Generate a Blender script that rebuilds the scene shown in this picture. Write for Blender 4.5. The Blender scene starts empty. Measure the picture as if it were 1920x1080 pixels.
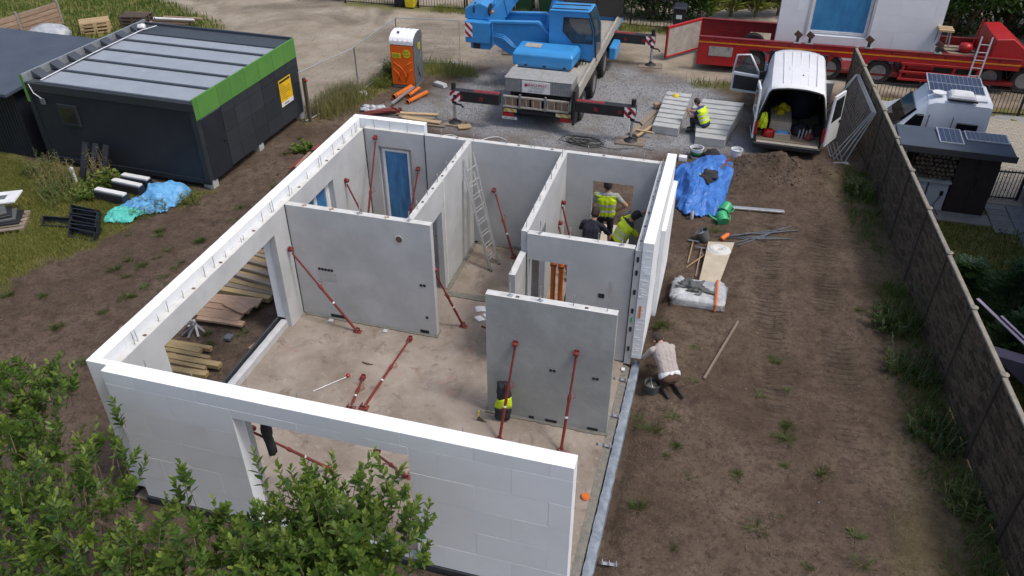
import bpy, bmesh, math, random
import numpy as np
from mathutils import Vector, Matrix
R = math.radians
rnd = random.Random(7)
scene = bpy.context.scene
C = scene.collection

# ---------------------------------------------------------------- camera
cam_d = bpy.data.cameras.new('camera'); cam = bpy.data.objects.new('camera', cam_d); C.objects.link(cam)
cam_d.sensor_width = 36.0; cam_d.lens = 1511.47 * 36 / 1920
cam_d.clip_start = 0.1; cam_d.clip_end = 1500
YAW, PITCH, ROLL = 0.2698, 0.6139, 0.0013
_f = Vector((-math.sin(YAW)*math.cos(PITCH), math.cos(YAW)*math.cos(PITCH), -math.sin(PITCH)))
_r = Vector((math.cos(YAW), math.sin(YAW), 0)); _u = _r.cross(_f)
_r2 = _r*math.cos(ROLL) + _u*math.sin(ROLL); _u2 = -_r*math.sin(ROLL) + _u*math.cos(ROLL)
m = Matrix((_r2, _u2, -_f)).transposed().to_4x4(); m.translation = (8.6358, -7.0783, 10.8131)
cam.matrix_world = m
scene.camera = cam
scene.render.resolution_x, scene.render.resolution_y = 1024, 576

# ---------------------------------------------------------------- sky and sun
SUN = Vector((-1.0, 0.21, -1.84)).normalized()        # the way the light travels
w = bpy.data.worlds.new('World'); scene.world = w; w.use_nodes = True
nt = w.node_tree; bg = nt.nodes['Background']
sky = nt.nodes.new('ShaderNodeTexSky'); sky.sky_type = 'NISHITA'; sky.sun_disc = False
sky.sun_elevation = math.asin(-SUN.z); sky.sun_rotation = math.atan2(-SUN.x, -SUN.y)
sky.air_density = 1.0; sky.dust_density = 4.0; sky.ozone_density = 1.0
nt.links.new(sky.outputs[0], bg.inputs[0]); bg.inputs[1].default_value = 0.15
sd = bpy.data.lights.new('sun', 'SUN'); sun = bpy.data.objects.new('sun', sd); C.objects.link(sun)
sd.energy = 1.5; sd.angle = R(10); sd.color = (1.0, 0.96, 0.9)
sun.rotation_euler = SUN.to_track_quat('-Z', 'Y').to_euler(); sun.location = (20, -5, 30)
vs = scene.view_settings
vs.view_transform = 'Standard'; vs.look = 'None'; vs.gamma = 1.0; vs.use_curve_mapping = False
vs.exposure = 0.18

# ---------------------------------------------------------------- materials
def _n(nt, t, **k):
    n = nt.nodes.new(t)
    for a, b in k.items(): setattr(n, a, b)
    return n
def ramp(nt, src, p0, p1):
    r = _n(nt, 'ShaderNodeMapRange'); r.inputs[1].default_value = p0; r.inputs[2].default_value = p1
    nt.links.new(src, r.inputs[0]); return r.outputs[0]
def noise(nt, vec, scale, detail=5, rough=0.6, dist=0.0):
    n = _n(nt, 'ShaderNodeTexNoise'); n.inputs['Scale'].default_value = scale; n.inputs['Detail'].default_value = detail
    n.inputs['Roughness'].default_value = rough; n.inputs['Distortion'].default_value = dist
    nt.links.new(vec, n.inputs['Vector']); return n.outputs[0]
def mix(nt, fac, a, b, mode='MIX'):
    n = _n(nt, 'ShaderNodeMix', data_type='RGBA', blend_type=mode)
    for s, v in ((n.inputs[0], fac), (n.inputs[6], a), (n.inputs[7], b)):
        if isinstance(v, (tuple, list)): s.default_value = (*v[:3], 1)
        elif isinstance(v, (int, float)): s.default_value = v
        else: nt.links.new(v, s)
    return n.outputs[2]
def coords(nt, stretch=None, rand=True):
    tc = _n(nt, 'ShaderNodeTexCoord'); v = tc.outputs['Object']
    if rand:
        oi = _n(nt, 'ShaderNodeObjectInfo'); a = _n(nt, 'ShaderNodeVectorMath', operation='MULTIPLY_ADD')
        a.inputs[1].default_value = (1, 1, 1)
        s = _n(nt, 'ShaderNodeVectorMath', operation='SCALE'); s.inputs[0].default_value = (37, 19, 53)
        nt.links.new(oi.outputs['Random'], s.inputs['Scale']); nt.links.new(v, a.inputs[0]); nt.links.new(s.outputs[0], a.inputs[2])
        v = a.outputs[0]
    if stretch:
        mp = _n(nt, 'ShaderNodeVectorMath', operation='MULTIPLY'); mp.inputs[1].default_value = stretch
        nt.links.new(v, mp.inputs[0]); v = mp.outputs[0]
    return v
MATS = {}
def pm(name, c1, c2=None, scale=6, rough=0.7, bump=0.0, bscale=60, metal=0.0, stretch=None, stain=None, sscale=1.5, samt=0.5,
       vary=0.0, spec=0.4, lo=0.35, hi=0.65, detail=5, alpha=1.0, trans=0.0):
    """a procedural material: two colours mixed by noise, an optional stain colour, relief, and a little change per object"""
    mt = bpy.data.materials.new(name); mt.use_nodes = True; nt = mt.node_tree; b = nt.nodes['Principled BSDF']
    v = coords(nt, stretch)
    c2 = c2 or tuple(min(1, x*0.82) for x in c1)
    col = mix(nt, ramp(nt, noise(nt, v, scale, detail), lo, hi), c1, c2)
    if stain:
        st = ramp(nt, noise(nt, v, sscale, 6, 0.65, 0.4), 0.52, 0.72)
        s2 = _n(nt, 'ShaderNodeMath', operation='MULTIPLY'); s2.inputs[1].default_value = samt; nt.links.new(st, s2.inputs[0])
        col = mix(nt, s2.outputs[0], col, stain)
    if vary:
        oi = _n(nt, 'ShaderNodeObjectInfo'); hv = _n(nt, 'ShaderNodeHueSaturation')
        mr = _n(nt, 'ShaderNodeMapRange'); mr.inputs[3].default_value = 1-vary; mr.inputs[4].default_value = 1+vary
        nt.links.new(oi.outputs['Random'], mr.inputs[0]); nt.links.new(mr.outputs[0], hv.inputs['Value']); nt.links.new(col, hv.inputs['Color'])
        col = hv.outputs[0]
    nt.links.new(col, b.inputs['Base Color'])
    b.inputs['Roughness'].default_value = rough; b.inputs['Metallic'].default_value = metal
    b.inputs['Specular IOR Level'].default_value = spec
    if trans: b.inputs['Transmission Weight'].default_value = trans
    if alpha < 1: b.inputs['Alpha'].default_value = alpha
    if bump:
        bp = _n(nt, 'ShaderNodeBump'); bp.inputs['Strength'].default_value = bump; bp.inputs['Distance'].default_value = 0.02
        nt.links.new(noise(nt, v, bscale, 4), bp.inputs['Height']); nt.links.new(bp.outputs[0], b.inputs['Normal'])
    MATS[name] = mt; return mt
M = MATS
pm('concrete', (.495, .505, .51), (.425, .435, .44), 1.6, .85, .12, 35, stain=(.35, .36, .355), sscale=.9, samt=.55, vary=.03)
pm('concrete_wet', (.37, .38, .372), (.29, .30, .292), 1.2, .8, .25, 9, stain=(.45, .46, .455), sscale=.8, samt=.6)
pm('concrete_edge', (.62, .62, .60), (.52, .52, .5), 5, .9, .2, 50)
pm('concrete_light', (.45, .46, .45), (.36, .37, .36), 3, .85, .15, 40, stain=(.28, .28, .27), samt=.5)
pm('insulation', (.80, .825, .85), (.755, .785, .81), 1.3, .9, .10, 160, vary=.03, stain=(.68, .69, .67), sscale=1.0, samt=.35)
pm('insulation_foam', (.88, .89, .90), (.84, .85, .86), 3, .9, .1, 120)
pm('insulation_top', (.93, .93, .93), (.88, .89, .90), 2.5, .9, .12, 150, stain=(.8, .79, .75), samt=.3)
pm('gap_black', (.012, .012, .013), None, 4, .9)
pm('black_hole', (.02, .02, .022), None, 4, .7)
pm('steel_rod', (.42, .42, .43), (.3, .3, .31), 8, .45, metal=.8)
pm('galvanised', (.55, .57, .58), (.44, .46, .47), 9, .42, metal=.7)
pm('aluminium', (.66, .67, .68), (.55, .56, .57), 9, .38, metal=.75)
pm('brace_red', (.20, .024, .022), (.14, .02, .018), 5, .5, stain=(.16, .06, .04), sscale=5, samt=.7)
pm('brace_red_dull', (.24, .05, .04), (.17, .04, .035), 5, .6, stain=(.16, .09, .06), sscale=6, samt=.7)
pm('sticker_white', (.8, .8, .8), None, 6, .6)
pm('window_white', (.8, .81, .82), None, 5, .4)
pm('film_blue', (.020, .13, .33), (.05, .22, .46), 2.2, .22, .35, 9, stretch=(3, 3, .8), spec=.6)
pm('film_blue_light', (.06, .28, .52), (.04, .20, .42), 1.2, .25, .2, 12, stretch=(3, 3, 1), spec=.6)
pm('sill_grey', (.5, .51, .52), (.42, .43, .44), 4, .6, .1)
pm('foil_strip', (.24, .275, .32), (.16, .19, .23), 7, .38, .4, 22, stain=(.36, .39, .43), sscale=6, samt=.7)
pm('bitumen', (.035, .04, .048), (.05, .055, .06), 6, .6, .2)
pm('wood_new', (.50, .37, .21), (.40, .28, .15), 5, .75, .15, 30, stretch=(1, 12, 12), vary=.12)
pm('wood_old', (.27, .22, .165), (.19, .15, .115), 5, .85, .25, 30, stretch=(1, 12, 12), vary=.2, stain=(.33, .29, .24), samt=.4)
pm('wood_beam', (.36, .27, .13), (.26, .19, .095), 5, .85, .2, 30, stretch=(1, 10, 10), vary=.2, stain=(.20, .16, .10), samt=.5)
pm('wood_rust', (.38, .25, .16), (.27, .18, .13), 4, .85, .2, 30, stretch=(1, 6, 6), vary=.15, stain=(.46, .38, .30), samt=.6)
pm('wood_dark', (.12, .085, .065), (.08, .058, .045), 5, .85, .2, 30, stretch=(1, 10, 10), vary=.2)
pm('plywood', (.50, .43, .33), (.42, .36, .27), 3, .75, .1, 30, stain=(.36, .28, .19), samt=.5)
pm('anthracite', (.019, .023, .031), (.015, .018, .025), 2, .55, .03, 50, vary=.06)
pm('anthracite_panel', (.030, .035, .041), (.024, .029, .034), 2, .6, .05, 60, vary=.16)
pm('membrane', (.29, .325, .37), (.26, .295, .335), 1.5, .6, .06, 70, stain=(.34, .37, .41), samt=.5, sscale=2)
pm('membrane_dark', (.055, .068, .085), (.045, .057, .072), 2, .65, .05, 60)
pm('felt_blue', (.068, .088, .118), (.055, .072, .10), 1.2, .8, .12, 120)
pm('green_panel', (.10, .26, .055), (.085, .235, .05), 2, .45, .02, vary=.06)
pm('crane_blue', (.05, .28, .62), (.043, .25, .56), 3, .32, .02, 40, stain=(.05, .20, .42), sscale=2.5, samt=.45, spec=.5)
pm('crane_black', (.018, .019, .021), (.027, .027, .028), 4, .55, .05)
pm('checker_plate', (.46, .45, .42), (.38, .37, .34), 6, .5, .35, 90, metal=.35, stain=(.37, .30, .22), samt=.6)
pm('mesh_grey', (.42, .43, .44), (.34, .35, .36), 8, .5, .1, metal=.4)
pm('deck_dust', (.40, .37, .32), (.30, .28, .245), 4, .8, .2)
pm('tyre', (.022, .022, .023), (.034, .033, .032), 5, .85, .25, 40)
pm('rim_grey', (.30, .30, .31), (.22, .22, .225), 6, .5, metal=.4)
pm('rim_red', (.28, .02, .02), (.19, .018, .018), 6, .5)
pm('trailer_red', (.42, .012, .016), (.36, .011, .015), 2, .38, .02, stain=(.26, .015, .016), sscale=1.8, samt=.5, spec=.5)
pm('trailer_dark_red', (.20, .014, .016), (.14, .012, .014), 3, .5)
pm('stripe_orange', (.75, .27, .02), None, 5, .5)
pm('stripe_red', (.30, .025, .03), (.12, .018, .02), 9, .6)
pm('white_paint', (.75, .76, .77), (.70, .71, .72), 2, .32, .01, spec=.5, stain=(.62, .61, .59), sscale=2.2, samt=.45)
pm('camper_white', (.66, .70, .76), (.62, .66, .72), 2, .35, spec=.5)
pm('van_dark', (.012, .012, .014), (.02, .02, .022), 3, .8)
pm('rubber', (.015, .015, .016), None, 4, .7)
pm('lamp_red', (.42, .012, .012), None, 6, .25, spec=.6)
pm('lamp_amber', (.7, .30, .03), None, 6, .3)
pm('plate_white', (.78, .78, .77), None, 6, .4)
pm('text_black', (.02, .02, .02), None, 6, .6)
pm('text_red', (.45, .03, .07), None, 6, .6)
pm('text_grey', (.25, .28, .33), None, 6, .6)
pm('potty_orange', (.72, .13, .012), (.66, .115, .012), 2, .45, .03, spec=.4)
pm('potty_grey', (.13, .145, .155), (.11, .125, .135), 3, .5, .05)
pm('potty_white', (.82, .83, .85), (.77, .78, .80), 3, .4)
pm('sticker_yellow', (.72, .62, .03), None, 6, .5)
pm('sign_yellow', (.82, .50, .01), None, 6, .5)
pm('pipe_orange', (.66, .17, .03), (.56, .14, .025), 4, .45)
pm('tarp_blue', (.055, .19, .55), (.04, .145, .46), 3, .42, .35, 14, spec=.5, vary=.05)
pm('net_blue', (.10, .32, .62), (.16, .42, .70), 6, .5, .3)
pm('net_teal', (.06, .42, .36), (.12, .52, .46), 6, .5, .3)
pm('plastic_black', (.016, .017, .022), (.024, .025, .032), 4, .45, .05, spec=.5)
pm('plastic_green', (.05, .42, .17), (.04, .36, .145), 4, .4, spec=.5)
pm('bin_green', (.03, .12, .05), (.025, .10, .045), 4, .5)
pm('bin_yellow', (.70, .56, .02), None, 4, .5)
pm('bin_black', (.02, .024, .035), None, 4, .5)
pm('plastic_white', (.78, .79, .80), None, 4, .4)
pm('bucket_grey', (.10, .11, .11), (.08, .088, .088), 5, .6)
pm('mortar', (.20, .19, .165), (.14, .135, .12), 14, .9, .6, 40)
pm('bag_film', (.52, .54, .56), (.30, .32, .34), 4, .28, .6, 12, spec=.6)
pm('hose_white', (.66, .66, .64), (.58, .58, .56), 9, .7)
pm('rod_grey', (.15, .17, .20), (.11, .125, .15), 7, .6, metal=.2)
pm('tool_wood', (.44, .29, .16), (.36, .23, .12), 6, .7, stretch=(1, 1, 6))
pm('cone_orange', (.80, .20, .04), None, 5, .5)
pm('paper', (.78, .79, .82), None, 3, .8)
pm('vest_yellow', (.62, .80, .02), (.55, .73, .02), 6, .6, .25, 18)
pm('vest_band', (.62, .63, .63), None, 8, .4)
pm('skin', (.48, .27, .19), (.43, .235, .165), 6, .55)
pm('hair', (.028, .02, .016), (.045, .032, .025), 30, .7, .4, 120)
pm('cloth_navy', (.016, .018, .032), (.022, .024, .04), 8, .85, .3, 25)
pm('cloth_grey', (.36, .37, .37), (.30, .31, .31), 8, .85, .3, 25)
pm('cloth_blue', (.03, .06, .24), (.025, .05, .2), 8, .85, .3, 25)
pm('cloth_dark', (.022, .023, .026), (.035, .035, .038), 8, .85, .3, 25)
pm('cloth_pink', (.40, .355, .335), (.36, .32, .305), 5, .9, .5, 14)
pm('cloth_white', (.66, .68, .70), (.6, .62, .64), 6, .85, .3, 20)
pm('cloth_brown', (.10, .055, .04), (.075, .045, .035), 8, .85, .3, 25)
pm('boot', (.028, .024, .021), (.04, .034, .03), 8, .7, .2)
pm('glove', (.30, .045, .035), (.22, .04, .03), 8, .8)
pm('fence_brown', (.075, .057, .042), (.05, .039, .029), 3, .9, .35, 30, vary=.1, stain=(.15, .125, .095), samt=.5)
pm('fence_brick', (.098, .070, .046), (.062, .044, .03), 5, .9, .2, 30, stain=(.16, .125, .09), sscale=2, samt=.4)
pm('fence_brick_light', (.135, .098, .064), (.105, .076, .05), 5, .9, .2, 30)
pm('fence_brick_dark', (.055, .039, .027), (.04, .029, .021), 5, .9, .2, 30)
pm('fence_cap', (.30, .27, .22), (.22, .20, .165), 6, .9, .3, 30)
pm('iron_black', (.014, .014, .016), None, 5, .5, spec=.5)
pm('bark', (.19, .145, .105), (.13, .10, .075), 9, .9, .4, 40)
pm('bark_cut', (.46, .35, .24), (.40, .30, .2), 9, .85)
pm('house_wall', (.50, .53, .57), (.46, .49, .53), 3, .9, .1)
pm('roof_tile', (.05, .05, .055), None, 4, .7)
pm('pv_cell', (.010, .016, .045), (.014, .022, .06), 3, .16, spec=.7)
pm('pv_frame', (.62, .64, .66), None, 4, .4, metal=.5)
pm('shed_brown', (.042, .026, .023), (.03, .02, .018), 4, .7, .1)
pm('log_end', (.17, .125, .09), (.11, .08, .058), 12, .85, vary=.4)
pm('paving_grey', (.26, .26, .25), (.20, .20, .195), 8, .9, .2, vary=.1)
pm('cobble', (.34, .31, .255), (.27, .245, .20), 10, .9, .2, vary=.15)
pm('tent_dark', (.03, .028, .055), (.022, .02, .04), 4, .8)
pm('ribbon', (.36, .31, .40), None, 4, .6)
pm('stone', (.30, .285, .265), (.20, .19, .175), 8, .9, vary=.35)
pm('gravel_stone', (.32, .325, .335), (.21, .215, .225), 8, .9, vary=.3)
pm('cable', (.016, .016, .017), None, 5, .6)
def leafmat(name, c1, c2, tr=.35):
    mt = bpy.data.materials.new(name); mt.use_nodes = True; nt = mt.node_tree; b = nt.nodes['Principled BSDF']
    at = _n(nt, 'ShaderNodeAttribute', attribute_name='tone')
    col = mix(nt, at.outputs['Fac'], c1, c2)
    nt.links.new(col, b.inputs['Base Color']); b.inputs['Roughness'].default_value = .42; b.inputs['Specular IOR Level'].default_value = .35
    t = _n(nt, 'ShaderNodeBsdfTranslucent'); nt.links.new(mix(nt, .5, col, (.22, .35, .02)), t.inputs[0])
    ms = _n(nt, 'ShaderNodeMixShader'); ms.inputs[0].default_value = tr
    nt.links.new(b.outputs[0], ms.inputs[1]); nt.links.new(t.outputs[0], ms.inputs[2]); nt.links.new(ms.outputs[0], nt.nodes['Material Output'].inputs[0])
    MATS[name] = mt
leafmat('leaf', (.042, .10, .018), (.21, .28, .05))
leafmat('leaf_dark', (.014, .045, .010), (.045, .10, .02))
leafmat('grass', (.11, .14, .026), (.26, .25, .075))
leafmat('weed', (.06, .11, .025), (.13, .17, .05))
leafmat('dry_grass', (.20, .17, .075), (.30, .26, .12))
leafmat('conifer', (.022, .06, .03), (.06, .11, .035))
leafmat('yucca', (.16, .19, .05), (.34, .33, .12))
# glass
mt = bpy.data.materials.new('glass'); mt.use_nodes = True; b = mt.node_tree.nodes['Principled BSDF']
b.inputs['Base Color'].default_value = (.05, .08, .10, 1); b.inputs['Roughness'].default_value = .06; b.inputs['Alpha'].default_value = .45
b.inputs['Specular IOR Level'].default_value = .7; MATS['glass'] = mt
mt = bpy.data.materials.new('glass_dark'); mt.use_nodes = True; b = mt.node_tree.nodes['Principled BSDF']
b.inputs['Base Color'].default_value = (.012, .014, .017, 1); b.inputs['Roughness'].default_value = .07; b.inputs['Specular IOR Level'].default_value = .7; MATS['glass_dark'] = mt
# red and white diagonal warning stripes (flat print)
def stripes(name, ca, cb, axis_vec, freq):
    mt = bpy.data.materials.new(name); mt.use_nodes = True; nt = mt.node_tree; b = nt.nodes['Principled BSDF']
    tc = _n(nt, 'ShaderNodeTexCoord'); d = _n(nt, 'ShaderNodeVectorMath', operation='DOT_PRODUCT'); d.inputs[1].default_value = axis_vec
    nt.links.new(tc.outputs['Object'], d.inputs[0]); mu = _n(nt, 'ShaderNodeMath', operation='MULTIPLY'); mu.inputs[1].default_value = freq
    nt.links.new(d.outputs['Value'], mu.inputs[0]); fr = _n(nt, 'ShaderNodeMath', operation='FRACT'); nt.links.new(mu.outputs[0], fr.inputs[0])
    gt = _n(nt, 'ShaderNodeMath', operation='GREATER_THAN'); gt.inputs[1].default_value = .5; nt.links.new(fr.outputs[0], gt.inputs[0])
    nt.links.new(mix(nt, gt.outputs[0], ca, cb), b.inputs['Base Color']); b.inputs['Roughness'].default_value = .5; MATS[name] = mt
stripes('warn_stripes', (.78, .78, .78), (.36, .02, .03), (.707, 0, .707), 5.2)
stripes('warn_stripes_b', (.78, .78, .78), (.36, .02, .03), (-.707, 0, .707), 5.2)
stripes('warn_yellow', (.75, .72, .6), (.72, .48, .02), (.707, 0, .707), 6)
# fine welded wire: the wires are too thin to model singly at this distance, so the sheet lets light through between them
mt = bpy.data.materials.new('wire_mesh'); mt.use_nodes = True; nt = mt.node_tree; b = nt.nodes['Principled BSDF']
b.inputs['Base Color'].default_value = (.33, .34, .35, 1); b.inputs['Metallic'].default_value = .5; b.inputs['Roughness'].default_value = .5; MATS['wire'] = mt

# ---------------------------------------------------------------- mesh building
class MB:
    def __init__(s): s.v = []; s.f = []; s.m = []
    def add(s, vs, fs, mi=0):
        o = len(s.v); s.v += [tuple(v) for v in vs]; s.f += [tuple(i+o for i in f) for f in fs]; s.m += [mi]*len(fs); return s
    def box(s, x0, x1, y0, y1, z0, z1, mi=0):
        v = [(x, y, z) for z in (z0, z1) for y in (y0, y1) for x in (x0, x1)]
        return s.add(v, [(0, 2, 3, 1), (4, 5, 7, 6), (0, 1, 5, 4), (2, 6, 7, 3), (0, 4, 6, 2), (1, 3, 7, 5)], mi)
    def obox(s, c, d, mat=None, mi=0):
        """box of size d at centre c turned by a 3x3 matrix"""
        mat = mat or Matrix.Identity(3); c = Vector(c)
        v = [c + mat @ Vector((sx*d[0]/2, sy*d[1]/2, sz*d[2]/2)) for sz in (-1, 1) for sy in (-1, 1) for sx in (-1, 1)]
        return s.add(v, [(0, 2, 3, 1), (4, 5, 7, 6), (0, 1, 5, 4), (2, 6, 7, 3), (0, 4, 6, 2), (1, 3, 7, 5)], mi)
    def bar(s, a, b, wd, ht, mi=0, up=(0, 0, 1)):
        a, b = Vector(a), Vector(b); d = b-a; x = d.normalized(); up = Vector(up)
        if abs(x.dot(up)) > .98: up = Vector((0, 1, 0))
        y = up.cross(x).normalized(); z = x.cross(y)
        return s.obox((a+b)/2, (d.length, wd, ht), Matrix((x, y, z)).transposed(), mi)
    def tube(s, pts, r, n=8, mi=0, cap=True):
        pts = [Vector(p) for p in pts]; k = len(pts); rs = r if isinstance(r, (list, tuple)) else [r]*k
        o = len(s.v); prev = None
        for i, p in enumerate(pts):
            d = (pts[min(i+1, k-1)] - pts[max(i-1, 0)])
            d = d.normalized() if d.length > 1e-9 else Vector((0, 0, 1))
            if prev is None: a = Vector((0, 0, 1)) if abs(d.z) < .9 else Vector((1, 0, 0)); x = a.cross(d).normalized()
            else: x = (prev - d*prev.dot(d)); x = x.normalized() if x.length > 1e-6 else Vector((1, 0, 0))
            prev = x; y = d.cross(x)
            for j in range(n):
                t = 2*math.pi*j/n; s.v.append(tuple(p + (x*math.cos(t)+y*math.sin(t))*rs[i]))
        for i in range(k-1):
            for j in range(n):
                s.f.append((o+i*n+j, o+i*n+(j+1) % n, o+(i+1)*n+(j+1) % n, o+(i+1)*n+j)); s.m.append(mi)
        if cap:
            s.f.append(tuple(o+j for j in reversed(range(n)))); s.m.append(mi)
            s.f.append(tuple(o+(k-1)*n+j for j in range(n))); s.m.append(mi)
        return s
    def lathe(s, prof, n=16, c=(0, 0, 0), mat=None, mi=0):
        mat = mat or Matrix.Identity(3); c = Vector(c); o = len(s.v); k = len(prof)
        for r, z in prof:
            for j in range(n):
                t = 2*math.pi*j/n; s.v.append(tuple(c + mat @ Vector((r*math.cos(t), r*math.sin(t), z))))
        for i in range(k-1):
            for j in range(n):
                s.f.append((o+i*n+j, o+i*n+(j+1) % n, o+(i+1)*n+(j+1) % n, o+(i+1)*n+j)); s.m.append(mi)
        if prof[0][0] > 1e-4: s.f.append(tuple(o+j for j in reversed(range(n)))); s.m.append(mi)
        if prof[-1][0] > 1e-4: s.f.append(tuple(o+(k-1)*n+j for j in range(n))); s.m.append(mi)
        return s
    def prism(s, poly, axis, a0, a1, mi=0):
        """polygon of 2D points pushed along an axis: x -> (y,z), y -> (x,z), z -> (x,y)"""
        P = {'x': lambda p, a: (a, p[0], p[1]), 'y': lambda p, a: (p[0], a, p[1]), 'z': lambda p, a: (p[0], p[1], a)}[axis]
        n = len(poly); v = [P(p, a0) for p in poly] + [P(p, a1) for p in poly]
        return s.add(v, [tuple(reversed(range(n))), tuple(range(n, 2*n))] + [(i, (i+1) % n, n+(i+1) % n, n+i) for i in range(n)], mi)
    def loft(s, rings, mi=0, closed=True, cap=True):
        n = len(rings[0]); o = len(s.v)
        for r in rings: s.v += [tuple(p) for p in r]
        for i in range(len(rings)-1):
            for j in range(n if closed else n-1):
                s.f.append((o+i*n+j, o+i*n+(j+1) % n, o+(i+1)*n+(j+1) % n, o+(i+1)*n+j)); s.m.append(mi)
        if cap and closed:
            s.f.append(tuple(o+j for j in reversed(range(n)))); s.f.append(tuple(o+(len(rings)-1)*n+j for j in range(n))); s.m += [mi, mi]
        return s
    def mesh(s, name, mats, smooth=False, fix=True):
        me = bpy.data.meshes.new(name); me.from_pydata(s.v, [], s.f)
        for mt in (mats if isinstance(mats, (list, tuple)) else [mats]): me.materials.append(M[mt] if isinstance(mt, str) else mt)
        me.polygons.foreach_set('material_index', s.m)
        if fix:
            bm = bmesh.new(); bm.from_mesh(me); bmesh.ops.recalc_face_normals(bm, faces=bm.faces); bm.to_mesh(me); bm.free()
        if smooth: me.polygons.foreach_set('use_smooth', [True]*len(me.polygons))
        me.update(); return me
    def build(s, name, mats, parent=None, smooth=False, bev=0.0, seg=1, shift=None, fix=True, auto=False):
        if shift is not None: s.v = [(x-shift[0], y-shift[1], z-shift[2]) for x, y, z in s.v]
        me = s.mesh(name, mats, smooth, fix); o = bpy.data.objects.new(name, me); C.objects.link(o)
        if parent is not None: o.parent = parent
        if bev:
            b = o.modifiers.new('bevel', 'BEVEL'); b.width = bev; b.segments = seg; b.limit_method = 'ANGLE'; b.angle_limit = R(35)
        if auto:
            try: me.set_sharp_from_angle(angle=R(40))
            except Exception: pass
        return o
def tag(o, label, cat, group=None):
    o['label'] = label; o['category'] = cat; o['kind'] = 'thing'
    if group: o['group'] = group
    return o
def thing(name, label, cat, loc=(0, 0, 0), rz=0.0, group=None):
    o = bpy.data.objects.new(name, None); C.objects.link(o); o.location = loc; o.rotation_euler = (0, 0, rz); o.empty_display_size = .2
    return tag(o, label, cat, group)
def struct(o): o['kind'] = 'structure'; return o
def stuff(o): o['kind'] = 'stuff'; return o
def child_copy(src, parent, loc=None, rot=None, scale=None):
    c = src.copy(); C.objects.link(c); c.parent = parent
    if loc is not None: c.location = loc
    if rot is not None: c.rotation_euler = rot
    if scale is not None: c.scale = scale
    return c
def copy_tree(o, parent=None, loc=None, rz=None, label=None):
    c = o.copy(); C.objects.link(c); c.parent = parent
    if loc is not None: c.location = loc
    if rz is not None: c.rotation_euler = (0, 0, rz)
    if label: c['label'] = label
    for ch in list(o.children): copy_tree(ch, c)
    return c
def rotz(a): return Matrix.Rotation(a, 3, 'Z')
def text(parent, name, body, size, mat, loc, rot, sx=1.0, extrude=.001):
    cu = bpy.data.curves.new(name, 'FONT'); cu.body = body; cu.size = size; cu.align_x = 'CENTER'; cu.align_y = 'CENTER'; cu.extrude = extrude
    t = bpy.data.objects.new(name, cu); C.objects.link(t)
    dg = bpy.context.evaluated_depsgraph_get(); me = bpy.data.meshes.new_from_object(t.evaluated_get(dg)); bpy.data.objects.remove(t)
    me.materials.clear(); me.materials.append(M[mat])
    o = bpy.data.objects.new(name, me); C.objects.link(o); o.parent = parent; o.location = loc; o.rotation_euler = rot; o.scale = (sx, 1, 1); o['kind'] = 'stuff'; return o

# value noise for terrain and crumpled cloth
_T = np.random.RandomState(3).rand(256, 256)
def vnoise(x, y):
    x = np.asarray(x, float); y = np.asarray(y, float); xi = np.floor(x).astype(int); yi = np.floor(y).astype(int); fx = x-xi; fy = y-yi
    fx = fx*fx*(3-2*fx); fy = fy*fy*(3-2*fy); g = lambda a, b: _T[a % 256, b % 256]
    return (g(xi, yi)*(1-fx)+g(xi+1, yi)*fx)*(1-fy) + (g(xi, yi+1)*(1-fx)+g(xi+1, yi+1)*fx)*fy
def fbm(x, y, o=4):
    s = 0; a = .5; x = np.asarray(x, float); y = np.asarray(y, float)
    for i in range(o): s = s + a*vnoise(x*2**i+17*i, y*2**i+31*i); a *= .5
    return s/(1-.5**o)
# ================================================================ ground
G0 = -0.3
def fence_x(y): return 13.55 - .0735*(np.asarray(y, float)-11.05)
def psdf(px, py, poly):
    """signed distance to a polygon, positive inside"""
    d = np.full(px.shape, 1e9); ins = np.zeros(px.shape, bool); n = len(poly)
    for i in range(n):
        ax, ay = poly[i]; bx, by = poly[(i+1) % n]; ex, ey = bx-ax, by-ay
        t = np.clip(((px-ax)*ex+(py-ay)*ey)/(ex*ex+ey*ey), 0, 1)
        d = np.minimum(d, np.hypot(px-ax-t*ex, py-ay-t*ey))
        c = ((ay > py) != (by > py)) & (px < (bx-ax)*(py-ay)/((by-ay) if by != ay else 1e-9)+ax); ins ^= c
    return np.where(ins, d, -d)
LAWN = [(-7.9, 3.2), (-7.27, 4.74), (-7.21, 5.7), (-6.91, 6.47), (-6.52, 7.6), (-5.99, 8.91), (-5.5, 9.68), (-5.3, 10.4), (-12, 10.8), (-11.5, 17), (-13.4, 24), (-18.5, 26.9), (-25, 34), (-90, 70), (-90, -20), (-10, -1)]
SAND = [(-13.5, 24.3), (-18.5, 26.9), (-25, 34), (-25, 90), (90, 90), (90, 20), (13, 23.6), (9, 23.5), (7.4, 22.9), (4, 24.3), (.3, 22.9), (-1.5, 21.9), (-4.2, 21.2), (-4.6, 18.6), (-4.8, 16.5), (-6, 17), (-11, 19)]
GRAV = [(-2.67, 17.13), (-1.75, 18.9), (-.76, 20.8), (.13, 22.9), (4.2, 24), (8.4, 22.6), (9, 20.9), (9.6, 17.4), (7.1, 16.5), (2.9, 16.0), (-.33, 16.5)]
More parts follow.
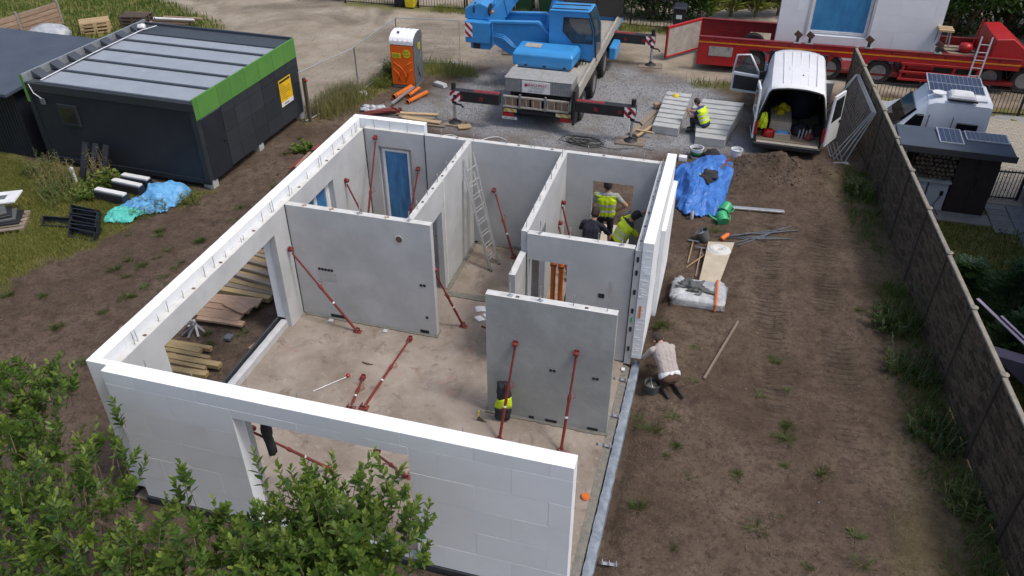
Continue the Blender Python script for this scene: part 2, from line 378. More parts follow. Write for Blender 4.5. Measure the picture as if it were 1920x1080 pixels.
STRIP = [[(-4.95, 16.6), (-4.4, 18.2), (-4.1, 20.4), (-4.3, 21.6), (-3.4, 21.9), (-3.2, 20.6), (-3.5, 19.3), (-3.8, 17.6), (-4.3, 16.4)],
         [(-4.2, 21.2), (-3, 22.3), (-1.2, 22.0), (-.6, 21.2), (-1.8, 21.0), (-3.4, 20.9)],
         [(7.3, 22.7), (9.1, 23.1), (9.2, 22.6), (7.5, 22.3)], [(-9.6, 28.3), (-2, 28.8), (4, 28.1), (6.5, 28.3), (6.5, 29.2), (4, 29), (-2, 29.6), (-9.6, 29.3)],
         [(12.5, 2), (13.0, 7), (12.6, 12), (12.0, 16), (12.8, 17), (13.9, 11), (14.2, 7), (14.6, 0)]]
_xs = np.concatenate([np.linspace(-420, -20, 16), np.arange(-19.9, 21, .115), np.linspace(21.5, 420, 16)])
_ys = np.concatenate([np.linspace(-300, -5, 14), np.arange(-4.9, 31, .115), np.linspace(31.5, 600, 18)])
GX, GY = np.meshgrid(_xs, _ys)
def zones(X, Y):
    n1 = (fbm(X*.9, Y*.9, 4)-.5)*1.6; n2 = (fbm(X*2.3+9, Y*2.3, 4)-.5)*1.4
    sm = lambda s, wd: np.clip(s/wd+.5, 0, 1)
    gr = sm(psdf(X, Y, LAWN)+n2*.8, .5)
    for k, st in enumerate(STRIP): gr = np.maximum(gr, sm(psdf(X, Y, st)+n2*.5, .5)*(.85 if k < 4 else .22))
    gr = np.maximum(gr, sm(X-fence_x(Y)-.1, .1)*(Y < 23.2)*.9)
    return gr, sm(psdf(X, Y, SAND)+n1*.7, .8), sm(psdf(X, Y, GRAV)+n1*.8, .9)
def gheight(X, Y):
    gr, sa, gv = zones(X, Y); soil = np.clip(1-gr-sa-gv, 0, 1)
    z = G0 + (fbm(X*.5, Y*.5, 3)-.5)*.09 + soil*((fbm(X*3.1, Y*3.1, 4)-.5)*.075 + (fbm(X*7, Y*7, 2)-.5)*.06) + gr*(fbm(X*5, Y*5, 2)-.5)*.05
    # heap of soil behind the van, spoil bank beside the house, wheel ruts
    d = np.hypot((X-10.5)/2.2, (Y-15.7)/1.35); z = z + np.clip(1-d, 0, 1)**1.1*(.80+.7*(fbm(X*2.2, Y*2.2, 4)-.5))
    d2 = np.hypot((X-12.3)/1.3, (Y-16.5)/1.0); z = z + np.clip(1-d2, 0, 1)*.22
    for rx, wd in ((10.35, .3), (11.75, .32)):
        rc = rx + .25*np.sin(Y*.35) + (Y-8)*.03
        band = np.exp(-((X-rc)/wd)**2)*np.clip((Y-3.5)/3, 0, 1)*np.clip((14.2-Y)/2, 0, 1)
        z = z - band*.05 + band*.0
    z = z + .40*np.clip((Y+2.6)/2.2, 0, 1)*(Y < .1)*np.clip((X+1.5)/1.5, 0, 1)*np.clip((9.5-X)/2, 0, 1)
    inside = (X > -.05) & (X < 7.95) & (Y > -.05) & (Y < 9.8)
    near = np.clip(1-np.abs(X-7.95)/.5, 0, 1)*(Y > 0)*(Y < 10)
    z = np.where(inside, np.minimum(z, -.42), z - near*.05)
    flat = np.clip((np.hypot(X, Y-12)-24)/10, 0, 1); return z*(1-flat) + G0*flat
GZ = gheight(GX, GY)
_gr, _sa, _gv = zones(GX, GY)
nx, ny = len(_xs), len(_ys)
me = bpy.data.meshes.new('ground')
idx = np.arange(nx*ny).reshape(ny, nx)
quads = np.stack([idx[:-1, :-1], idx[:-1, 1:], idx[1:, 1:], idx[1:, :-1]], -1).reshape(-1, 4)
me.from_pydata(np.stack([GX, GY, GZ], -1).reshape(-1, 3).tolist(), [], quads.tolist())
me.polygons.foreach_set('use_smooth', [True]*len(me.polygons))
_rut = np.zeros_like(GX)
for rx, wd in ((10.35, .3), (11.75, .32)):
    rc = rx + .25*np.sin(GY*.35) + (GY-8)*.03
    _rut = np.maximum(_rut, np.clip(1.6*np.exp(-((GX-rc)/wd)**4)*np.clip((GY-3.5)/3, 0, 1)*np.clip((14.2-GY)/2, 0, 1)*np.clip(fbm(GX*.8, GY*.8, 3)*2.4-.6, 0, 1), 0, 1))
for nm, a in (('grass', _gr), ('sand', _sa), ('gravel', _gv), ('rut', _rut)):
    at = me.attributes.new(nm, 'FLOAT', 'POINT'); at.data.foreach_set('value', a.reshape(-1).astype(np.float32))
ground = bpy.data.objects.new('ground', me); C.objects.link(ground); struct(ground)
mt = bpy.data.materials.new('ground'); mt.use_nodes = True; nt = mt.node_tree; b = nt.nodes['Principled BSDF']
v = coords(nt, None, False)
def attr(n): a = _n(nt, 'ShaderNodeAttribute', attribute_name=n); return a.outputs['Fac']
soil = mix(nt, ramp(nt, noise(nt, v, .55, 6, .65), .38, .62), (.100, .071, .051), (.172, .128, .095))
soil = mix(nt, ramp(nt, noise(nt, v, 3.5, 6, .7), .48, .72), soil, (.052, .037, .028))
soil = mix(nt, ramp(nt, noise(nt, v, 11, 6, .8), .50, .62), soil, (.075, .053, .039))
soil = mix(nt, ramp(nt, noise(nt, v, 26, 3, .7), .60, .70), soil, (.22, .168, .13))
sand = mix(nt, ramp(nt, noise(nt, v, .6, 6, .7), .36, .64), (.42, .365, .29), (.29, .24, .18))
sand = mix(nt, ramp(nt, noise(nt, v, .23, 4, .6, .5), .50, .62), sand, (.20, .165, .125))
sand = mix(nt, ramp(nt, noise(nt, v, 14, 4, .7), .55, .75), sand, (.43, .385, .32))
grav = mix(nt, ramp(nt, noise(nt, v, 30, 3, .8), .35, .65), (.18, .185, .195), (.42, .425, .435))
grav = mix(nt, ramp(nt, noise(nt, v, .9, 5, .6), .45, .65), grav, (.23, .215, .195))
gras = mix(nt, ramp(nt, noise(nt, v, 1.1, 5, .65), .4, .6), (.15, .155, .038), (.225, .20, .068))
gras = mix(nt, ramp(nt, noise(nt, v, 20, 3, .7), .5, .7), gras, (.06, .085, .02))
col = mix(nt, attr('sand'), soil, sand); col = mix(nt, attr('gravel'), col, grav); col = mix(nt, attr('grass'), col, gras)
nt.links.new(col, b.inputs['Base Color']); b.inputs['Roughness'].default_value = .95; b.inputs['Specular IOR Level'].default_value = .15
bp = _n(nt, 'ShaderNodeBump'); bp.inputs['Strength'].default_value = .9; bp.inputs['Distance'].default_value = .045
ad = _n(nt, 'ShaderNodeMath', operation='ADD'); nt.links.new(noise(nt, v, 9, 6, .75), ad.inputs[0]); nt.links.new(noise(nt, v, 45, 3, .7), ad.inputs[1])
sx_ = _n(nt, 'ShaderNodeSeparateXYZ'); nt.links.new(v, sx_.inputs[0]); m1 = _n(nt, 'ShaderNodeMath', operation='MULTIPLY_ADD'); m1.inputs[1].default_value = 2*math.pi/.17; nt.links.new(sx_.outputs[1], m1.inputs[0]); nt.links.new(noise(nt, v, 3, 3), m1.inputs[2])
m2 = _n(nt, 'ShaderNodeMath', operation='SINE'); nt.links.new(m1.outputs[0], m2.inputs[0]); m3 = _n(nt, 'ShaderNodeMath', operation='MULTIPLY'); nt.links.new(m2.outputs[0], m3.inputs[0]); nt.links.new(attr('rut'), m3.inputs[1])
m4 = _n(nt, 'ShaderNodeMath', operation='MULTIPLY_ADD'); m4.inputs[1].default_value = 1.6; nt.links.new(m3.outputs[0], m4.inputs[0]); nt.links.new(ad.outputs[0], m4.inputs[2])
nt.links.new(m4.outputs[0], bp.inputs['Height']); nt.links.new(bp.outputs[0], b.inputs['Normal'])
me.materials.append(mt)
def gz(x, y): return float(gheight(np.array([float(x)]), np.array([float(y)]))[0])

# ---------------------------------------------------------------- slab and plinth
o = MB().box(.02, 7.47, .05, 9.6, -.4, 0).build('floor_slab', 'concrete'); struct(o)
mt = bpy.data.materials.new('slab'); mt.use_nodes = True; nt = mt.node_tree; b = nt.nodes['Principled BSDF']; v = coords(nt, None, False)
col = mix(nt, ramp(nt, noise(nt, v, .8, 6, .7, .3), .36, .64), (.33, .285, .24), (.20, .163, .128))
col = mix(nt, ramp(nt, noise(nt, v, 2.6, 6, .7, .6), .55, .72), col, (.12, .09, .067))
col = mix(nt, ramp(nt, noise(nt, v, 5.5, 5, .75), .58, .75), col, (.39, .345, .30))
col = mix(nt, ramp(nt, noise(nt, v, .45, 4, .6, .4), .56, .68), col, (.25, .205, .17))
col = mix(nt, ramp(nt, noise(nt, v, 1.3, 3, .5), .62, .74), col, (.30, .20, .16))
nt.links.new(col, b.inputs['Base Color']); b.inputs['Roughness'].default_value = .85
bp = _n(nt, 'ShaderNodeBump'); bp.inputs['Strength'].default_value = .25; bp.inputs['Distance'].default_value = .01
nt.links.new(noise(nt, v, 25, 5, .7), bp.inputs['Height']); nt.links.new(bp.outputs[0], b.inputs['Normal'])
o.data.materials.clear(); o.data.materials.append(mt)
# perimeter plinth: grey insulation upstand under the outer walls, bitumen coated outside
def strip(name, label, cat, box, mat, wob=.0, n=40, axis='y'):
    x0, x1, y0, y1, z0, z1 = box; rings = []
    for i in range(n+1):
        t = i/n; j = lambda k: wob*(rnd.random()-.5)
        if axis == 'y': y = y0+(y1-y0)*t; rings.append([(x0+j(0), y, z0), (x1+j(0), y, z0), (x1+j(0), y, z1-.02+j(0)), (x1-.03+j(0), y, z1+j(0)), ((x0+x1)/2, y, z1+.01+j(0)), (x0+.02+j(0), y, z1+j(0))])
        else: x = x0+(x1-x0)*t; rings.append([(x, y0+j(0), z0), (x, y1+j(0), z0), (x, y1+j(0), z1-.02+j(0)), (x, y1-.03+j(0), z1+j(0)), (x, (y0+y1)/2, z1+.01+j(0)), (x, y0+.02+j(0), z1+j(0))])
    o = MB().loft(rings).build(name, mat, smooth=True, auto=True); tag(o, label, cat); return o
strip('plinth_foil', 'crinkled blue grey foil strip along open slab edge beside the brown soil', 'foil', (7.62, 7.80, .55, 5.95, -.36, -.05), 'foil_strip', .014, 60)
o = MB().loft([[(7.471, y, -.4), (7.471, y, -.03+.02*rnd.random()), (7.55, y, -.05+.03*rnd.random()), (7.615, y, -.08+.02*rnd.random()), (7.615, y, -.4)] for y in np.linspace(.3, 5.7, 50)]).build('slab_ledge', 'mortar'); tag(o, 'rough mortar ledge between the slab and the foil strip', 'ledge')
strip('plinth_edge', 'pale grey rounded threshold upstand under the wide side opening', 'threshold', (.08, .24, 1.4, 5.0, -.38, .17), 'sill_grey', .006, 20)
strip('plinth_edge', 'pale grey threshold upstand under the opening behind the shrub', 'threshold', (2.5, 5.2, .03, .2, -.38, .17), 'sill_grey', .006, 20, 'x')
o = MB().box(.33, 7.52, -.02, .018, -.5, .185).build('plinth_edge', 'bitumen', bev=.01); tag(o, 'black bitumen coated plinth below the block faced front wall', 'plinth')
o = MB().box(-.03, .015, .03, 9.75, -.5, .185).build('plinth_edge', 'bitumen', bev=.01); tag(o, 'black bitumen coated plinth along the side facing the dark office cabin', 'plinth')

# ================================================================ precast walls
H, ZE = 2.75, 2.95
def panel(mb, axis, u0, u1, z0, z1, t0, t1, ops=(), mi=0, mtop=None):
    us = sorted({u0, u1, *[min(max(a, u0), u1) for o in ops for a in o[:2]]}); zs = sorted({z0, z1, *[min(max(a, z0), z1) for o in ops for a in o[2:]]})
    full = lambda i, k: 0 <= i < len(us)-1 and 0 <= k < len(zs)-1 and not any(o[0]-1e-6 <= us[i] and us[i+1] <= o[1]+1e-6 and o[2]-1e-6 <= zs[k] and zs[k+1] <= o[3]+1e-6 for o in ops)
    ids = {}
    def vid(u, z, t):
        key = (round(u, 4), round(z, 4), t)
        if key not in ids:
            ids[key] = len(mb.v); mb.v.append((u, t, z) if axis == 'x' else (t, u, z))
        return ids[key]
    def f(q, m_): mb.f.append(tuple(vid(*p) for p in q)); mb.m.append(m_)
    for i in range(len(us)-1):
        for k in range(len(zs)-1):
            if not full(i, k): continue
            a, b_, c, d = us[i], us[i+1], zs[k], zs[k+1]
            for t in (t0, t1): f([(a, c, t), (b_, c, t), (b_, d, t), (a, d, t)], mi)
            if not full(i-1, k): f([(a, c, t0), (a, d, t0), (a, d, t1), (a, c, t1)], mi)
            if not full(i+1, k): f([(b_, c, t0), (b_, d, t0), (b_, d, t1), (b_, c, t1)], mi)
            if not full(i, k-1): f([(a, c, t0), (b_, c, t0), (b_, c, t1), (a, c, t1)], mi)
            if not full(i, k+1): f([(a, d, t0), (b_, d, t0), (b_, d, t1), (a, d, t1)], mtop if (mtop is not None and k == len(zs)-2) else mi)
    return mb
def eps(parent, axis, u0, u1, z0, z1, t0, t1, ops, base, bw=1.0, bh=.5, visible=True, out=-1):
    """polystyrene blocks laid in courses, each one an object; foam lines between some of them"""
    rects = []; r = 0; z = z0
    rows = []
    while z < z1-.02: rows.append((z, min(z+bh, z1))); z += bh
    if rows[-1][1]-rows[-1][0] < .25: rows[-2] = (rows[-2][0], rows[-1][1]); rows.pop()
    for r, (a, b_) in enumerate(rows):
        cuts = [u0]; u = u0 + (bw if r % 2 == 0 else bw*.5)
        while u < u1-.15: cuts.append(u); u += bw
        cuts.append(u1)
        for i in range(len(cuts)-1):
            todo = [(cuts[i], cuts[i+1], a, b_)]
            for (oa, ob, oc, od) in ops:
                nxt = []
                for (p, q_, s_, t_) in todo:
                    if q_ <= oa or p >= ob or t_ <= oc or s_ >= od: nxt.append((p, q_, s_, t_)); continue
                    if p < oa: nxt.append((p, oa, s_, t_))
                    if q_ > ob: nxt.append((ob, q_, s_, t_))
                    if s_ < oc: nxt.append((max(p, oa), min(q_, ob), s_, oc))
                    if t_ > od: nxt.append((max(p, oa), min(q_, ob), od, t_))
                todo = nxt
            rects += [(x, r == len(rows)-1) for x in todo if x[1]-x[0] > .02 and x[3]-x[2] > .02]
    seam = MB()
    for (p, q_, s_, t_), top in rects:
        g = .0012; j = (rnd.random()-.5)*.003; ta, tb = (t0+j, t1) if out < 0 else (t0, t1+j)
        mb = MB(); wob = lambda: (rnd.random()-.5)*.003
        if axis == 'x': mb.box(p+g, q_-g, ta, tb, s_+g, t_-g*(0 if top else 1)+(wob()*2 if top else 0))
        else: mb.box(ta, tb, p+g, q_-g, s_+g, t_-g*(0 if top else 1)+(wob()*2 if top else 0))
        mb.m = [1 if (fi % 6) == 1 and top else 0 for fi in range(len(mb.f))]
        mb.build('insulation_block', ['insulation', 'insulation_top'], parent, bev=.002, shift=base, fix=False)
        if visible and rnd.random() < .10 and s_ > z0+.1:      # squeezed out foam along the lower joint
            a0 = p + rnd.random()*.3*(q_-p); b0 = q_ - rnd.random()*.35*(q_-p); h_ = .0015+.003*rnd.random()
            t = ta-.004 if out < 0 else tb+.004
            if axis == 'x': seam.box(a0, b0, min(t, t+.006), max(t, t+.006), s_-h_, s_+h_)
            else: seam.box(min(t, t+.006), max(t, t+.006), a0, b0, s_-h_, s_+h_)
    if seam.f: stuff(seam.build('foam_seam', 'insulation_foam', parent, shift=base))
rod_me = MB().tube([(0, 0, -.02), (0, 0, .2)], .007, 6).mesh('anchor_rod', 'steel_rod', True)
rodplate_me = MB().tube([(0, 0, -.02), (0, 0, .26)], .011, 6).box(-.045, .045, -.03, .03, 0, .014).mesh('anchor_bolt', 'galvanised')
stub_me = MB().box(-.03, .03, -.022, .022, -.012, .008).mesh('lifting_recess', 'wood_dark')
def inst(me, name, parent, loc, rz=0, sc=(1, 1, 1)):
    o = bpy.data.objects.new(name, me); C.objects.link(o); o.parent = parent; o.location = loc; o.rotation_euler = (0, 0, rz); o.scale = sc; return o
def rods(parent, base, pts, hs=(.6, 1.2), me=None, name='anchor_rod', z=H):
    for (x, y) in pts:
        k = hs[0]+(hs[1]-hs[0])*rnd.random(); o = inst(me or rod_me, name, parent, (x-base[0], y-base[1], z-base[2]), rnd.random()*3, (1, 1, k))
        o.rotation_euler = ((rnd.random()-.5)*.12, (rnd.random()-.5)*.12, rnd.random()*3)
def wall(name, label, base): return thing(name, label, 'wall', base)
WG = None
# --- side wall (towards the dark cabin)
base = (0, 0, 0); wl = wall('precast_wall', 'long white insulated outer wall with wide opening, facing the dark cabin', base)
OPL = [(1.36, 5.0, 0, 2.34)]; WIN = (6.35, 7.64, .9, 2.28)
panel(MB(), 'y', .26, 9.44, 0.0, H, .205, .335, OPL+[WIN], mtop=1).build('concrete_core', ['concrete', 'concrete_edge'], wl, shift=base)
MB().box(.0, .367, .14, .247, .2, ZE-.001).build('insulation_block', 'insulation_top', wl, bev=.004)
eps(wl, 'y', .25, 9.56, .2, ZE, 0.0, .2, [(1.36, 5.03, .2, 2.34), (6.43, 7.56, .95, 2.2)], base, out=-1, visible=False)
rods(wl, base, [(.27, y) for y in (.86, .94, 1.48, 1.74, 2.16, 2.82, 3.12, 3.48, 4.02, 4.10, 4.81, 5.17, 5.24, 5.9, 6.0, 6.7, 7.25, 7.36, 7.95, 8.5, 8.56, 8.95, 9.15, 9.22)], (.5, 1.35))
for y in (1.1, 2.45, 3.3, 4.45, 6.3, 7.6, 8.2): inst(stub_me, 'lifting_recess', wl, (.275, y, H))
def window(parent, base, axis, u0, u1, z0, z1, t, film='film_blue', mullion=False, fw=.06, d=.07):
    mb = MB(); f = lambda a, b_, c, e: (mb.box(a, b_, t, t+d, c, e) if axis == 'x' else mb.box(t, t+d, a, b_, c, e))
    f(u0, u1, z0, z0+fw); f(u0, u1, z1-fw, z1); f(u0, u0+fw, z0+fw, z1-fw); f(u1-fw, u1, z0+fw, z1-fw)
    if mullion: c = (u0+u1)/2; f(c-.06, c+.06, z0+fw, z1-fw)
    fr = mb.build('window', 'window_white', parent, shift=base, bev=.004)
    spans = [(u0+fw, u1-fw)] if not mullion else [(u0+fw, c-.06), (c+.06, u1-fw)]
    for a, b_ in spans:
        p = MB(); k = t+d*.45
        n1, n2 = 8, 14; vs_ = []
        for i in range(n1+1):
            for j in range(n2+1):
                u = a+(b_-a)*i/n1; z = z0+fw+(z1-z0-2*fw)*j/n2; wv = .006*float(vnoise(u*9+t, z*4))
                vs_.append((u, k+wv, z) if axis == 'x' else (k+wv, u, z))
        p.add(vs_, [(i*(n2+1)+j, (i+1)*(n2+1)+j, (i+1)*(n2+1)+j+1, i*(n2+1)+j+1) for i in range(n1) for j in range(n2)])
        p.build('pane', film, fr, shift=base, smooth=True)
    return fr
window(wl, base, 'y', 6.43, 7.56, .95, 2.2, .12, mullion=True)
# --- front wall
base = (0, 0, 0); wf = wall('precast_wall', 'white block faced front wall with big opening, shrubs growing against it', base)
panel(MB(), 'x', .345, 7.40, 0.0, H, .255, .37, [(2.47, 5.2, 0, 2.5)], mtop=1).build('concrete_core', ['concrete', 'concrete_edge'], wf, shift=base)
eps(wf, 'x', 0.37, 7.51, .2, ZE, 0.0, .25, [(2.47, 5.2, .2, 2.53)], base, bw=1.05)
rods(wf, base, [(x, .31) for x in (.9, 1.7, 2.6, 3.4, 4.3, 5.1, 5.9, 6.7)], (.9, 1.5))
# --- back wall, insulated piece with terrace door
base = (0, 9.45, 0); wb = wall('precast_wall', 'short insulated back wall panel with tall blue filmed terrace door', base)
panel(MB(), 'x', .345, 1.885, 0, H, 9.45, 9.575, [(.67, 1.53, 0, 2.32)], mtop=1).build('concrete_core', ['concrete', 'concrete_edge'], wb, shift=base)
eps(wb, 'x', 0.0, 1.86, .2, ZE, 9.58, 9.76, [(.74, 1.46, .2, 2.25)], base, out=1, visible=False)
window(wb, base, 'x', .75, 1.45, .05, 2.24, 9.50, fw=.055)
rods(wb, base, [(.6, 9.51), (1.0, 9.52), (1.45, 9.51)], (.7, 1.2))
# --- back wall, bare concrete
base = (1.9, 9.45, 0); wb2 = wall('precast_wall', 'long bare grey concrete back wall with a doorway where men work', base)
panel(MB(), 'x', 1.905, 7.46, 0, H, 9.45, 9.585, [(6.0, 6.95, 0, 2.12)], mtop=1).build('concrete_core', ['concrete', 'concrete_edge'], wb2, shift=base)
rods(wb2, base, [(x, 9.52) for x in (2.3, 3.1, 3.9, 4.5, 4.58, 5.3, 5.85, 6.6, 7.1)], (.7, 1.2))
for x in (2.7, 4.2, 5.0, 6.2): inst(stub_me, 'lifting_recess', wb2, (x-1.9, .07, H))
# --- right hand wall: slotted end face
base = (7.47, 5.72, 0); wr = wall('precast_wall', 'white insulated wall with orange label on its slotted end, beside the soil strip', base)
panel(MB(), 'y', 5.74, 9.6, 0.0, H, 7.475, 7.605, mtop=1).build('concrete_core', ['concrete', 'concrete_edge'], wr, shift=base)
eps(wr, 'y', 5.72, 9.62, .2, ZE, 7.61, 7.81, [], base, out=1)
# a second thinner layer outside, farther back
eps(wr, 'y', 7.35, 9.62, .12, 2.3, 7.815, 7.90, [], base, out=1, visible=False)
for k, z in enumerate((.35, .85, 1.3, 1.75, 2.2, 2.5)): MB().box(7.515, 7.56, 5.728, 5.745, z, z+.11).build('loop_box', 'black_hole', wr, shift=base)
MB().box(7.52, 7.555, 5.730, 5.746, 1.08, 1.2).build('loop_box', 'plastic_green', wr, shift=base)
MB().box(7.665, 7.705, 5.708, 5.716, 1.22, 1.52).build('label', 'cone_orange', wr, shift=base)
# cut foam lines on the end face
mb = MB()
for i in range(46): z = .25+rnd.random()*2.6; a = 7.615+rnd.random()*.08; mb.box(a, a+.04+rnd.random()*.1, 5.7135, 5.7175, z, z+.004)
stuff(mb.build('foam_seam', 'insulation_foam', wr, shift=base))
rods(wr, base, [(7.54, y) for y in (5.95, 6.2, 6.45, 6.8, 7.1, 7.4, 7.75, 8.1, 8.4, 8.75, 9.1, 9.35)], (.4, .9))
for y in (6.1, 6.65, 7.2, 7.9, 8.6): inst(stub_me, 'lifting_recess', wr, (.06, y-5.72, H), 1.57)
# --- inner walls
def holes(parent, base, spots, y, s=.035):
    for (x, z, n) in spots:
        for k in range(n):
            me = MB().lathe([(s, 0), (s, .006)], 10, (0, 0, 0), Matrix.Rotation(R(90), 3, 'X')).mesh('socket_hole', 'black_hole')
            inst(me, 'socket_hole', parent, (x+k*s*2.1-base[0], y-base[1], z-base[2]))
base = (.34, 5.55, 0); wa = wall('precast_wall', 'wide grey partition wall with round hole and row of socket holes', base)
panel(MB(), 'x', .345, 3.48, .02, H, 5.55, 5.69, mtop=1).build('concrete_core', ['concrete', 'concrete_edge'], wa, shift=base)
holes(wa, base, [(.90, 1.28, 5), (3.2, 1.28, 2), (3.28, .46, 1)], 5.549, .034)
MB().lathe([(.085, 0), (.085, .006)], 20, (2.79, 5.549, 2.33), Matrix.Rotation(R(90), 3, 'X')).build('round_hole', 'concrete_edge', wa, shift=base)
MB().lathe([(.068, 0), (.068, .004)], 20, (2.80, 5.5425, 2.325), Matrix.Rotation(R(90), 3, 'X')).build('round_hole', 'wood_dark', wa, shift=base)
MB().box(.86, 1.28, 5.5465, 5.5495, 1.0, 1.22).build('repair_patch', 'concrete_light', wa, shift=base)
for x, w_ in ((1.0, .34), (3.1, .2)): MB().box(x, x+w_, 5.545, 5.552, .03, .11).build('loop_box', 'black_hole', wa, shift=base)
for x in (.75, 1.35, 1.95, 2.55): inst(MB().box(-.045, .045, -.03, .03, 0, .012).mesh('lifting_plate', 'wood_rust'), 'lifting_plate', wa, (x-.34, .07, H), .7)
rods(wa, base, [(1.98, 5.62), (3.02, 5.62)], (.8, 1.0), rodplate_me, 'anchor_bolt')
base = (2.95, 5.7, 0); wc = wall('precast_wall', 'grey partition wall with doorway, ladder leaning on its face', base)
panel(MB(), 'y', 5.70, 9.44, .02, H, 2.95, 3.08, [(6.15, 7.25, .02, 2.08)], mtop=1).build('concrete_core', ['concrete', 'concrete_edge'], wc, shift=base)
rods(wc, base, [(3.01, y) for y in (6.1, 6.7, 7.3, 7.9, 8.5, 9.0)], (.6, 1.0))
for y in (6.4, 7.0, 7.6, 8.3): inst(stub_me, 'lifting_recess', wc, (.06, y-5.7, H), 1.57)
for z in (.3, .62, .95, 1.27, 1.6, 1.9, 2.2, 2.5): MB().box(3.0805, 3.084, 7.42, 7.45, z, z+.12).build('loop_box', 'black_hole', wc, shift=base)
MB().box(3.079, 3.09, 7.40, 7.47, .05, H-.03).build('end_profile', 'concrete_edge', wc, shift=base)
base = (5.24, 5.85, 0); wd = wall('precast_wall', 'grey partition wall with bolts along its top beside the crew room', base)
panel(MB(), 'y', 5.85, 9.44, .02, H, 5.245, 5.375, [(6.2, 7.42, .02, 2.08)], mtop=1).build('concrete_core', ['concrete', 'concrete_edge'], wd, shift=base)
rods(wd, base, [(5.31, y) for y in (6.0, 6.6, 7.1, 7.6, 8.1, 8.6, 9.2)], (.8, 1.1))
base = (5.23, 4.98, 0); wff = wall('precast_wall', 'narrow lower grey wall stub behind the free standing slab wall', base)
panel(MB(), 'y', 4.98, 5.84, .02, 2.3, 5.235, 5.36, mtop=1).build('concrete_core', ['concrete_light', 'concrete_edge'], wff, shift=base)
rods(wff, base, [(5.27, 5.03)], (1.2, 1.3), z=2.3)
base = (5.39, 5.78, 0); we = wall('precast_wall', 'grey wall with doorway showing orange pipes, crew behind it', base)
panel(MB(), 'x', 5.385, 7.455, .02, H, 5.78, 5.92, [(5.42, 6.19, .02, 2.17)], mtop=1).build('concrete_core', ['concrete', 'concrete_edge'], we, shift=base)
rods(we, base, [(5.62, 5.85), (7.2, 5.85)], (1.0, 1.2), rodplate_me, 'anchor_bolt'); rods(we, base, [(6.2, 5.85), (6.75, 5.85)], (1., 1.2))
MB().box(6.84, 6.96, 5.772, 5.779, 1.52, 1.62).build('socket_hole', 'black_hole', we, shift=base)
MB().box(7.05, 7.11, 5.776, 5.7795, 1.6, 1.95).build('repair_patch', 'concrete_light', we, shift=base)
base = (5.19, 3.65, 0); wB = wall('precast_wall', 'free standing dark grey slab wall held by two red braces', base)
panel(MB(), 'x', 5.19, 7.48, .02, H, 3.655, 3.80, mtop=1).build('concrete_core', ['concrete_wet', 'concrete_edge'], wB, shift=base)
holes(wB, base, [(6.39, 1.30, 2), (7.17, 1.29, 2)], 3.654, .03)
for x, w_ in ((6.32, .22), (7.12, .2), (6.0, .1)): MB().box(x, x+w_, 3.648, 3.656, .03, .09).build('loop_box', 'black_hole', wB, shift=base)
rods(wB, base, [(5.62, 3.72), (6.15, 3.72)], (1., 1.2), rodplate_me, 'anchor_bolt'); rods(wB, base, [(6.72, 3.73), (7.3, 3.73)], (1.1, 1.4))
for x in (5.75, 6.95): inst(stub_me, 'lifting_recess', wB, (x-5.19, .07, H))
# black sealing joints between panels
for bx, lb in (((1.886, 1.904, 9.44, 9.47, .02, H), 'thin black sealing joint in the back wall beside the terrace door'), ((.336, .3445, 5.53, 5.552, .02, H), 'thin black sealing joint in the corner left of the wide partition wall'), ((.336, .346, 9.42, 9.449, .02, H), 'thin black sealing joint in the far inside corner by the blue window'), ((7.457, 7.474, 5.76, 5.9, .02, H-.05), 'black gap beside the wall with the orange label')):
    tag(MB().box(*bx).build('joint_seal', 'gap_black'), lb, 'joint')
# mortar beds under inner walls
for k, (bx, lb) in enumerate((((.4, 3.5, 5.50, 5.74, .001, .02), 'dark mortar bed under the wide partition wall with round hole'), ((5.15, 7.5, 3.60, 3.85, .001, .02), 'dark mortar bed under the free standing slab wall'), ((2.9, 3.16, 7.25, 9.44, .001, .02), 'dark mortar bed under the wall with the leaning ladder'), ((3.12, 5.2, 7.02, 7.18, .001, .02), 'dark mortar strip across the floor between the two rooms'), ((3.1, 5.2, 9.36, 9.449, .001, .02), 'dark mortar bed along the foot of the back wall'))):
    x0, x1, y0, y1, z0, z1 = bx; mb = MB(); n = 30; L = []; Rr = []
    for i in range(n+1):
        t = i/n
        if x1-x0 > y1-y0: x = x0+(x1-x0)*t; L.append((x, y0-.03*rnd.random(), z0)); Rr.append((x, y1+.03*rnd.random(), z0))
        else: y = y0+(y1-y0)*t; L.append((x0-.03*rnd.random(), y, z0)); Rr.append((x1+.03*rnd.random(), y, z0))
    mb.loft([[a, (a[0], a[1], z1), (b_[0], b_[1], z1), b_] for a, b_ in zip(L, Rr)]); tag(mb.build('mortar_bed', 'mortar'), lb, 'mortar')
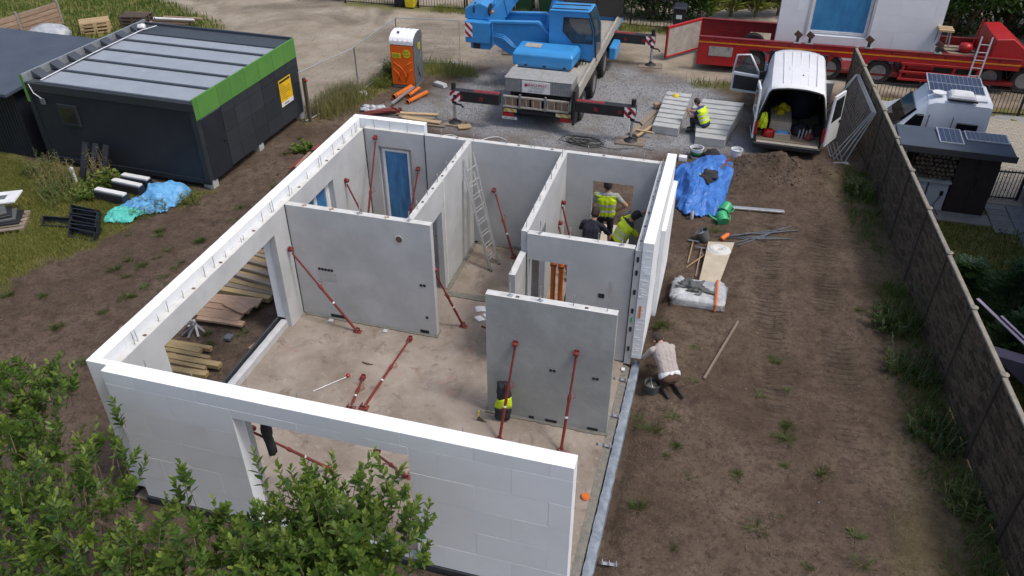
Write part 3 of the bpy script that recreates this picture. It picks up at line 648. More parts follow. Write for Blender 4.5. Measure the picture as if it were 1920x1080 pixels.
# ================================================================ braces, ladder and small things on the slab
def brace(label, head, foot, plate_n=None, mat='brace_red', flat=False, split=.55):
    """adjustable push-pull brace: wall shoe, thin upper tube, thick lower tube, collar with handle, foot plate"""
    a, b_ = Vector(head), Vector(foot); base = b_; root = thing('wall_brace', label, 'brace', tuple(base), 0, 'red steel wall braces')
    a = a-base; z0 = Vector((0, 0, 0)); d = (a-z0).normalized(); L = (a-z0).length; side = d.cross(Vector((0, 0, 1))).normalized()
    MB().tube([z0+d*.06, z0+d*L*split], .027, 10).build('outer_tube', mat, root, smooth=True, auto=True)
    MB().tube([z0+d*L*(split-.02), a-d*.1], .020, 10).build('inner_tube', mat, root, smooth=True, auto=True)
    c = z0+d*L*split
    col = MB().tube([c-d*.06, c-d*.02, c+d*.03, c+d*.06], [.031, .036, .036, .03], 10).build('collar', mat, root, smooth=True, auto=True)
    MB().tube([c+side*.05, c+side*.12+d*.05, c+side*.05+d*.14], .007, 6).build('collar_handle', 'brace_red_dull', col)
    # foot: base plate with two cheeks and a bolt
    mb = MB().box(-.09, .09, -.06, .06, -.03 if flat else 0, .012)
    for s in (-1, 1): mb.obox(side*s*.038+Vector((0, 0, .05)), (.08, .008, .09), Matrix((Vector((d.x, d.y, 0)).normalized() if abs(d.z) < .99 else Vector((1, 0, 0)), side, Vector((0, 0, 1)))).transposed())
    mb.build('foot_plate', 'brace_red_dull', root)
    MB().tube([-side*.055+Vector((0, 0, .055)), side*.055+Vector((0, 0, .055))], .011, 6).build('foot_bolt', 'galvanised', root)
    n = Vector(plate_n or (0, -1, 0)); tx = n.cross(Vector((0, 0, 1))).normalized()
    mat3 = Matrix((tx, n, Vector((0, 0, 1)))).transposed()
    hd = MB().obox(a+n*.012, (.08, .02, .1), mat3)
    hd.lathe([(.0, -.05), (.036, -.046), (.05, 0), (.036, .046), (0, .05)], 12, a+n*.06, Matrix((n, Vector((0, 0, 1)), tx)).transposed())
    hd.build('wall_shoe', mat, root, smooth=True, auto=True)
    for k in (.36,):
        p = z0+d*L*k; rr = .0283; MB().tube([p-d*.018, p+d*.018], rr, 10).build('sticker', 'sticker_white', root)
    return root
brace('red wall brace in the corner left of the socket holes', (.37, 5.36, 1.80), (1.77, 5.23, 0), (1, 0, 0))
brace('red wall brace at the right edge of the wide partition wall', (3.42, 5.72, 1.6), (3.92, 6.02, 0), (1, 0, 0))
brace('red wall brace with a yellow black vest hanging on it', (5.74, 3.65, 1.80), (5.62, 2.95, 0))
brace('red wall brace without vest on the free standing slab wall', (6.84, 3.65, 1.83), (6.77, 2.98, 0))
brace('tall red wall brace beside the blue terrace door', (.64, 9.45, 2.55), (.72, 7.9, 0))
brace('red wall brace leaning from the wall with the blue window', (.34, 8.19, 1.97), (1.35, 7.9, 0), (1, 0, 0))
brace('red wall brace right of the blue terrace door', (1.69, 9.45, 1.85), (1.58, 8.3, 0))
brace('dark red wall brace in the ladder room running to the back wall', (3.62, 9.45, 1.55), (4.25, 8.95, 0), mat='brace_red_dull')
brace('red wall brace high on the crew room partition', (5.375, 9.0, 1.7), (6.0, 8.45, 0), (1, 0, 0))
brace('red wall brace low on the crew room partition', (5.375, 8.75, 1.3), (5.75, 8.35, 0), (1, 0, 0), 'brace_red_dull')
brace('red brace in the shadow beside the bending worker', (7.47, 8.85, 1.75), (6.95, 8.0, 0), (-1, 0, 0))
brace('dull red brace under the bending workers arm', (7.47, 8.3, 1.3), (7.0, 7.6, 0), (-1, 0, 0), 'brace_red_dull')
brace('dull red brace leaning at the low wall stub', (5.43, 5.3, 1.4), (5.9, 5.1, 0), (1, 0, 0), 'brace_red_dull')
brace('dark red brace behind the jamb of the front opening', (2.42, .37, 1.9), (2.95, 1.5, 0), (0, 1, 0), 'brace_red_dull')
brace('red brace behind the lintel of the front opening', (4.5, .37, 2.0), (4.3, 1.7, 0), (0, 1, 0))
brace('long red brace lying on the floor from the partition wall', (2.99, 5.27, .08), (2.88, 3.08, .03), (0, -1, 0), flat=True)
brace('short red brace lying on the floor beside the long one', (2.53, 3.88, .07), (2.64, 3.0, .03), (0, -1, 0), flat=True)

# ladder against the partition
def ladder(name, label, a0, a1, w_, n, r=.018, mat='aluminium', wv=None, sec=False):
    a0, a1 = Vector(a0), Vector(a1); root = thing(name, label, 'ladder', tuple(a0)); d = a1-a0; wv = Vector(wv).normalized()
    for s in (-1, 1):
        MB().bar(wv*s*w_/2, d+wv*s*w_/2, .022, .055, up=wv).build('stile', mat, root, bev=.003)
        MB().obox(wv*s*w_/2, (.05, .05, .05)).build('foot', 'rubber', root)
    rung = None
    for k in range(1, n):
        p = d*k/n
        MB().tube([p-wv*w_/2, p+wv*w_/2], .014, 8).build('rung', mat, root, smooth=True, auto=True)
    return root
ladder('ladder', 'aluminium ladder leaning on the partition wall in the middle room', (3.86, 8.5, 0), (3.14, 9.0, 2.6), .42, 9, wv=(.25, .95, 0))
ladder('ladder', 'aluminium ladder set against the first, in the middle room', (3.93, 8.42, 0), (3.2, 8.85, 2.2), .36, 8, wv=(.25, .95, 0))
# measuring stick, papers, brackets, etc.
root = thing('measuring_stick', 'thin white stick with round red handle lying on the floor', 'stick', (2.18, 3.8, 0))
MB().tube([(0, 0, .02), (-.45, -.56, .02)], .009, 6).build('shaft', 'plastic_white', root)
MB().lathe([(0, -.03), (.035, -.025), (.042, 0), (.035, .025), (0, .03)], 12, (.02, .03, .04)).build('handle', 'lamp_red', root, smooth=True)
tag(MB().tube([(2.29, 4.32, .012), (2.4, 4.29, .02), (2.54, 4.30, .012)], [.012, .02, .008], 6).build('wood_sliver', 'wood_dark'), 'dark splinter of wood lying on the bare floor', 'wood')
for k, (x, y, a) in enumerate(((4.12, 6.73, .5), (4.22, 6.42, .9))):
    mb = MB(); n = 6
    mb.add([(Vector((i/n*.3-.15, j/n*.21-.1, .012+.015*math.sin(i*.9+k)))).to_tuple() for j in range(n+1) for i in range(n+1)], [(j*(n+1)+i, j*(n+1)+i+1, (j+1)*(n+1)+i+1, (j+1)*(n+1)+i) for j in range(n) for i in range(n)])
    o = mb.build('paper_sheet', 'paper', smooth=True); o.location = (x, y, 0); o.rotation_euler = (0, 0, a); s = o.modifiers.new('solid', 'SOLIDIFY'); s.thickness = .001
    tag(o, ('white paper sheet on the floor, the one farther from the slab wall', 'white paper sheet on the floor, half behind the slab wall')[k], 'paper')
tag(MB().tube([(4.3, 6.12, .02), (4.42, 6.08, .025), (4.6, 6.05, .02)], .018, 8).build('red_pipe', 'brace_red', smooth=True), 'short red pipe on the floor beside the slab wall and papers', 'pipe')
def bracket(x, y, z, rz, label):
    r = thing('wall_bracket', label, 'bracket', (x, y, z), rz, 'pale metal brackets along the slab edge')
    MB().box(-.13, .13, -.03, .03, 0, .008).build('base_plate', 'galvanised', r)
    for s in (-.11, 0, .11): MB().box(s-.005, s+.005, -.03, .03, .008, .07).build('web', 'galvanised', r)
bl = 'pale metal bracket fixed on the slab edge beside the foil strip'
for (x, y) in ((7.50, 5.22), (7.52, 4.17), (7.50, 3.36)): bracket(x, y, 0.001, .05, bl)
bracket(8.0, 1.12, gz(8, 1.12)+.02, .1, 'loose pale metal bracket lying on the soil')
tag(MB().box(7.46, 7.53, 5.48, 5.56, .0, .04).build('spacer_block', 'plastic_white', bev=.006), 'small white spacer block on the slab by the orange label', 'block')
tag(MB().box(7.30, 7.36, 1.02, 1.1, .001, .03).build('spacer_block', 'plastic_white', bev=.006), 'small white spacer block by the end of the front wall', 'block')
mb = MB().lathe([(0, 0), (.075, 0), (.08, .03), (.06, .06), (0, .062)], 18); o = mb.build('tape_roll', 'pipe_orange', smooth=True, auto=True); o.location = (7.40, 2.08, .001); tag(o, 'small orange disc lying on the slab near the front wall end', 'roll')
for k, (x, y) in enumerate(((1.05, 5.42), (2.35, 5.40))):
    tag(MB().box(x-.05, x+.05, y-.05, y+.05, .0, .035).build('spacer_block', 'sill_grey', bev=.004), ('pale spacer block at the wall foot near the corner brace', 'pale spacer block at the wall foot near the long lying brace')[k], 'block')
# trowel-like corner tool at slab wall
root = thing('corner_tool', 'dark steel corner tool with yellow grip at the slab wall foot', 'tool', (5.16, 3.35, 0))
MB().prism([(-.1, 0), (.1, 0), (-.06, .14)], 'y', -.01, .01).build('blade', 'wood_dark', root); MB().tube([(-.06, 0, .12), (-.05, 0, .26)], .014, 8).build('grip', 'bin_yellow', root)
# two orange pipes and a yellow black tool in the doorway room
for k, (x, y) in enumerate(((5.62, 7.2), (5.8, 7.15))):
    r = thing('drain_pipe', ('orange drain pipe standing in the doorway room, nearer the jamb', 'orange drain pipe standing in the doorway room, nearer the yellow drill')[k], 'pipe', (x, y, 0))
    MB().lathe([(.055, 0), (.055, 1.1), (.068, 1.12), (.07, 1.28), (.06, 1.3), (.06, 1.2), (.0, 1.2)], 16).build('tube', 'pipe_orange', r, smooth=True, auto=True)
    MB().lathe([(.072, 1.17), (.072, 1.2)], 16).build('seal_ring', 'rubber', r)
root = thing('power_drill', 'yellow and black drill standing beside the orange pipes', 'drill', (5.98, 7.3, .0))
MB().box(-.1, .1, -.07, .07, 0, .35).build('case', 'plastic_black', root, bev=.02); MB().box(-.06, .06, -.05, .05, .35, .62).build('body', 'bin_yellow', root, bev=.02)
MB().tube([(0, 0, .6), (.08, .02, .9), (-.02, 0, 1.0)], .012, 6).build('cord', 'cable', root)
# hi-vis jacket hanging on the brace
def jacket(name, label, cat, loc, rz, lying=False):
    r = thing(name, label, cat, loc, rz); n = 14; m_ = 10; rings = []
    for i in range(n+1):
        t = i/n; wd = .085+.05*math.sin(t*2.6)+.02*rnd.random(); dp = .07+.03*math.sin(t*5); ring = []
        for j in range(16):
            a = 2*math.pi*j/16; k = 1+.22*math.sin(a*3+t*4)+.12*(rnd.random()-.5)
            ring.append((wd*k*math.cos(a), dp*k*math.sin(a), .9*(1-t)) if not lying else (wd*1.5*k*math.cos(a), (t-.5)*.7, .05+dp*1.2*k*math.sin(a)))
        rings.append(ring)
    MB().loft(rings[:6]).build('upper', 'cloth_dark', r, smooth=True)
    MB().loft(rings[5:10]).build('panel', 'vest_yellow', r, smooth=True)
    MB().loft(rings[9:]).build('lower', 'cloth_dark', r, smooth=True)
    return r
jacket('work_jacket', 'black and yellow work jacket hanging on a brace at the slab wall', 'jacket', (5.55, 3.46, .06), .2)
# dark coat behind the front opening jamb
mb = MB(); rings = []
for i in range(10):
    t = i/9; rings.append([((.07+.03*math.sin(t*6+j))*math.cos(j*.785)*(1+.2*rnd.random()), (.07+.02*math.sin(t*9+j))*math.sin(j*.785), .85*(1-t)) for j in range(8)])
o = mb.loft(rings).build('coat', 'cloth_dark', smooth=True); o.location = (2.62, .5, 1.35); tag(o, 'black coat hanging behind the jamb of the front opening', 'coat')

# ================================================================ people
def caps(mb, a, b_, ra, rb, n=12):
    a, b_ = Vector(a), Vector(b_); d = b_-a; L = d.length
    if L < 1e-5: d = Vector((0, 0, 1)); L = 1e-4
    d = d.normalized(); pts, rs = [], []
    for k in range(5): t = math.pi/2*(1-k/4); pts.append(a-d*ra*math.sin(t)); rs.append(max(.001, ra*math.cos(t)))
    for k in range(5): t = math.pi/2*k/4; pts.append(b_+d*rb*math.sin(t)); rs.append(max(.001, rb*math.cos(t)))
    mb.tube(pts, rs, n)
def person(label, loc, rz, J, look, vest=False, scale=1.0, cap=False):
    """J: joint positions (facing +y); one skin made from tapered limbs merged into a continuous surface"""
    V = lambda k: Vector(J[k]); S = []   # (a, b, ra, rb, tag)
    pel, ch, nk, hd = V('pelvis'), V('chest'), V('neck'), V('head'); up = (ch-pel).normalized()
    lat = (V('shR')-V('shL')).normalized(); latp = (V('hipR')-V('hipL')).normalized()
    mid = pel.lerp(ch, .5); fr = lat.cross(up).normalized()*-1
    for s in (-1, 1):
        S.append((pel+latp*s*.075, mid+lat*s*.075, .125, .115, 'torso')); S.append((mid+lat*s*.075, ch+lat*s*.09, .115, .125, 'torso'))
        S.append((ch+lat*s*.07, nk+lat*s*.06-up*.06, .12, .08, 'torso'))
    S += [(pel, mid, .13, .12, 'torso'), (mid, ch, .12, .125, 'torso'), (ch, nk-up*.05, .125, .085, 'torso')]
    S.append((pel-up*.04+latp*.06, pel-up*.04-latp*.06, .13, .13, 'legs'))
    S.append((nk-up*.05, nk.lerp(hd, .45), .058, .052, 'skin'))
    hu = (hd-nk).normalized(); hf = Vector(J.get('face', tuple(fr))).normalized(); hs = hf.cross(hu).normalized()
    S += [(hd-hf*.02, hd+hu*.05-hf*.015, .092, .095, 'hair' if not cap else 'cap'), (hd+hf*.025-hu*.01, hd+hf*.035-hu*.075, .074, .055, 'skin'), (hd+hf*.095-hu*.015, hd+hf*.108-hu*.04, .014, .019, 'skin')]
    for s in (-1, 1): S.append((hd+hs*s*.085-hu*.01, hd+hs*s*.09-hu*.045, .016, .014, 'skin'))
    if cap: S.append((hd+hf*.07+hu*.055, hd+hf*.15+hu*.035, .035, .02, 'cap'))
    for s, q in (('L', -1), ('R', 1)):
        sh, el, wr = V('sh'+s), V('el'+s), V('wr'+s)
        S += [(nk-up*.07, sh, .06, .068, 'torso'), (sh, sh.lerp(el, .55), .068, .055, 'sleeve'), (sh.lerp(el, .55), el, .052, .046, look.get('elbow', 'sleeve')), (el, wr, .045, .031, look.get('fore', 'skin'))]
        hdv = (wr-el).normalized(); hd_t = Vector(J.get('hand'+s, tuple(hdv))).normalized(); pn = hd_t.cross(Vector((0, 0, 1)))
        pn = pn.normalized() if pn.length > .1 else Vector((1, 0, 0)); pb = pn.cross(hd_t); h_ = look.get('hand', 'skin')
        S.append((wr, wr+hd_t*.075, .032, .04, h_))
        for k in range(4):
            b0 = wr+hd_t*.085+pn*(k-1.5)*.021; L = (.066, .078, .072, .055)[k]
            b1 = b0+hd_t*L*.55+pb*-.012; b2 = b1+hd_t*L*.35+pb*-.035; S += [(b0, b1, .0105, .010, h_), (b1, b2, .010, .0085, h_)]
        t0 = wr+hd_t*.03+pn*-.034*q; S += [(t0, t0+hd_t*.045-pn*q*.025, .012, .0105, h_), (t0+hd_t*.045-pn*q*.025, t0+hd_t*.075-pn*q*.02-pb*.015, .0105, .009, h_)]
        hp, kn, an, to = V('hip'+s), V('kn'+s), V('an'+s), V('to'+s)
        S += [(hp, kn, .088, .06, 'legs'), (kn, kn.lerp(an, .35), .058, .058, look.get('shin', 'legs')), (kn.lerp(an, .35), an, .056, .042, look.get('shin', 'legs')), (an, an.lerp(to, .2), .048, .05, 'shoe'), (an-(to-an).normalized()*.03, to, .046, .036, 'shoe')]
    mb = MB()
    for a, b_, ra, rb, _ in S: caps(mb, a, b_, ra, rb)
    me = mb.mesh('person', 'skin'); tmp = bpy.data.objects.new('tmp', me); C.objects.link(tmp)
    rm = tmp.modifiers.new('r', 'REMESH'); rm.mode = 'VOXEL'; rm.voxel_size = .0095; sm = tmp.modifiers.new('s', 'SMOOTH'); sm.iterations = 3; sm.factor = .5
    dg = bpy.context.evaluated_depsgraph_get(); bm_ = bpy.data.meshes.new_from_object(tmp.evaluated_get(dg)); bpy.data.objects.remove(tmp)
    co = np.empty(len(bm_.vertices)*3); bm_.vertices.foreach_get('co', co); co = co.reshape(-1, 3)
    # folds in the cloth
    nrm = np.empty(len(bm_.vertices)*3); bm_.vertices.foreach_get('normal', nrm); nrm = nrm.reshape(-1, 3)
    fc = np.empty(len(bm_.polygons)*3); bm_.polygons.foreach_get('center', fc); fc = fc.reshape(-1, 3)
    def near(P):
        best = np.full(len(P), 1e9); ti = np.zeros(len(P), int)
        for i, (a, b_, ra, rb, _) in enumerate(S):
            A = np.array(a); D = np.array(b_)-A; t = np.clip((P-A)@D/max(1e-9, D@D), 0, 1); d_ = np.linalg.norm(P-A-t[:, None]*D, axis=1)-(ra+(rb-ra)*t)
            k = d_ < best; best[k] = d_[k]; ti[k] = i
        return ti
    tags = np.array([s[4] for s in S]); ft = tags[near(fc)]; vt = tags[near(co)]
    cl = np.isin(vt, ['torso', 'sleeve', 'legs']); wv = (fbm(co[:, 0]*14+co[:, 2]*9, co[:, 2]*16+co[:, 1]*11, 3)-.5)*.014
    co = co + nrm*(wv*cl)[:, None]; bm_.vertices.foreach_set('co', co.reshape(-1))
    names = ['skin', 'torso', 'sleeve', 'legs', 'shoe', 'hair', 'cap']; bm_.materials.clear()
    for n_ in names: bm_.materials.append(M[look.get(n_, {'skin': 'skin', 'torso': 'cloth_dark', 'sleeve': 'cloth_dark', 'legs': 'cloth_dark', 'shoe': 'boot', 'hair': 'hair', 'cap': 'cloth_dark'}[n_])])
    if look.get('glove'): bm_.materials.append(M[look['glove']]); names.append('glove')
    bm_.polygons.foreach_set('material_index', [names.index(t) if t in names else 0 for t in ft]); bm_.polygons.foreach_set('use_smooth', [True]*len(bm_.polygons))
    bm_.update()
    root = thing('person', label, 'person', loc, rz); root.scale = (scale,)*3
    body = bpy.data.objects.new('body', bm_); C.objects.link(body); body.parent = root
    if look.get('hem') or vest:                       # a waistcoat over the torso, or the shirt tail
        bm = bmesh.new(); bm.from_mesh(bm_); bm.faces.ensure_lookup_table()
        U_ = np.array(up); h0 = np.array(pel); hh = (fc-h0)@U_; L = float((nk-pel).dot(up))
        keep = (ft == 'torso') & (hh > (.02 if vest else -.02)*1) & (hh < L-.05) if vest else (ft == 'torso') & (hh < .045) & (hh > -.06)
        bmesh.ops.delete(bm, geom=[f for f in bm.faces if not keep[f.index]], context='FACES')
        bm.normal_update()
        for v_ in bm.verts: v_.co += v_.normal*.014
        for f in bm.faces:
            h_ = (np.array(f.calc_center_median())-h0)@U_; f.material_index = 1 if vest and (abs(h_-.14) < .028 or abs(h_-.27) < .026) else 0
        vm = bpy.data.meshes.new('vest'); bm.to_mesh(vm); bm.free(); vm.materials.append(M['vest_yellow' if vest else look['hem']]); vm.materials.append(M['vest_band'])
        vm.polygons.foreach_set('use_smooth', [True]*len(vm.polygons))
        vo = bpy.data.objects.new('vest' if vest else 'shirt_tail', vm); C.objects.link(vo); vo.parent = root
        so = vo.modifiers.new('t', 'SOLIDIFY'); so.thickness = .008
    return root
# standing man in the doorway, seen from behind, hand on hip
person('man in yellow vest and dark shorts standing in the back doorway', (6.28, 10.0, -.12), R(6), dict(
    pelvis=(0, 0, .98), chest=(0, -.01, 1.32), neck=(0, -.02, 1.52), head=(.0, .01, 1.68), shL=(-.20, -.01, 1.44), shR=(.20, -.01, 1.44),
    elL=(-.33, -.03, 1.18), wrL=(-.22, .14, 1.02), elR=(.42, -.04, 1.25), wrR=(.22, .04, 1.06), handR=(-.8, .4, -.2), handL=(.5, .6, -.3),
    hipL=(-.1, 0, .93), hipR=(.1, 0, .93), knL=(-.13, .03, .5), anL=(-.15, -.02, .08), toL=(-.17, .15, .04), knR=(.12, .04, .5), anR=(.14, -.02, .08), toR=(.17, .15, .04), face=(-.3, 1, -.1)),
    dict(torso='cloth_grey', sleeve='cloth_grey', legs='cloth_dark', elbow='skin', shin='skin'), vest=True, scale=1.12)
# man in navy, bending over in front of him
person('man in dark navy jacket crouching with his back turned, beside the bending worker', (6.12, 8.95, 0), R(-10), dict(
    pelvis=(0, -.08, .72), chest=(0, .04, 1.02), neck=(0, .12, 1.2), head=(.0, .2, 1.34), shL=(-.2, .08, 1.13), shR=(.2, .08, 1.13),
    elL=(-.32, .2, .9), wrL=(-.2, .42, .8), elR=(.33, .18, .92), wrR=(.22, .4, .8),
    hipL=(-.1, -.06, .68), hipR=(.1, -.06, .68), knL=(-.17, .3, .5), anL=(-.16, -.02, .08), toL=(-.18, .15, .04), knR=(.17, .3, .5), anR=(.16, -.02, .08), toR=(.18, .15, .04), face=(0, 1, -.35)),
    dict(torso='cloth_navy', sleeve='cloth_navy', fore='sleeve', legs='cloth_navy'), scale=1.08)
# man in black cap reaching to the wall
person('man in black cap and yellow black vest reaching to the wall', (6.86, 9.0, 0), R(-62), dict(
    pelvis=(0, -.12, .86), chest=(0, .03, 1.16), neck=(.0, .14, 1.33), head=(.02, .24, 1.46), shL=(-.2, .06, 1.27), shR=(.2, .1, 1.25),
    elL=(-.3, .33, 1.3), wrL=(-.2, .56, 1.42), elR=(.24, .3, 1.02), wrR=(.2, .52, .95), handL=(.2, 1, .3), handR=(-.2, 1, 0),
    hipL=(-.1, -.1, .82), hipR=(.1, -.1, .82), knL=(-.14, .08, .45), anL=(-.14, -.12, .08), toL=(-.15, .07, .04), knR=(.13, .14, .45), anR=(.14, 0, .08), toR=(.15, .18, .04), face=(-.2, 1, -.5)),
    dict(torso='cloth_dark', sleeve='vest_yellow', legs='cloth_dark', elbow='skin', glove='glove', hand='glove'), vest=True, scale=1.06, cap=True)
# man sitting on the stair flight, looking at his hands
person('man in blue shirt and yellow vest sitting on a concrete stair flight', (8.14, 18.15, .02), R(68), dict(
    pelvis=(0, 0, .12), chest=(0, .14, .44), neck=(0, .24, .62), head=(0, .36, .74), shL=(-.19, .19, .54), shR=(.19, .19, .54),
    elL=(-.25, .38, .34), wrL=(-.08, .58, .38), elR=(.26, .36, .33), wrR=(.08, .58, .36), handL=(.3, 1, .5), handR=(-.3, 1, .5),
    hipL=(-.1, .02, .1), hipR=(.1, .02, .1), knL=(-.14, .42, .2), anL=(-.12, .36, -.2), toL=(-.13, .54, -.27), knR=(.14, .4, .18), anR=(.14, .46, -.2), toR=(.15, .64, -.27), face=(0, .75, -.65)),
    dict(torso='cloth_blue', sleeve='cloth_blue', elbow='skin', legs='cloth_dark'), vest=True, scale=1.0)
# man kneeling beside the wall, bent forward
person('man in pale pink pullover kneeling on the soil by the wall', (8.35, 5.64, -.31), R(30), dict(
    pelvis=(0, -.14, .38), chest=(.0, .17, .66), neck=(0, .33, .76), head=(-.02, .46, .78), shL=(-.2, .27, .68), shR=(.19, .27, .68),
    elL=(-.30, .40, .42), wrL=(-.24, .58, .24), elR=(.27, .38, .42), wrR=(.10, .56, .22), handL=(.2, .9, -.3), handR=(-.2, .9, -.3),
    hipL=(-.11, -.14, .36), hipR=(.11, -.14, .36), knL=(-.15, .16, .08), anL=(-.10, -.24, .09), toL=(-.09, -.38, .05), knR=(.17, .12, .08), anR=(.16, -.28, .09), toR=(.18, -.43, .05), face=(0, .5, -.9)),
    dict(torso='cloth_pink', sleeve='cloth_pink', fore='skin', legs='cloth_brown', hem='cloth_white'), scale=1.08)
# ================================================================ vehicles
def wheel(parent, loc, r=.5, w_=.3, rim='rim_grey', side=1, axis='x', name='wheel'):
    """tyre with tread and a dished rim with bolts; axis is the axle's direction, side the outer face"""
    t = thing_part(name, parent, loc)
    A = Matrix.Rotation(R(90), 3, 'Y') if axis == 'x' else Matrix.Rotation(R(-90), 3, 'X')
    if side < 0: A = A @ Matrix.Rotation(R(180), 3, 'X')
    h = w_/2
    prof = [(r*.60, -h*.9), (r*.72, -h), (r*.93, -h*.95), (r, -h*.72), (r, h*.72), (r*.93, h*.95), (r*.72, h), (r*.60, h*.9), (r*.58, h*.5), (r*.58, -h*.5), (r*.60, -h*.9)]
    mb = MB().lathe(prof, 28, mat=A)
    for k in range(30):
        a = 2*math.pi*k/30; mb.obox(A @ Vector((r*math.cos(a), r*math.sin(a), 0)), (.02, .04, w_*.8), A @ Matrix.Rotation(a, 3, 'Z'))
    mb.build('tyre', 'tyre', t, smooth=True, auto=True)
    rm = MB().lathe([(r*.60, h*.88), (r*.55, h*.8), (r*.50, h*.3), (r*.30, h*.22), (r*.27, h*.55), (r*.16, h*.62), (0, h*.62)], 24, mat=A)
    rm.build('rim', rim, t, smooth=True, auto=True)
    bm_ = MB()
    for k in range(8):
        a = 2*math.pi*k/8; p = A @ Vector((r*.36*math.cos(a), r*.36*math.sin(a), h*.3)); bm_.tube([p-A @ Vector((0, 0, .03)), p+A @ Vector((0, 0, .03))], r*.04, 6)
    bm_.build('wheel_bolts', 'rim_grey', t); return t
def thing_part(name, parent, loc=(0, 0, 0), rot=None):
    """a part that groups its own pieces"""
    o = bpy.data.objects.new(name, None); C.objects.link(o); o.parent = parent; o.location = loc; o.empty_display_size = .1
    if rot: o.rotation_euler = rot
    return o
def sec(y, xb, xs, xr, zb, zs, zr, arch=.05):
    """body section of a van at y: sill, waist, roof edge with a cambered roof"""
    half = [(xb, zb), (xb+.015, zb+.25), (xs, zs), (xs-.03, zs+.25), (xr+.06, zr-.14), (xr, zr-.04), (xr-.14, zr), (xr*.4, zr+arch*.8), (0, zr+arch)]
    L = [(-x, y, z) for x, z in half]; return L + [(x, y, z) for x, z in reversed(half[:-1])]
# ---------------------------------------------------------------- white delivery van, rear open
van = thing('delivery_van', 'white delivery van with rear doors open, tools and crates inside', 'van', (10.70, 17.33, G0), R(-1.5)); van.scale = (1.06, 1.06, 1.06)
secs = [sec(0, .93, .96, .70, .36, .95, 2.0), sec(.25, .94, .97, .72, .34, .95, 2.03), sec(1.5, .95, .98, .73, .34, .95, 2.05), sec(3.1, .95, .98, .73, .34, .95, 2.03), sec(3.5, .95, .98, .70, .34, .95, 1.96)]
sh = MB().loft(secs, closed=False, cap=False).build('body', 'white_paint', van, smooth=True, auto=True, fix=False)
sd_ = sh.modifiers.new('t', 'SOLIDIFY'); sd_.thickness = .035; sd_.offset = -1
fr = [sec(3.5, .95, .98, .70, .34, .95, 1.96), sec(4.05, .95, .97, .66, .36, .95, 1.55, .04), sec(4.45, .93, .95, .70, .36, .85, 1.12, .04), sec(5.0, .88, .9, .7, .38, .72, .92, .03), sec(5.15, .8, .82, .66, .42, .6, .72, .02)]
MB().loft(fr, closed=False, cap=False).build('cab', 'white_paint', van, smooth=True, auto=True, fix=False)
MB().prism([(3.42, 1.93), (3.45, 1.98), (4.42, 1.16), (4.38, 1.11)], 'x', -.62, .62).build('windscreen', 'glass_dark', van)
MB().box(-.92, .92, .02, 3.4, .36, .42).build('cargo_floor', 'wood_old', van)
MB().box(-.88, .88, 3.3, 3.36, .42, 1.98).build('bulkhead', 'van_dark', van)
lin = [[(x*.955, y, .36+(z-.36)*.965) for (x, y, z) in sec(y, .93, .96, .71, .36, .95, 2.0)] for y in (.06, 1.6, 3.3)]
MB().loft(lin, closed=False, cap=False).build('lining', 'van_dark', van, fix=False)
# rubber door frame
pts = [Vector((x*.975, -.005, .36+(z-.36)*.985)) for x, y, z in sec(0, .93, .96, .70, .36, .95, 2.0)]
MB().tube(pts, .028, 6).build('door_seal', 'rubber', van)
MB().box(-.95, .95, -.16, .02, .22, .38).build('bumper', 'plastic_black', van, bev=.03); MB().box(-.86, .86, -.15, .0, .381, .40).build('step_plate', 'deck_dust', van)
for s in (-1, 1):
    MB().box(min(s*.90, s*.985), max(s*.90, s*.985), -.03, .05, .55, .98).build('tail_lamp', 'lamp_red', van, bev=.01)
for x in (-.45, -.2, .05, .3, .55): MB().tube([(x*.9, .3, 2.075), (x, 3.0, 2.10)], .012, 6).build('roof_rib', 'white_paint', van)
MB().box(-.28, .28, 1.35, 1.62, 2.075, 2.11).build('roof_hatch', 'white_paint', van, bev=.015)
MB().lathe([(.03, 0), (.012, .03), (0, .035)], 8, (.12, 1.0, 2.085)).build('antenna_base', 'rubber', van)
for s in (-1, 1):
    for y in (.95, 4.35): wheel(van, (s*.83, y, .33), .33, .22, 'rim_grey', s)
# side glazing and sliding door line, left side (towards the stairs)
MB().prism([(2.35, 1.12), (3.3, 1.12), (3.3, 1.62), (2.4, 1.62)], 'x', -.966, -.90).build('side_window', 'glass_dark', van)
MB().box(-.993, -.975, .9, .93, .45, 1.8).build('door_groove', 'rubber', van); MB().box(-.993, -.975, 2.2, 2.23, .45, 1.7).build('door_groove', 'rubber', van)
MB().box(-1.0, -.97, .3, 2.2, 1.02, 1.06).build('slide_rail', 'rubber', van)
# rear doors: left one folded round against the side, right one standing open
def rear_door(loc, rz, lab):
    d = thing_part('rear_door', van, loc, (0, 0, rz)); d['label'] = lab
    MB().prism([(0, .42), (.86, .42), (.86, 1.0), (.80, 1.9), (.06, 1.93), (0, 1.05)], 'y', -.03, .03).build('door_skin', 'white_paint', d, bev=.015)
    MB().prism([(.1, 1.12), (.78, 1.12), (.73, 1.78), (.12, 1.80)], 'y', -.034, .034).build('door_window', 'glass_dark', d)
    MB().box(.08, .78, .032, .045, .55, 1.0).build('door_lining', 'van_dark', d); MB().box(.72, .8, -.06, -.03, .95, 1.02).build('handle', 'rubber', d)
rear_door((-.99, -.02, 0), R(96), 'open rear door folded back along the side'); rear_door((1.0, -.03, 0), R(66), 'open rear door standing out')
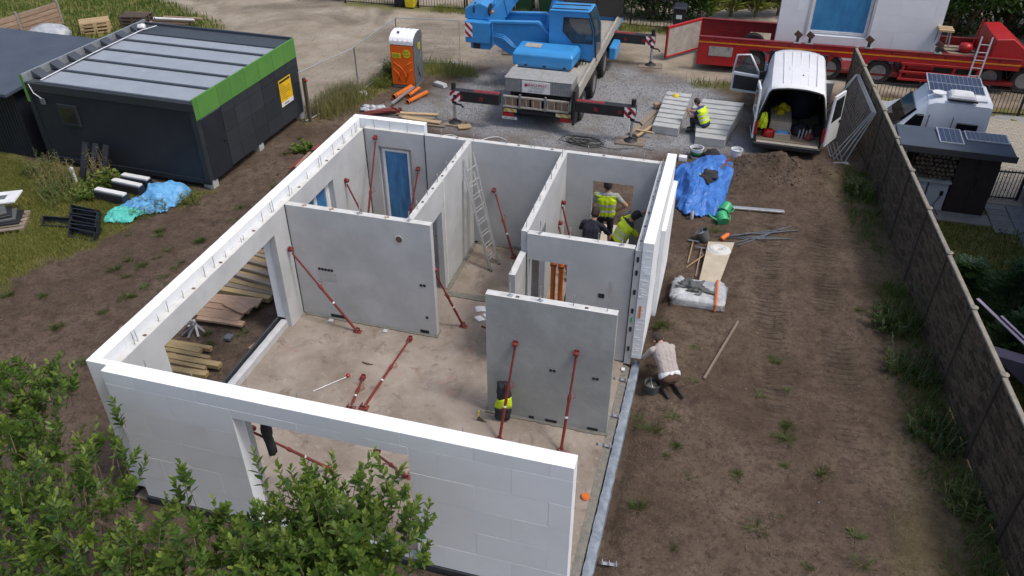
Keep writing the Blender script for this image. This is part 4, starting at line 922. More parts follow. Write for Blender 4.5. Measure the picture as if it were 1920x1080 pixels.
# driver door open
d = thing_part('front_door', van, (-1.0, 3.55, 0), (0, 0, R(172))); d['label'] = 'open front door with dark trim'
MB().prism([(0, .42), (.92, .42), (.95, 1.02), (.9, 1.08), (.05, 1.05), (0, .9)], 'y', -.04, .04).build('door_skin', 'white_paint', d, bev=.02)
MB().tube([(.92, 0, 1.05), (.86, 0, 1.62), (.45, 0, 1.68), (.05, 0, 1.06)], .035, 8).build('window_frame', 'white_paint', d, smooth=True)
MB().prism([(.09, 1.07), (.88, 1.07), (.83, 1.58), (.47, 1.63)], 'y', -.006, .006).build('door_window', 'glass', d)
MB().box(.08, .86, .042, .07, .52, .98).build('door_trim', 'plastic_black', d, bev=.01)
MB().obox((.0, .14, 1.12), (.1, .14, .26)).build('mirror', 'plastic_black', d, bev=.02)
# load
def crate(label, loc, rz, dim, mat='wood_new', open_=False, group=None, cat='crate', name='wooden_crate'):
    t = thing(name, label, cat, loc, rz, group); x, y, z = dim
    for s in (-1, 1):
        for k in range(3):
            a = z*k/3+.005; b_ = z*(k+1)/3-.005
            MB().box(-x/2, x/2, s*y/2-.012, s*y/2+.012, a, b_).build('side_board', mat, t); MB().box(s*x/2-.012, s*x/2+.012, -y/2+.013, y/2-.013, a, b_).build('end_board', mat, t)
    if not open_:
        n = 3
        for k in range(n): MB().box(-x/2, x/2, -y/2+y*k/n+.004, -y/2+y*(k+1)/n-.004, z, z+.018).build('lid_board', mat, t)
    MB().box(-x/2+.01, x/2-.01, -y/2+.013, y/2-.013, 0, .012).build('bottom', mat, t); return t
VX, VY, VZ = 10.72, 17.45, G0+.42
crate('long pale wooden crate lying in the van', (VX-.28, VY+.95, VZ), R(90), (1.15, .62, .45), 'plywood')
crate('small open wooden box at the van floor edge, holding blue rags', (VX-.18, VY+.22, VZ), 0, (.46, .3, .2), 'plywood', True)
def blob(name, label, cat, mat, loc, d, seed=0, sub=3, amp=.25, group=None, freq=3.0):
    bm = bmesh.new(); bmesh.ops.create_icosphere(bm, subdivisions=sub, radius=1)
    for v_ in bm.verts:
        k = 1+amp*(float(fbm(v_.co.x*freq+seed*7.3, v_.co.y*freq+v_.co.z*2.1+seed, 3))-.5)*2; v_.co *= k
        v_.co.x *= d[0]; v_.co.y *= d[1]; v_.co.z = max(v_.co.z, -.55)*d[2]
    me = bpy.data.meshes.new(name); bm.to_mesh(me); bm.free(); me.materials.append(M[mat]); me.polygons.foreach_set('use_smooth', [True]*len(me.polygons))
    o = bpy.data.objects.new(name, me); C.objects.link(o); o.location = loc; return tag(o, label, cat, group)
blob('rag', 'blue and white rag bundle in the small wooden box', 'rag', 'net_blue', (VX-.2, VY+.22, VZ+.14), (.2, .12, .1), 3, 3, .5)
blob('tool_bag', 'red plastic bag beside the small wooden box in the van', 'bag', 'lamp_red', (VX-.6, VY+.22, VZ+.1), (.2, .16, .17), 5, 3, .4)
def helmet(label, loc):
    h = thing('safety_helmet', label, 'helmet', loc, rnd.random()*6, 'yellow safety helmets')
    MB().lathe([(.125, 0), (.13, .05), (.11, .11), (.06, .15), (0, .16)], 18).build('shell', 'bin_yellow', h, smooth=True)
    MB().lathe([(.125, 0), (.165, -.005), (.165, .005), (.125, .02)], 18, (0, .02, 0)).build('brim', 'bin_yellow', h, smooth=True)
hl = 'yellow safety helmet heaped on the crate in the van'
for p in ((-.35, 1.35, .47), (-.12, 1.4, .47), (-.25, 1.25, .6), (-.3, 1.05, .47)): helmet(hl, (VX+p[0], VY+p[1], VZ+p[2]))
blob('vest_heap', 'bright yellow vest hanging over the van side at the rear', 'vest', 'vest_yellow', (VX-.82, VY+.12, VZ+.5), (.12, .13, .32), 9, 4, .6)
blob('sack', 'dark blue sack deep inside the van', 'sack', 'cloth_navy', (VX+.35, VY+2.2, VZ+.45), (.5, .6, .75), 2, 3, .3)
blob('tool_bag', 'dark tool bag on the van floor right of the crate', 'bag', 'cloth_dark', (VX+.35, VY+.7, VZ+.12), (.3, .35, .2), 4, 3, .5)
blob('tool_bag', 'dark red tool bag near the open rear door in the van', 'bag', 'brace_red_dull', (VX+.62, VY+.35, VZ+.1), (.16, .2, .16), 6, 3, .5)
for k in range(4):
    o = MB().tube([(VX+.3+.1*k, VY+.25, VZ+.02), (VX+.33+.1*k, VY+.3, VZ+.3+.05*(k % 2))], .025, 10).build('spray_can', 'galvanised', smooth=True, auto=True)
    tag(o, 'small grey metal bottle standing on the van floor', 'bottle', 'metal bottles in the van')

# ---------------------------------------------------------------- mobile crane
cr = thing('crane_truck', 'blue mobile crane truck standing on its black outriggers', 'crane', (2.85, 17.1, G0))
X0 = 2.85; Y0 = 17.1
def cbox(nm, x0, x1, y0, y1, z0, z1, mat, par=cr, **k): return MB().box(x0-X0, x1-X0, y0-Y0, y1-Y0, z0-G0, z1-G0).build(nm, mat, par, **k)
ch = cbox('chassis', 2.1, 3.6, 17.3, 26.4, .2, .90, 'crane_black', bev=.03)
cbox('deck', 1.58, 4.08, 18.12, 26.0, .92, 1.04, 'deck_dust', bev=.015)
cbox('deck_rail', 4.03, 4.12, 17.3, 25.6, .86, 1.24, 'deck_dust', bev=.01); cbox('deck_rail', 1.54, 1.63, 18.2, 25.6, .84, 1.16, 'deck_dust', bev=.01)
cbox('side_plate', 4.0, 4.09, 16.85, 17.35, .1, 1.28, 'crane_black', bev=.02)
bx = cbox('rear_locker', 1.70, 3.90, 17.12, 18.08, .94, 1.38, 'mesh_grey', bev=.015)
MB().box(1.68-X0, 2.80-X0, 17.1-Y0, 18.1-Y0, 1.682, 1.702).build('lid', 'checker_plate', bx, bev=.004); MB().box(2.82-X0, 3.92-X0, 17.1-Y0, 18.1-Y0, 1.682, 1.702).build('lid', 'checker_plate', bx, bev=.004)
for k in range(7):       # mesh front of the locker
    for r_ in ((1.74, 2.22), (3.28, 3.86)): x = r_[0]+(r_[1]-r_[0])*k/6; MB().box(x-X0-.006, x-X0+.006, 17.10-Y0, 17.118-Y0, 1.26, 1.66).build('grille_bar', 'rim_grey', bx)
sg = cbox('sign_board', 2.28, 3.2, 17.075, 17.10, .97, 1.35, 'plate_white')
rot = (R(90), 0, 0)
text(sg, 'sign_text', 'BACHMAT', .13, 'text_red', (2.80-X0, 17.07-Y0, 1.23-G0), rot, 1.02); text(sg, 'sign_text', 'DŹWIGI', .09, 'text_grey', (2.80-X0, 17.07-Y0, 1.13-G0), rot, 1.3); text(sg, 'sign_text', '660 576 031', .09, 'text_grey', (2.74-X0, 17.07-Y0, 1.035-G0), rot, 1.1)
MB().lathe([(.055, 0), (.055, .004)], 16, (2.42-X0, 17.068-Y0, 1.22-G0), Matrix.Rotation(R(-90), 3, 'X')).build('sign_emblem', 'text_red', sg)
# carried ladder rack at the tail
rk = cbox('tail_rack', 1.66, 3.86, 17.10, 17.16, .36, .40, 'crane_black')
for z in (.43, .77): MB().box(1.66-X0, 3.86-X0, 17.0-Y0, 17.07-Y0, z-G0, z-G0+.055).build('rack_rail', 'deck_dust', rk, bev=.005)
for k in range(10): x = 1.72+k*.235; MB().box(x-X0, x-X0+.04, 17.01-Y0, 17.06-Y0, .485-G0, .77-G0).build('rack_rung', 'deck_dust', rk)
for x in (2.2, 3.05): MB().box(x-X0, x-X0+.06, 16.985-Y0, 17.08-Y0, .41-G0, .89-G0).build('rack_post', 'rim_grey', rk)
for k in range(5): MB().box(1.75-X0+.42*k, 2.1-X0+.42*k, 17.1-Y0, 17.14-Y0, .45-G0, .75-G0).build('packing_board', 'wood_rust', rk)
cbox('bumper_beam', 1.62, 4.0, 17.12, 17.24, .2, .34, 'crane_black', bev=.02)
for (a, b_, mtl) in ((1.66, 2.1, 'warn_yellow'), (3.42, 3.92, 'warn_yellow')): cbox('marker_board', a, b_, 17.08, 17.11, .24, .36, mtl)
for (a, b_) in ((1.62, 2.0), (3.55, 3.93)): cbox('tail_lamp', a, b_, 17.06, 17.13, .09, .21, 'lamp_red', bev=.01)
pl = cbox('number_plate', 1.62, 2.12, 17.05, 17.065, .0, .085, 'plate_white'); text(pl, 'plate_text', 'GW 77R83', .075, 'text_black', (1.87-X0, 17.045-Y0, .043-G0), rot, 1.15)
for y in (18.4, 20.45, 22.6, 25.0):
    for s in (-1, 1): wheel(cr, (s*1.06, y-Y0, .50), .50, .34, 'rim_grey', s)
# outriggers: beam, stripes, jack, foot
def outrigger(xa, xb, y, pad, s, mtl):
    o = thing_part('outrigger', cr, (0, 0, 0)); z0, z1 = .56, .92
    MB().box(min(xa, xb)-X0, max(xa, xb)-X0, y-.13-Y0, y+.13-Y0, z0-G0, z1-G0).build('beam', 'crane_black', o, bev=.012)
    xe = xb; e0, e1 = (xe-.36, xe-.0) if s > 0 else (xe, xe+.36)
    mb = MB().box(0, .36, 0, .008, 0, .345); st = mb.build('stripe_board', mtl, o); st.location = (e0-X0, y-.14-Y0, z0-.0025-G0)
    MB().lathe([(.06, 0), (.06, .01)], 14, (e0+.18-X0, y-.141-Y0, z0+.17-G0), Matrix.Rotation(R(90), 3, 'X')).build('beam_bolt', 'crane_black', o)
    for k in (.35, .75): p = xa+(xb-xa)*k; MB().box(p-.08-X0, p+.04-X0, y-.136-Y0, y-.131-Y0, .66-G0, .78-G0).build('paint_mark', 'stripe_red', o)
    if abs(xb-xa) > 1: MB().box(min(xa, xa+s*.9)-X0, max(xa, xa+s*.9)-X0, y-.08-Y0, y+.1-Y0, z1-G0+.001, z1-G0+.006).build('paint_mark', 'stripe_red', o)
    jx = xe-s*.10
    MB().tube([(jx-X0, y+.0-Y0, z0-.12-G0), (jx-X0, y-Y0, 1.14-G0)], .075, 12).build('jack_sleeve', 'crane_black', o, smooth=True, auto=True)
    MB().tube([(jx-X0, y-Y0, .05), (jx-X0, y-Y0, z0-.1-G0)], .045, 12).build('jack_rod', 'galvanised', o, smooth=True, auto=True)
    MB().tube([(jx-X0, y-Y0, .72), (jx+s*-.0+.24-X0, y-.02-Y0, .70), (jx+.33-X0, y-.03-Y0, .62)], .03, 6).build('jack_arm', 'crane_black', o)
    MB().lathe([(.22, .055), (.2, .08), (.08, .13), (.06, .2), (0, .2)], 14, (jx-X0, y-Y0, 0)).build('jack_foot', 'crane_black', o, smooth=True, auto=True)
outrigger(1.6, -.08, 16.86, 0, -1, 'warn_stripes_b'); outrigger(4.1, 6.02, 17.02, 0, 1, 'warn_stripes'); outrigger(4.0, 5.72, 24.15, 0, 1, 'warn_stripes'); outrigger(1.7, -.1, 24.15, 0, -1, 'warn_stripes_b')
# superstructure
tn = thing_part('superstructure', cr, (0, 0, 0))
def P2(p): return (p[0]-X0, p[1]-Y0, p[2]-G0)
MB().lathe([(.95, .0), (.95, .16)], 32, P2((2.5, 20.6, 1.03))).build('slew_ring', 'crane_black', tn, smooth=True, auto=True)
# engine housing with chamfered edges
MB().loft([[P2((1.42+d, 19.0+e, z)) if q == 0 else P2((3.52-d, 19.0+e, z)) if q == 1 else P2((3.60-d, 20.0, z)) if q == 2 else P2((1.42+d, 20.0, z)) for q in range(4)] for d, e, z in ((.16, .05, 1.07), (.02, 0, 1.18), (.0, 0, 1.52), (.05, .08, 1.60), (.10, .3, 1.66))]).build('engine_housing', 'crane_blue', tn, bev=.03, seg=2)
for x in (1.9, 2.55, 3.25): MB().box(x-.05-X0, x+.05-X0, 18.985-Y0, 19.0-Y0, 1.14-G0, 1.2-G0).build('latch', 'crane_black', tn)
MB().box(1.75-X0, 2.3-X0, 19.4-Y0, 19.8-Y0, 1.665-G0, 1.675-G0).build('walk_pad', 'deck_dust', tn)
# side frame: swan neck plate to the counterweight
frame = [(.30, 2.05), (1.98, 2.15), (2.78, 1.42), (2.5, 1.05), (1.3, 1.05), (.95, .95), (.35, 1.30)]
MB().prism([(x-X0, z-G0) for x, z in frame], 'y', 20.42-Y0, 20.50-Y0).build('frame_plate', 'crane_blue', tn, bev=.015)
MB().prism([(x-X0, z-G0) for x, z in frame], 'y', 21.45-Y0, 21.53-Y0).build('frame_plate', 'crane_blue', tn, bev=.015)
top = [(.28, 2.05), (.28, 2.14), (2.0, 2.24), (2.86, 1.45), (2.78, 1.40), (1.96, 2.15)]
for ya in (20.33, 21.44): MB().prism([(x-X0, z-G0) for x, z in top], 'y', ya-Y0, ya+.18-Y0).build('frame_flange', 'crane_blue', tn, bev=.012)
MB().box(.9-X0, 1.9-X0, 20.5-Y0, 21.45-Y0, 1.3-G0, 1.36-G0).build('frame_floor', 'crane_blue', tn)
for k in range(3): MB().tube([P2((.3, 20.36-.03*k, 1.72-.05*k)), P2((.75, 20.36-.03*k, 1.66-.05*k)), P2((1.05, 20.36-.03*k, 1.42-.05*k)), P2((1.4, 20.3, 1.12))], .022, 6).build('hose', 'crane_blue', tn, smooth=True)
# counterweight
MB().loft([[P2((-.72, 20.35, z)) , P2((.24, 20.35, z)), P2((.24, 21.9, z)), P2((-.72, 21.9, z))] for z in (1.28, 2.06)]).build('counterweight', 'crane_blue', tn, bev=.05, seg=2)
MB().loft([[P2((-.55, 20.45, z)), P2((.2, 20.45, z)), P2((.2, 21.8, z)), P2((-.55, 21.8, z))] for z in (1.05, 1.28)]).build('counterweight', 'crane_blue', tn, bev=.03)
st = MB().box(0, .27, 0, .008, 0, .5).build('stripe_board', 'warn_stripes', tn); st.location = P2((-.70, 20.335, 1.50))
MB().box(-.42-X0, -.18-X0, 20.40-Y0, 20.44-Y0, 1.08-G0, 1.32-G0).build('step_frame', 'crane_black', tn)
# winch drum housing above the counterweight
MB().loft([[P2((-.78+.0*k, y, z)) for (y, z) in ((20.6, 2.06), (21.8, 2.06), (21.8, 2.45), (20.6, 2.40))] if k == 0 else [P2((x, y, z)) for (y, z) in ((20.6, 2.06), (21.8, 2.06), (21.8, 2.06+h), (20.6, 2.06+h*.95))] for k, (x, h) in enumerate(((-.78, .25), (-.6, .5), (-.2, .62), (.1, .5)))]).build('winch_cover', 'crane_blue', tn, bev=.04, seg=2)
MB().lathe([(.2, -.3), (.2, -.26), (.13, -.25), (.13, .25), (.2, .26), (.2, .3)], 20, P2((-.15, 20.75, 2.42)), Matrix.Rotation(R(90), 3, 'Y')).build('winch_drum', 'crane_black', tn, smooth=True, auto=True)
MB().lathe([(.05, -.1), (.05, .1)], 10, P2((.28, 20.5, 2.40)), Matrix.Rotation(R(90), 3, 'X')).build('pivot_pin', 'wood_rust', tn)
# boom going up and away; lifting ram
bd = Vector((.55, .28, .79)).normalized(); b0 = Vector(P2((.12, 21.0, 2.0))); side = Vector((-.45, .89, 0)).normalized(); bu = bd.cross(side).normalized()
def sect(o_, w_, h_): return [tuple(o_+side*sx*w_+bu*sz*h_) for sx, sz in ((-1, -1), (1, -1), (1.0, .6), (.7, 1), (-.7, 1), (-1, .6))]
MB().loft([sect(b0-bd*.5, .26, .3), sect(b0+bd*9, .26, .3)]).build('boom', 'crane_blue', tn, bev=.02)
MB().loft([sect(b0+bd*8.9, .22, .25), sect(b0+bd*13, .22, .25)]).build('boom_section', 'crane_blue', tn, bev=.02)
for k in range(9):
    a = b0+bd*(.5+k*.5); MB().bar(a+bu*.32-side*.25, a+bu*.32+side*.25+bd*.45, .03, .02).build('boom_brace', 'crane_blue', tn); MB().bar(a-side*.27-bu*.28, a-side*.27+bu*.28+bd*.45, .03, .03).build('boom_brace', 'crane_blue', tn)
r0 = Vector(P2((2.15, 21.0, 1.5))); r1 = b0+bd*4.8-bu*.3
MB().tube([r0, r0.lerp(r1, .62)], .17, 18).build('ram_cylinder', 'crane_blue', tn, smooth=True, auto=True); MB().tube([r0.lerp(r1, .6), r1], .10, 14).build('ram_rod', 'galvanised', tn, smooth=True, auto=True)
for k in (.12, .3): p = r0.lerp(r1, k); q_ = r0.lerp(r1, k+.02); MB().tube([p, q_], .19, 18).build('ram_band', 'crane_blue', tn, smooth=True, auto=True)
# operator's cab: hollow box with windows
cb = thing_part('operator_cab', tn, P2((2.42, 20.15, 1.08))) if False else thing_part('operator_cab', cr, P2((2.42, 20.15, 1.08)))
prof = [(0, 1.62), (1.42, 1.66), (1.62, 1.1), (1.68, 0.0), (.9, 0.0), (.0, .55)]
win = [(.52, 1.45), (1.40, 1.47), (1.52, 1.02), (1.54, .62), (.85, .62), (.50, .98)]
def frame_side(y0, y1):
    mb = MB(); n = len(prof)
    v0 = [(x, y0, z) for x, z in prof]+[(x, y0, z) for x, z in win]; v1 = [(x, y1, z) for x, z in prof]+[(x, y1, z) for x, z in win]
    mb.add(v0+v1, [(i, (i+1) % 6, 6+(i+1) % 6, 6+i) for i in range(6)]+[(12+i, 12+(i+1) % 6, 18+(i+1) % 6, 18+i) for i in range(6)]+[(i, (i+1) % 6, 12+(i+1) % 6, 12+i) for i in range(6)]+[(6+i, 6+(i+1) % 6, 18+(i+1) % 6, 18+i) for i in range(6)])
    return mb
frame_side(0, .05).build('side_panel', 'crane_blue', cb, bev=.012); frame_side(.95, 1.0).build('side_panel', 'crane_blue', cb, bev=.012)
MB().tube([(x, -.004, z) for x, z in win]+[(win[0][0], -.004, win[0][1])], .018, 6).build('window_seal', 'rubber', cb)
MB().prism(win, 'y', .02, .03).build('window', 'glass', cb); MB().prism(win, 'y', .965, .975).build('window', 'glass', cb)
MB().prism([(0, 1.62), (1.42, 1.66), (1.38, 1.70), (0, 1.67)], 'y', -.02, 1.02).build('roof', 'crane_blue', cb, bev=.02)
MB().box(0, .05, .05, .95, .5, 1.62).build('rear_panel', 'crane_blue', cb); MB().box(.1, 1.66, .05, .95, .0, .06).build('floor', 'crane_black', cb)
MB().prism([(1.43, 1.62), (1.46, 1.62), (1.66, 1.08), (1.70, .05), (1.67, .05), (1.62, 1.08)], 'y', .05, .95).build('front_window', 'glass', cb)
MB().box(.55, 1.0, .3, .72, .3, .5).build('seat', 'cloth_dark', cb, bev=.04); MB().box(.5, .62, .3, .72, .5, 1.1).build('seat', 'cloth_dark', cb, bev=.04)
MB().box(1.2, 1.5, .2, .8, .3, .7).build('console', 'crane_blue', cb, bev=.03); MB().tube([(1.15, .35, .4), (1.1, .35, .8)], .015, 6).build('lever', 'rubber', cb); MB().tube([(1.15, .65, .4), (1.1, .65, .8)], .015, 6).build('lever', 'rubber', cb)
MB().tube([(.95, -.03, .12), (.95, -.06, .14), (.95, -.06, .32), (.95, -.02, .34)], .012, 6).build('grab_handle', 'crane_blue', cb)
for k in range(3): MB().tube([(.05+.03*k, -.05+.5*k, 1.74), (1.35, -.05+.5*k, 1.78)], .02, 6).build('roof_rail', 'crane_black', cb)
MB().tube([(1.40, -.02, 1.7), (1.60, -.02, 1.12), (1.70, -.02, .05)], .03, 6).build('corner_post', 'crane_black', cb)
MB().box(3.0-X0, 3.6-X0, 19.55-Y0, 20.1-Y0, 1.03-G0, 1.22-G0).build('valve_block', 'crane_black', cr, bev=.02)
for k in range(5): MB().tube([P2((3.4+.1*k, 19.6+.1*k, 1.05)), P2((3.45+.1*k, 19.7, 1.3)), P2((3.6, 19.9+.06*k, 1.1))], .018, 6).build('hydraulic_hose', 'cable', cr)
# road cab far end
rc = thing_part('road_cab', cr, P2((2.85, 25.2, .75)))
MB().prism([(0, -.2), (0, 1.5), (.12, 1.7), (1.25, 1.72), (1.5, 1.0), (1.55, -.2)], 'x', -1.2, 1.2).build('shell', 'crane_blue', rc, bev=.06, seg=2)
MB().box(-1.0, 1.0, -.02, .0, .8, 1.45).build('rear_window', 'glass_dark', rc); MB().box(1.19, 1.21, .3, 1.2, .75, 1.4).build('side_window', 'glass_dark', rc)
for s in (-1, 1): MB().obox((s*1.42, 1.2, 1.1), (.2, .1, .42)).build('mirror', 'plastic_black', rc, bev=.02)
cbox('headboard', 3.2, 4.3, 25.05, 25.15, 1.2, 2.5, 'glass_dark', bev=.03)
cbox('tank', 4.1, 4.4, 23.0, 24.0, .2, .7, 'crane_blue', bev=.05)
# wooden pads under the jacks
for k, (x, y, d_, lb) in enumerate(((.02, 16.85, (.7, .55), 'weathered wooden pad under the jack by the roof wood boards'), (5.92, 17.0, (.95, .6), 'square wooden pad under the jack nearest the stair flights'), (5.62, 24.15, (.95, .55), 'wooden pad under the far jack near the red trailer door'), (0.0, 24.15, (.9, .55), 'wooden pad under the far jack below the blue counterweight'))):
    t = thing('outrigger_pad', lb, 'pad', (x, y, G0+.005), .12*(k-1), 'wooden pads under the crane jacks')
    for i in range(4): w_ = d_[1]/4; MB().box(-d_[0]/2+.03*rnd.random(), d_[0]/2-.03*rnd.random(), -d_[1]/2+w_*i+.004, -d_[1]/2+w_*(i+1)-.004, -.02, .05).build('plank', 'wood_old', t, bev=.004)

# ---------------------------------------------------------------- red trailer
tr = thing('red_trailer', 'long red low loader trailer carrying a white wall panel', 'trailer', (7.35, 24.2, G0), R(1.8))
TL = 11.2
def slabside(y0, y1, mat, mk):
    mb = MB(); top = 1.30; bot = .25
    def seg(x0, x1, z0, z1, x0t=None, x1t=None): mb.prism([(x0, z0), (x1, z0), (x1t if x1t is not None else x1, z1), (x0t if x0t is not None else x0, z1)], 'y', y0, y1)
    seg(0, TL, .92, top); seg(0, 1.62, bot, .919, 0, 1.95); 
    seg(2.75, 3.45, .5, .919, 2.75, 3.45); seg(4.05, 4.62, .5, .919, 4.05, 4.95); seg(5.6, 6.05, bot-.05, .919, 5.6, 6.2)
    return mb.build('side_wall', mat, tr, bev=.008)
slabside(0, .06, 'trailer_red', 1); slabside(2.3, 2.36, 'trailer_dark_red', 0)
MB().box(-.01, TL, -.012, .0, 1.10, 1.15).build('side_stripe', 'stripe_orange', tr)
MB().box(-.02, TL, -.04, .12, 1.301, 1.34).build('top_rail', 'trailer_dark_red', tr, bev=.006); MB().box(-.02, 5, 2.26, 2.42, 1.301, 1.34).build('top_rail', 'trailer_dark_red', tr, bev=.006)
MB().box(.1, TL, .06, 2.3, .34, .42).build('well_floor', 'trailer_dark_red', tr)
MB().box(.42, 1.3, -.014, -.001, .62, .98).build('locker_door', 'deck_dust', tr); 
for x in (.55, 1.12): MB().box(x, x+.08, -.022, -.014, .9, .99).build('hinge', 'rim_grey', tr); MB().box(x, x+.06, -.022, -.014, .60, .65).build('hinge', 'rim_grey', tr)
for k in range(12): MB().lathe([(.045, 0), (.045, .01)], 10, (.6+k*.9, -.001, 1.22), Matrix.Rotation(R(90), 3, 'X')).build('side_lamp', 'trailer_dark_red', tr)
for x in (1.55, 2.2, 5.4): MB().box(x, x+.07, -.012, 0, .52, .56).build('reflector', 'lamp_amber', tr)
for x in (2.1, 4.85, 6.6):
    wheel(tr, (x, .2, .46), .46, .3, 'rim_grey', -1, 'y'); wheel(tr, (x, 2.15, .46), .46, .3, 'rim_grey', 1, 'y')
    pts = [Vector((x+.52*math.cos(a), .12, .46+.52*math.sin(a))) for a in [R(20+14*k) for k in range(11)]]
    mb = MB(); mb.loft([[(p.x, -.02, p.z), (p.x, .32, p.z), (p.x*1+(.015*math.cos(0)), .32, p.z+.02), (p.x, -.02, p.z+.02)] for p in pts]); mb.build('mudguard', 'plastic_black', tr)
# equipment frame between the axles and the gooseneck
for z in (.28, .55, .86): MB().box(7.3, 9.9, -.03, .05, z, z+.08).build('frame_rail', 'trailer_red', tr, bev=.005)
for x in (7.3, 9.0, 9.8): MB().prism([(x, .28), (x+.08, .28), (x+.18, .9), (x+.1, .9)], 'y', -.02, .06).build('frame_post', 'trailer_red', tr)
for z in (.44, .72): MB().tube([(7.55, .2, z), (8.45, .2, z)], .11, 14).build('air_tank', 'trailer_red', tr, smooth=True, auto=True)
MB().box(7.3, 10.0, .3, 2.2, .2, .9).build('gear_box', 'crane_black', tr)
# loading clamps on the top rail
for x in (3.55, 3.98, 6.05, 8.4):
    c = thing_part('load_clamp', tr, (x, .05, 1.34))
    MB().box(-.13, .13, -.1, .1, 0, .03).build('plate', 'galvanised', c); MB().box(-.05, .05, -.04, .04, .03, .2).build('post', 'crane_black', c); MB().obox((0, 0, .3), (.26, .05, .2), Matrix.Rotation(R(35), 3, 'Y')).build('pad', 'cloth_brown', c, bev=.01)
# swung open tail door
dr = thing_part('tail_door', tr, (.0, 2.3, .1), (0, 0, R(230)))
MB().box(0, 1.95, -.03, .03, 0.05, 1.2).build('door_leaf', 'deck_dust', dr); 
for (a, b_, c_, d_) in ((0, 1.95, 0, .07), (0, 1.95, 1.16, 1.25), (0, .07, 0, 1.2), (1.88, 1.95, 0, 1.2)): MB().box(a, b_, -.045, .045, c_, d_).build('door_frame', 'trailer_red', dr, bev=.008)
# gooseneck end
MB().box(9.6, TL+.9, .3, 2.1, .95, 1.05).build('gooseneck_floor', 'trailer_dark_red', tr)
MB().prism([(10.15, 1.05), (10.2, 1.95), (10.75, 2.0), (11.5, 1.45), (11.6, 1.05)], 'y', .1, 2.2).build('front_bulkhead', 'trailer_red', tr, bev=.02)
for k in range(4): MB().box(8.9+.02*k, 10.0, .5+.4*k, .72+.4*k, 1.06, 1.10).build('timber', 'wood_old', tr)
MB().lathe([(.0, 0), (.2, .02), (.24, .15), (.2, .3), (.05, .34), (0, .34)], 16, (9.6, 1.2, 1.1)).build('air_tank', 'trailer_red', tr, smooth=True)
MB().tube([(9.75, 1.2, 1.1), (9.9, 1.3, 2.3), (10.2, 1.4, 1.9)], .02, 6).build('hose', 'trailer_red', tr)
MB().bar((8.75, .35, 1.3), (9.3, .5, 1.05), .3, .05).build('ramp_plate', 'trailer_dark_red', tr)
# tractor axles under the gooseneck
tk = thing('tractor_truck', 'dark tractor truck rear axles with grey mudguards under the red trailer', 'truck', (18.2, 24.9, G0), R(1.8))
MB().box(-1.2, 4.5, .3, 1.9, .5, .85).build('chassis', 'crane_black', tk, bev=.02); MB().box(2.2, 4.4, -.1, 2.2, .7, 3.2).build('cab', 'trailer_red', tk, bev=.12, seg=3)
for k, x in enumerate((-.45, .75)):
    wheel(tk, (x, .15, .48), .48, .32, 'rim_grey', -1, 'y'); wheel(tk, (x, 2.0, .48), .48, .32, 'rim_grey', 1, 'y')
    mb = MB(); mb.loft([[(x+.57*math.cos(a), -.06, .48+.57*math.sin(a)), (x+.57*math.cos(a), .4, .48+.57*math.sin(a)), (x+.60*math.cos(a), .4, .48+.60*math.sin(a)), (x+.60*math.cos(a), -.06, .48+.60*math.sin(a))] for a in [R(5+17*i) for i in range(11)]]); mb.build('mudguard', 'rubber', tk)
# panel standing in the trailer
pn = thing('precast_wall', 'white insulated wall panel with blue filmed window riding on the red trailer', 'panel', (10.15, 25.55, .1), R(1.8))
PO = [(1.08, 3.3, .9, 3.0)]
panel(MB(), 'x', 0, 5.75, 0, 3.3, .2, .33, PO).build('concrete_core', 'concrete', pn); 
_c = len(C.objects); eps(pn, 'x', 0, 5.75, 0, 3.4, 0, .195, PO, (0, 0, 0), visible=False, bw=1.2, bh=.6)
window(pn, (0, 0, 0), 'x', 1.12, 3.26, .95, 2.95, .1, 'film_blue_light', fw=.1)
for (a, b_, c_, d_) in ((1.05, 3.33, 2.98, 3.06), (3.27, 3.36, .9, 2.98), (1.02, 1.11, .9, 2.98)): MB().box(a, b_, -.02, .02, c_, d_).build('reveal_trim', 'sill_grey', pn)
ladder('ladder', 'slim white ladder leaning on the red trailer side', (17.0, 23.9, G0), (17.18, 24.5, 1.75), .34, 8, wv=(1, .03, 0))
# timber frame at the panel's end
t = thing('support_stand', 'small timber and steel support stand at the end of the white panel', 'stand', (16.0, 25.5, 1.05))
for k in range(3): MB().box(-.25, .25, -.3+.2*k, -.16+.2*k, .55, .62).build('block', 'wood_new', t)
for x in (-.2, .2):
    for y in (-.25, .25): MB().tube([(x, y, 0), (x*.8, y*.8, .55)], .025, 6).build('leg', 'galvanised', t)

# ---------------------------------------------------------------- camper van in the neighbour's drive
cp = thing('camper_van', 'white camper van with solar panels and dish on its roof', 'camper', (13.72, 17.05, G0), R(-3))
def csec(x, yb, yr, zb, zr): 
    h_ = [(-yb, zb), (-yb, zb+.7), (-yb+.04, zb+1.1), (-yr, zr-.08), (-yr+.1, zr)]
    return [(x, 1.0+a, b_) for a, b_ in h_]+[(x, 1.0-a, b_) for a, b_ in reversed(h_)]
MB().loft([csec(.55, .98, .82, .35, 2.2), csec(.75, 1.0, .86, .35, 2.3), csec(2.08, 1.0, .86, .35, 2.32), csec(2.2, .98, .84, .35, 2.28)]).build('body', 'camper_white', cp, smooth=True, auto=True)
MB().loft([csec(-.48, .85, .7, .4, .85), csec(-.4, .93, .75, .36, 1.1), csec(-.25, .96, .75, .35, 1.22), csec(.25, .97, .72, .35, 1.85), csec(.56, .98, .82, .35, 2.2)]).build('cab', 'camper_white', cp, smooth=True, auto=True)
MB().prism([(-.32, 1.27), (-.28, 1.22), (.32, 1.9), (.26, 1.94)], 'y', .3, 1.7).build('windscreen', 'glass_dark', cp)
